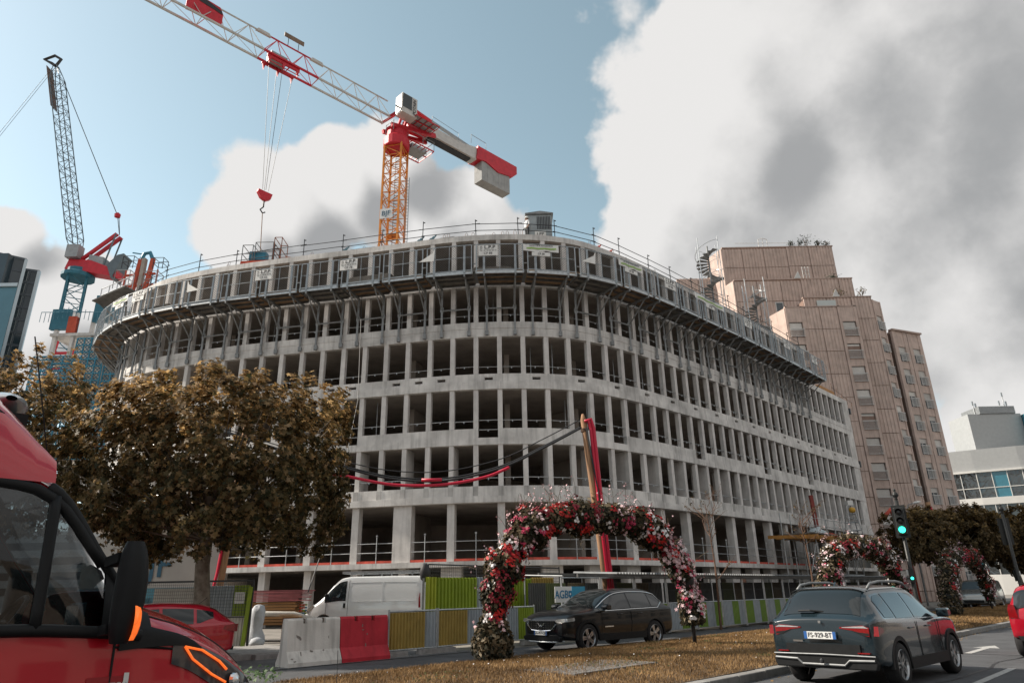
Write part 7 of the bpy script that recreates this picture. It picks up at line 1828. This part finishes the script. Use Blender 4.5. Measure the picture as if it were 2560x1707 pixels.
def plane_tree(base, cc, rad, ncl, nlf, lsz, mats, label, seed, trunk_r=.2, star=True, boxy=3.0, group=None, name='plane_tree', bottom=-1.0, shape=None):
    rng = np.random.RandomState(seed); np.random.seed(seed); random.seed(seed)
    T = thing(name, label, 'tree', base, group=group); b = Vector(base); cc = Vector(cc)
    top = Vector((b.x+(cc.x-b.x)*.3, b.y, cc.z-rad[2]*.75))
    MB().path([b, b+(top-b)*.35+Vector((.06,.02,0)), b+(top-b)*.7-Vector((.05,0,0)), top, top+(cc-top)*.5], trunk_r, 10, lambda t: trunk_r*(1.25-.2*min(1,t*6)-.5*t)).build('trunk', bark, T, smooth=True)
    cls = []
    while len(cls) < ncl:
        u = rng.uniform(-1,1,3); k = np.sum(np.abs(u)**boxy)
        if k > 1 or (k < .25 and rng.rand() < .75): continue
        if u[2] < bottom: continue
        f = 1+.18*math.sin(u[0]*5+seed)*math.sin(u[1]*4+1)+.10*math.sin(u[0]*11+seed*2)
        P = np.array(cc)+u*np.array(rad)*f
        if shape and not shape(P): continue
        cls.append((P, u))
    mb = MB()
    for P,u in cls[::max(1,ncl//(70 if star else 14))]:
        q = Vector(P); m_ = top+(q-top)*.45+Vector((0,0,-.25)); mb.path([top-UP*.3, m_, q], .05, 5, lambda t: trunk_r*.22*(1-.85*t))
    mb.build('limb', bark, T, smooth=True)
    per = max(1, nlf//ncl); cen = []; nor = []; siz = []; sunlit = []
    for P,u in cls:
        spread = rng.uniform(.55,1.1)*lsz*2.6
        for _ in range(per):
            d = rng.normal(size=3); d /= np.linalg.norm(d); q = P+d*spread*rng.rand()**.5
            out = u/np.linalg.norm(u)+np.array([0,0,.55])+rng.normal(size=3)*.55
            cen.append(q); nor.append(out); siz.append(lsz*rng.uniform(.6,1.2)); sunlit.append((u[2]*.75+.35*rng.randn()-.06*(0 if u[0]<0 else 1)) > .38)  # upper leaves get the brighter material: sun on the crown put into colour
    cen, nor, siz, sunlit = np.array(cen), np.array(nor), np.array(siz), np.array(sunlit)
    o = leaf_cloud('crown', cen[~sunlit], nor[~sunlit], siz[~sunlit], mats[0], T, star)
    o2 = leaf_cloud('crown_sunlit_top', cen[sunlit], nor[sunlit], siz[sunlit], mats[1], T, star)
    return T
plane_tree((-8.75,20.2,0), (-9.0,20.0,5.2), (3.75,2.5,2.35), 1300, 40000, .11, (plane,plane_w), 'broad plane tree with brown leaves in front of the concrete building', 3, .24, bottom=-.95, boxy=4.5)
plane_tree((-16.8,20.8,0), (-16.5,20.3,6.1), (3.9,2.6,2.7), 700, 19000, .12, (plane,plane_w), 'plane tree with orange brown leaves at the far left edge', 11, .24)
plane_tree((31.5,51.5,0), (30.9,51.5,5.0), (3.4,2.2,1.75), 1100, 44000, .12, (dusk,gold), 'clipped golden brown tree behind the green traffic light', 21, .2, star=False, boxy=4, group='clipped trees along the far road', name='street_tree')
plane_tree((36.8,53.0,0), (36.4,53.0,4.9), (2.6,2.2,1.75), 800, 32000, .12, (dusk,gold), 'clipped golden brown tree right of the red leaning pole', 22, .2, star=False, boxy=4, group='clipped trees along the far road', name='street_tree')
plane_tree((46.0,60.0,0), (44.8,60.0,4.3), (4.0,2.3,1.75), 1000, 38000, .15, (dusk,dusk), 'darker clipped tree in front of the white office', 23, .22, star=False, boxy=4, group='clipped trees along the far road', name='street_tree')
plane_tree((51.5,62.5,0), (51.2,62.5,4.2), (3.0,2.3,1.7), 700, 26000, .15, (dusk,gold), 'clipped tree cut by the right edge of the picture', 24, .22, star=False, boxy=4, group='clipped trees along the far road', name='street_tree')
# thin leafless saplings inside the site
def sapling(base, h, label, seed):
    random.seed(seed); T = thing('bare_sapling', label, 'tree', base, group='leafless saplings by the walkway'); b = Vector(base)
    MB().path([b, b+Vector((.05,0,h*.5)), b+Vector((-.08,0,h))], .05, 6, lambda t: .055*(1-.8*t)).build('trunk', M('sapling_bark',(.13,.075,.05),.9,var=.3), T)
    mb = MB(); lv = []
    def br(p, d, l, r_, k):
        q = p+d*l; m_ = p+d*l*.5+Vector((random.gauss(0,.05),random.gauss(0,.05),random.gauss(0,.03))); mb.path([p,m_,q], r_, 4, lambda t: r_*(1-.6*t))
        lv.append(q); 
        if k:
            for _ in range(random.choice((2,3))): br(p+d*l*random.uniform(.4,1), (d+Vector((random.gauss(0,.5),random.gauss(0,.5),random.uniform(-.1,.5)))).normalized(), l*random.uniform(.45,.75), r_*.6, k-1)
    for k in range(9):
        z = h*random.uniform(.35,.98); a = random.uniform(0,6.28); br(b+UP*z, Vector((math.cos(a)*.8,math.sin(a)*.8,.75)).normalized(), h*.2*random.uniform(.6,1.2), .018, 2)
    mb.build('branch', MATS['sapling_bark'], T)
    cen = [tuple(q) for q in random.sample(lv, min(60,len(lv)))]; leaf_cloud('leaf_tuft', cen, np.random.normal(size=(len(cen),3)), np.full(len(cen),.05), dusk, T, False)
sapling((8.3,30.2,0), 5.0, 'leafless sapling standing left, right of the big flower arch', 5); sapling((12.45,30.6,0), 4.4, 'leafless sapling nearer the scaffold entrance', 6)
# ------------------------------------------------------------------ flower arches
fgreen = leaf_mat('arch_foliage', [(0,(.010,.014,.008)),(.5,(.028,.028,.015)),(.8,(.07,.055,.03)),(1,(.16,.125,.075))], .3)
grassy = leaf_mat('arch_grass', [(0,(.07,.05,.025)),(.6,(.16,.12,.07)),(1,(.30,.25,.17))], .3)
f_red = M('petal_red', (.42,.008,.012), .55, var=.25, scale=30, col2=(.56,.02,.012)); f_dred = M('petal_crimson', (.22,.005,.02), .55, var=.3, scale=30); f_white = M('petal_white', (.78,.76,.76), .6, var=.05); f_pink = M('petal_pink', (.72,.42,.46), .6, var=.1, col2=(.80,.62,.64)); f_stripe = M('petal_stripe', (.45,.03,.09), .6, var=.1); potm = M('planter_black', (.015,.016,.017), .6, var=.2)
def flower_mesh(nm, kind, r_, n, spread, rng):
    """a cluster: n blossoms of five rounded petals"""
    mb = MB()
    for _ in range(n):
        o = Vector((rng.gauss(0,1),rng.gauss(0,1),abs(rng.gauss(0,.6))))*spread; nrm = Vector((rng.gauss(0,.5),rng.gauss(0,.5),1)).normalized(); a = nrm.orthogonal().normalized(); b = nrm.cross(a); ph = rng.uniform(0,6)
        for k in range(5):
            t = ph+k*1.2566; w = .30 if kind == 'star' else .55
            d = a*math.cos(t)+b*math.sin(t); s_ = nrm.cross(d)
            pts = [o, o+d*r_*.45-s_*r_*w*.75+nrm*r_*.12, o+d*r_*.85-s_*r_*w*.7+nrm*r_*.10, o+d*r_*1.05+nrm*r_*.02, o+d*r_*.85+s_*r_*w*.7+nrm*r_*.10, o+d*r_*.45+s_*r_*w*.75+nrm*r_*.12]
            mb.add(pts, [tuple(range(6))])
    me = mb.mesh(nm); return me
_rng = random.Random(5)
CL = {}
for nm, kind, r_, n, sp, mt in (('red','round',.032,14,.055,f_red),('crimson','round',.03,12,.06,f_dred),('white','round',.035,7,.06,f_white),('pink','star',.045,6,.07,f_pink),('striped','star',.05,4,.07,f_stripe)):
    CL[nm] = []
    for k in range(3): me = flower_mesh('blossom_cluster', kind, r_, n, sp, _rng); me.materials.append(mt); CL[nm].append(me)
def arch(pl, pr_, hgt, label, ncl, nlf, rad, seed, wisps=60, sc=1.0, start=.12):
    rng = random.Random(seed); np.random.seed(seed)
    pl, pr_ = Vector(pl), Vector(pr_); c = (pl+pr_)/2; T = thing('flower_arch', label, 'flower arch', c, group='flower arches on the verge')
    d = (pr_-pl); L = d.length; d.normalize(); n = Vector((d.y,-d.x,0))
    def path(u):                               # 0..1 along the arch
        a = math.pi*(1-u); x = math.cos(a); z = math.sin(a)
        x = math.copysign(abs(x)**.75, x); z = z**.72
        return c+d*(x*L/2)+UP*(z*hgt+.05)
    pts = [path(u) for u in np.linspace(0,1,41)]
    MB().path(pts, .05, 8).build('steel_arch', darksteel, T, smooth=True)
    tang = lambda u: (path(min(1,u+.01))-path(max(0,u-.01))).normalized()
    # basket planters along the arch
    np_ = 13
    for k in range(np_):
        u = start+(1-2*start)*k/(np_-1) if True else 0; o = path(u)
        MB().lathe([(.16*sc,-.18*sc),(.24*sc,-.1*sc),(.27*sc,.08*sc),(.26*sc,.12*sc)], 14, o-UP*.05).build('planter', potm, T, smooth=True)
    # foliage
    cen = []; nor = []; siz = []; cen2 = []; nor2 = []; siz2 = []
    for _ in range(nlf):
        u = rng.uniform(.0,.975) if rng.random() > .07 else rng.uniform(0,.015)
        lump = .92+.18*math.sin(u*38+seed)+.12*math.sin(u*83)
        thin = 1.0 if u < .72 else .78
        r_ = rad*lump*thin*(rng.random()**.45); a = rng.uniform(0,6.283); t = tang(u); s1 = t.cross(n).normalized(); q = path(u)+(n*math.cos(a)+s1*math.sin(a))*r_+UP*(-.05)
        out = n*math.cos(a)+s1*math.sin(a)+UP*.3+Vector((rng.gauss(0,.5),rng.gauss(0,.5),rng.gauss(0,.5)))
        if rng.random() < .78: cen.append(q); nor.append(out); siz.append(rng.uniform(.035,.08)*sc)
        else: cen2.append(q+UP*.08); nor2.append(out); siz2.append(rng.uniform(.05,.10)*sc)
    st_ = stuff(leaf_cloud('foliage', cen, nor, siz, fgreen, T, False)); stuff(leaf_cloud('dry_grass_tuft', cen2, nor2, siz2, grassy, T, False))
    # blossom clusters, one object each
    for k in range(ncl):
        u = rng.uniform(.03,.97); t = tang(u); s1 = t.cross(n).normalized()
        a = rng.gauss(0,1.0); 
        face = -n if (-n).dot(Vector(CAMP)-c) > 0 else n
        up_ = s1 if s1.z > 0 else -s1
        if abs(t.z) > .75: up_ = s1
        dr = (face*math.cos(a)+up_*math.sin(a)).normalized(); lump = .92+.18*math.sin(u*38+seed)+.12*math.sin(u*83)
        q = path(u)+dr*rad*lump*(1.0 if u < .72 else .8)*rng.uniform(.85,1.08)
        ph = math.sin(u*21+seed)+.6*math.sin(u*47+1)+rng.gauss(0,.55)
        kind = 'crimson' if ph < -.75 else 'red' if ph < -.25 else 'white' if ph < .35 else 'pink' if ph < 1.0 else 'striped'
        if u > .72 and kind in ('crimson','red') and rng.random() < .55: kind = 'pink'
        z_ = (dr+UP*.25).normalized(); x_ = z_.orthogonal().normalized(); y_ = z_.cross(x_); s_ = sc*rng.uniform(.7,1.15)
        m = Matrix(((x_.x*s_,y_.x*s_,z_.x*s_,q.x-c.x),(x_.y*s_,y_.y*s_,z_.y*s_,q.y-c.y),(x_.z*s_,y_.z*s_,z_.z*s_,q.z-c.z),(0,0,0,1)))
        inst(rng.choice(CL[kind]), '%s_blossom' % kind, T, m)
    # wispy stems with small pale flowers
    mb = MB(); fc = []; fn = []; fs = []
    for k in range(wisps):
        u = rng.uniform(.05,.95); q = path(u)+UP*rad*.4; out = (path(u)-c); out.z = max(out.z,.3)*.6; dr = (out.normalized()*.55+UP*.75+Vector((rng.gauss(0,.3),rng.gauss(0,.3),rng.gauss(0,.15)))).normalized(); l = rng.uniform(.35,.95)*sc
        e = q+dr*l+Vector((rng.gauss(0,.1),rng.gauss(0,.1),-.08)); mb.path([q, q+dr*l*.6, e], .005*sc, 3)
        for _ in range(rng.choice((2,3,4,6))): fc.append(e-dr*l*rng.uniform(0,.45)+Vector((rng.gauss(0,.03),rng.gauss(0,.03),rng.gauss(0,.03)))); fn.append((rng.gauss(0,1),rng.gauss(0,1),rng.gauss(0,1))); fs.append(.034*sc)
    stuff(mb.build('wispy_stem', grassy, T)); stuff(leaf_cloud('wisp_flower', fc, fn, fs, f_pink, T, True))
    # trailing strands below the top
    mb = MB(); cen = []
    for k in range(26):
        u = rng.uniform(.25,.92); q = path(u)-UP*rad*.6; l = rng.uniform(.2,.6)*sc
        for j in range(14): cen.append(q-UP*l*j/14+Vector((rng.gauss(0,.02),rng.gauss(0,.02),0)))
    stuff(leaf_cloud('trailing_strand', cen, np.random.normal(size=(len(cen),3)), np.full(len(cen),.024*sc), grassy, T, False))
    return T
arch((-.55,16.3,.2), (4.55,19.15,.2), 3.05, 'largest flower arch, nearest the camera and framing the black SUV', 300, 24000, .41, 2, 110, start=.05)
arch((10.6,24.9,.2), (15.2,28.9,.2), 2.75, 'middle flower arch standing behind the dark grey SUV', 200, 12000, .46, 4, 50, start=.06)
arch((20.3,34.4,.2), (27.0,41.8,.2), 2.75, 'farthest flower arch, right of the green traffic light', 160, 10000, .50, 6, 40, start=.06)
# weeds at the front edge of the verge
def weeds(name, label, px0, px1, n, sz, mat):
    T = thing(name, label, 'weeds', atZ((px0+px1)/2, 1700, .2)); cen = []; nor = []
    for _ in range(n):
        q = atZ(random.uniform(px0,px1), random.uniform(1682,1712), .2)+Vector((0,0,random.uniform(0,.16))); cen.append(q); nor.append((random.gauss(0,.6),random.gauss(0,.6)-.3,1))
    stuff(leaf_cloud('leaf', cen, nor, np.random.uniform(.4,1,n)*sz, mat, T, True)); return T
weeds('green_weed', 'low green leafy weeds at the front left of the verge', 560, 700, 140, .07, leaf_mat('weed_leaf', [(0,(.02,.04,.015)),(.6,(.07,.13,.05)),(1,(.14,.22,.09))], .3))
# small white daisies and litter in the dry grass
cen = []
random.seed(3)
for _ in range(170):
    a = random.uniform(7.5,24); p = random.uniform(-12,-6.8); cen.append(RP(a,p,grass_z(p)+random.uniform(.03,.08)))
o = leaf_cloud('daisies', cen, np.random.normal(size=(len(cen),3))+np.array([0,0,2.]), np.random.uniform(.012,.024,len(cen)), f_white, None, True); stuff(o, 'tiny white daisies scattered through the dry grass', 'flowers')

# green clover patches in the verge, fallen leaves along the kerbs
rng = np.random.RandomState(9); cen = []; nor = []
for _ in range(26):
    a0, p0, r0 = rng.uniform(7.5,30), rng.uniform(-11.8,-7), rng.uniform(.15,.6)
    for _ in range(70):
        a, p = a0+rng.normal()*r0, p0+rng.normal()*r0*.5
        if -12.2 < p < -6.6: cen.append(RP(a,p,grass_z(p)+rng.uniform(.02,.06))); nor.append((rng.normal()*.4,rng.normal()*.4,1))
stuff(leaf_cloud('clover', cen, nor, rng.uniform(.012,.03,len(cen)), leaf_mat('clover_leaf', [(0,(.03,.045,.015)),(1,(.12,.14,.05))], .3), None, True), 'low green clover patches growing through the dry verge', 'ground cover')
cen = []; nor = []
for _ in range(420):
    side = rng.rand(); a = rng.uniform(6,34)
    p = -6.28+abs(rng.normal())*.18 if side < .4 else (-12.5-abs(rng.normal())*.25 if side < .7 else rng.uniform(-12,-6.7))
    z = .012 if p > -6.4 or p < -12.3 else grass_z(p)+.05
    cen.append(RP(a,p,z)); nor.append((rng.normal()*.25,rng.normal()*.25,1))
stuff(leaf_cloud('fallen_leaves', cen, nor, rng.uniform(.025,.055,len(cen)), plane_w, None, True), 'brown fallen leaves lying along the kerbs and verge', 'leaves')
# tar seams on the near road
tar = M('tar', (.022,.022,.024), .5, var=.2); mb = MB()
for (a0,p0,da,dp) in ((9.,-3.9,16,.5),(17.,-1.2,9,.3),(20.,-5.6,.4,3.6)):
    prev = None; P = []
    for k in range(25):
        f = k/24; a, p = a0+da*f, p0+dp*f+.08*math.sin(f*19)+.05*math.sin(f*41); P.append([RP(a,p-.025-.01*math.sin(f*30),.004),RP(a,p+.03,.004)] if da > 1 else [RP(a-.03,p,.004),RP(a+.03,p,.004)])
    mb.grid(P)
struct(mb.build('tar_seam', tar, fix=False))
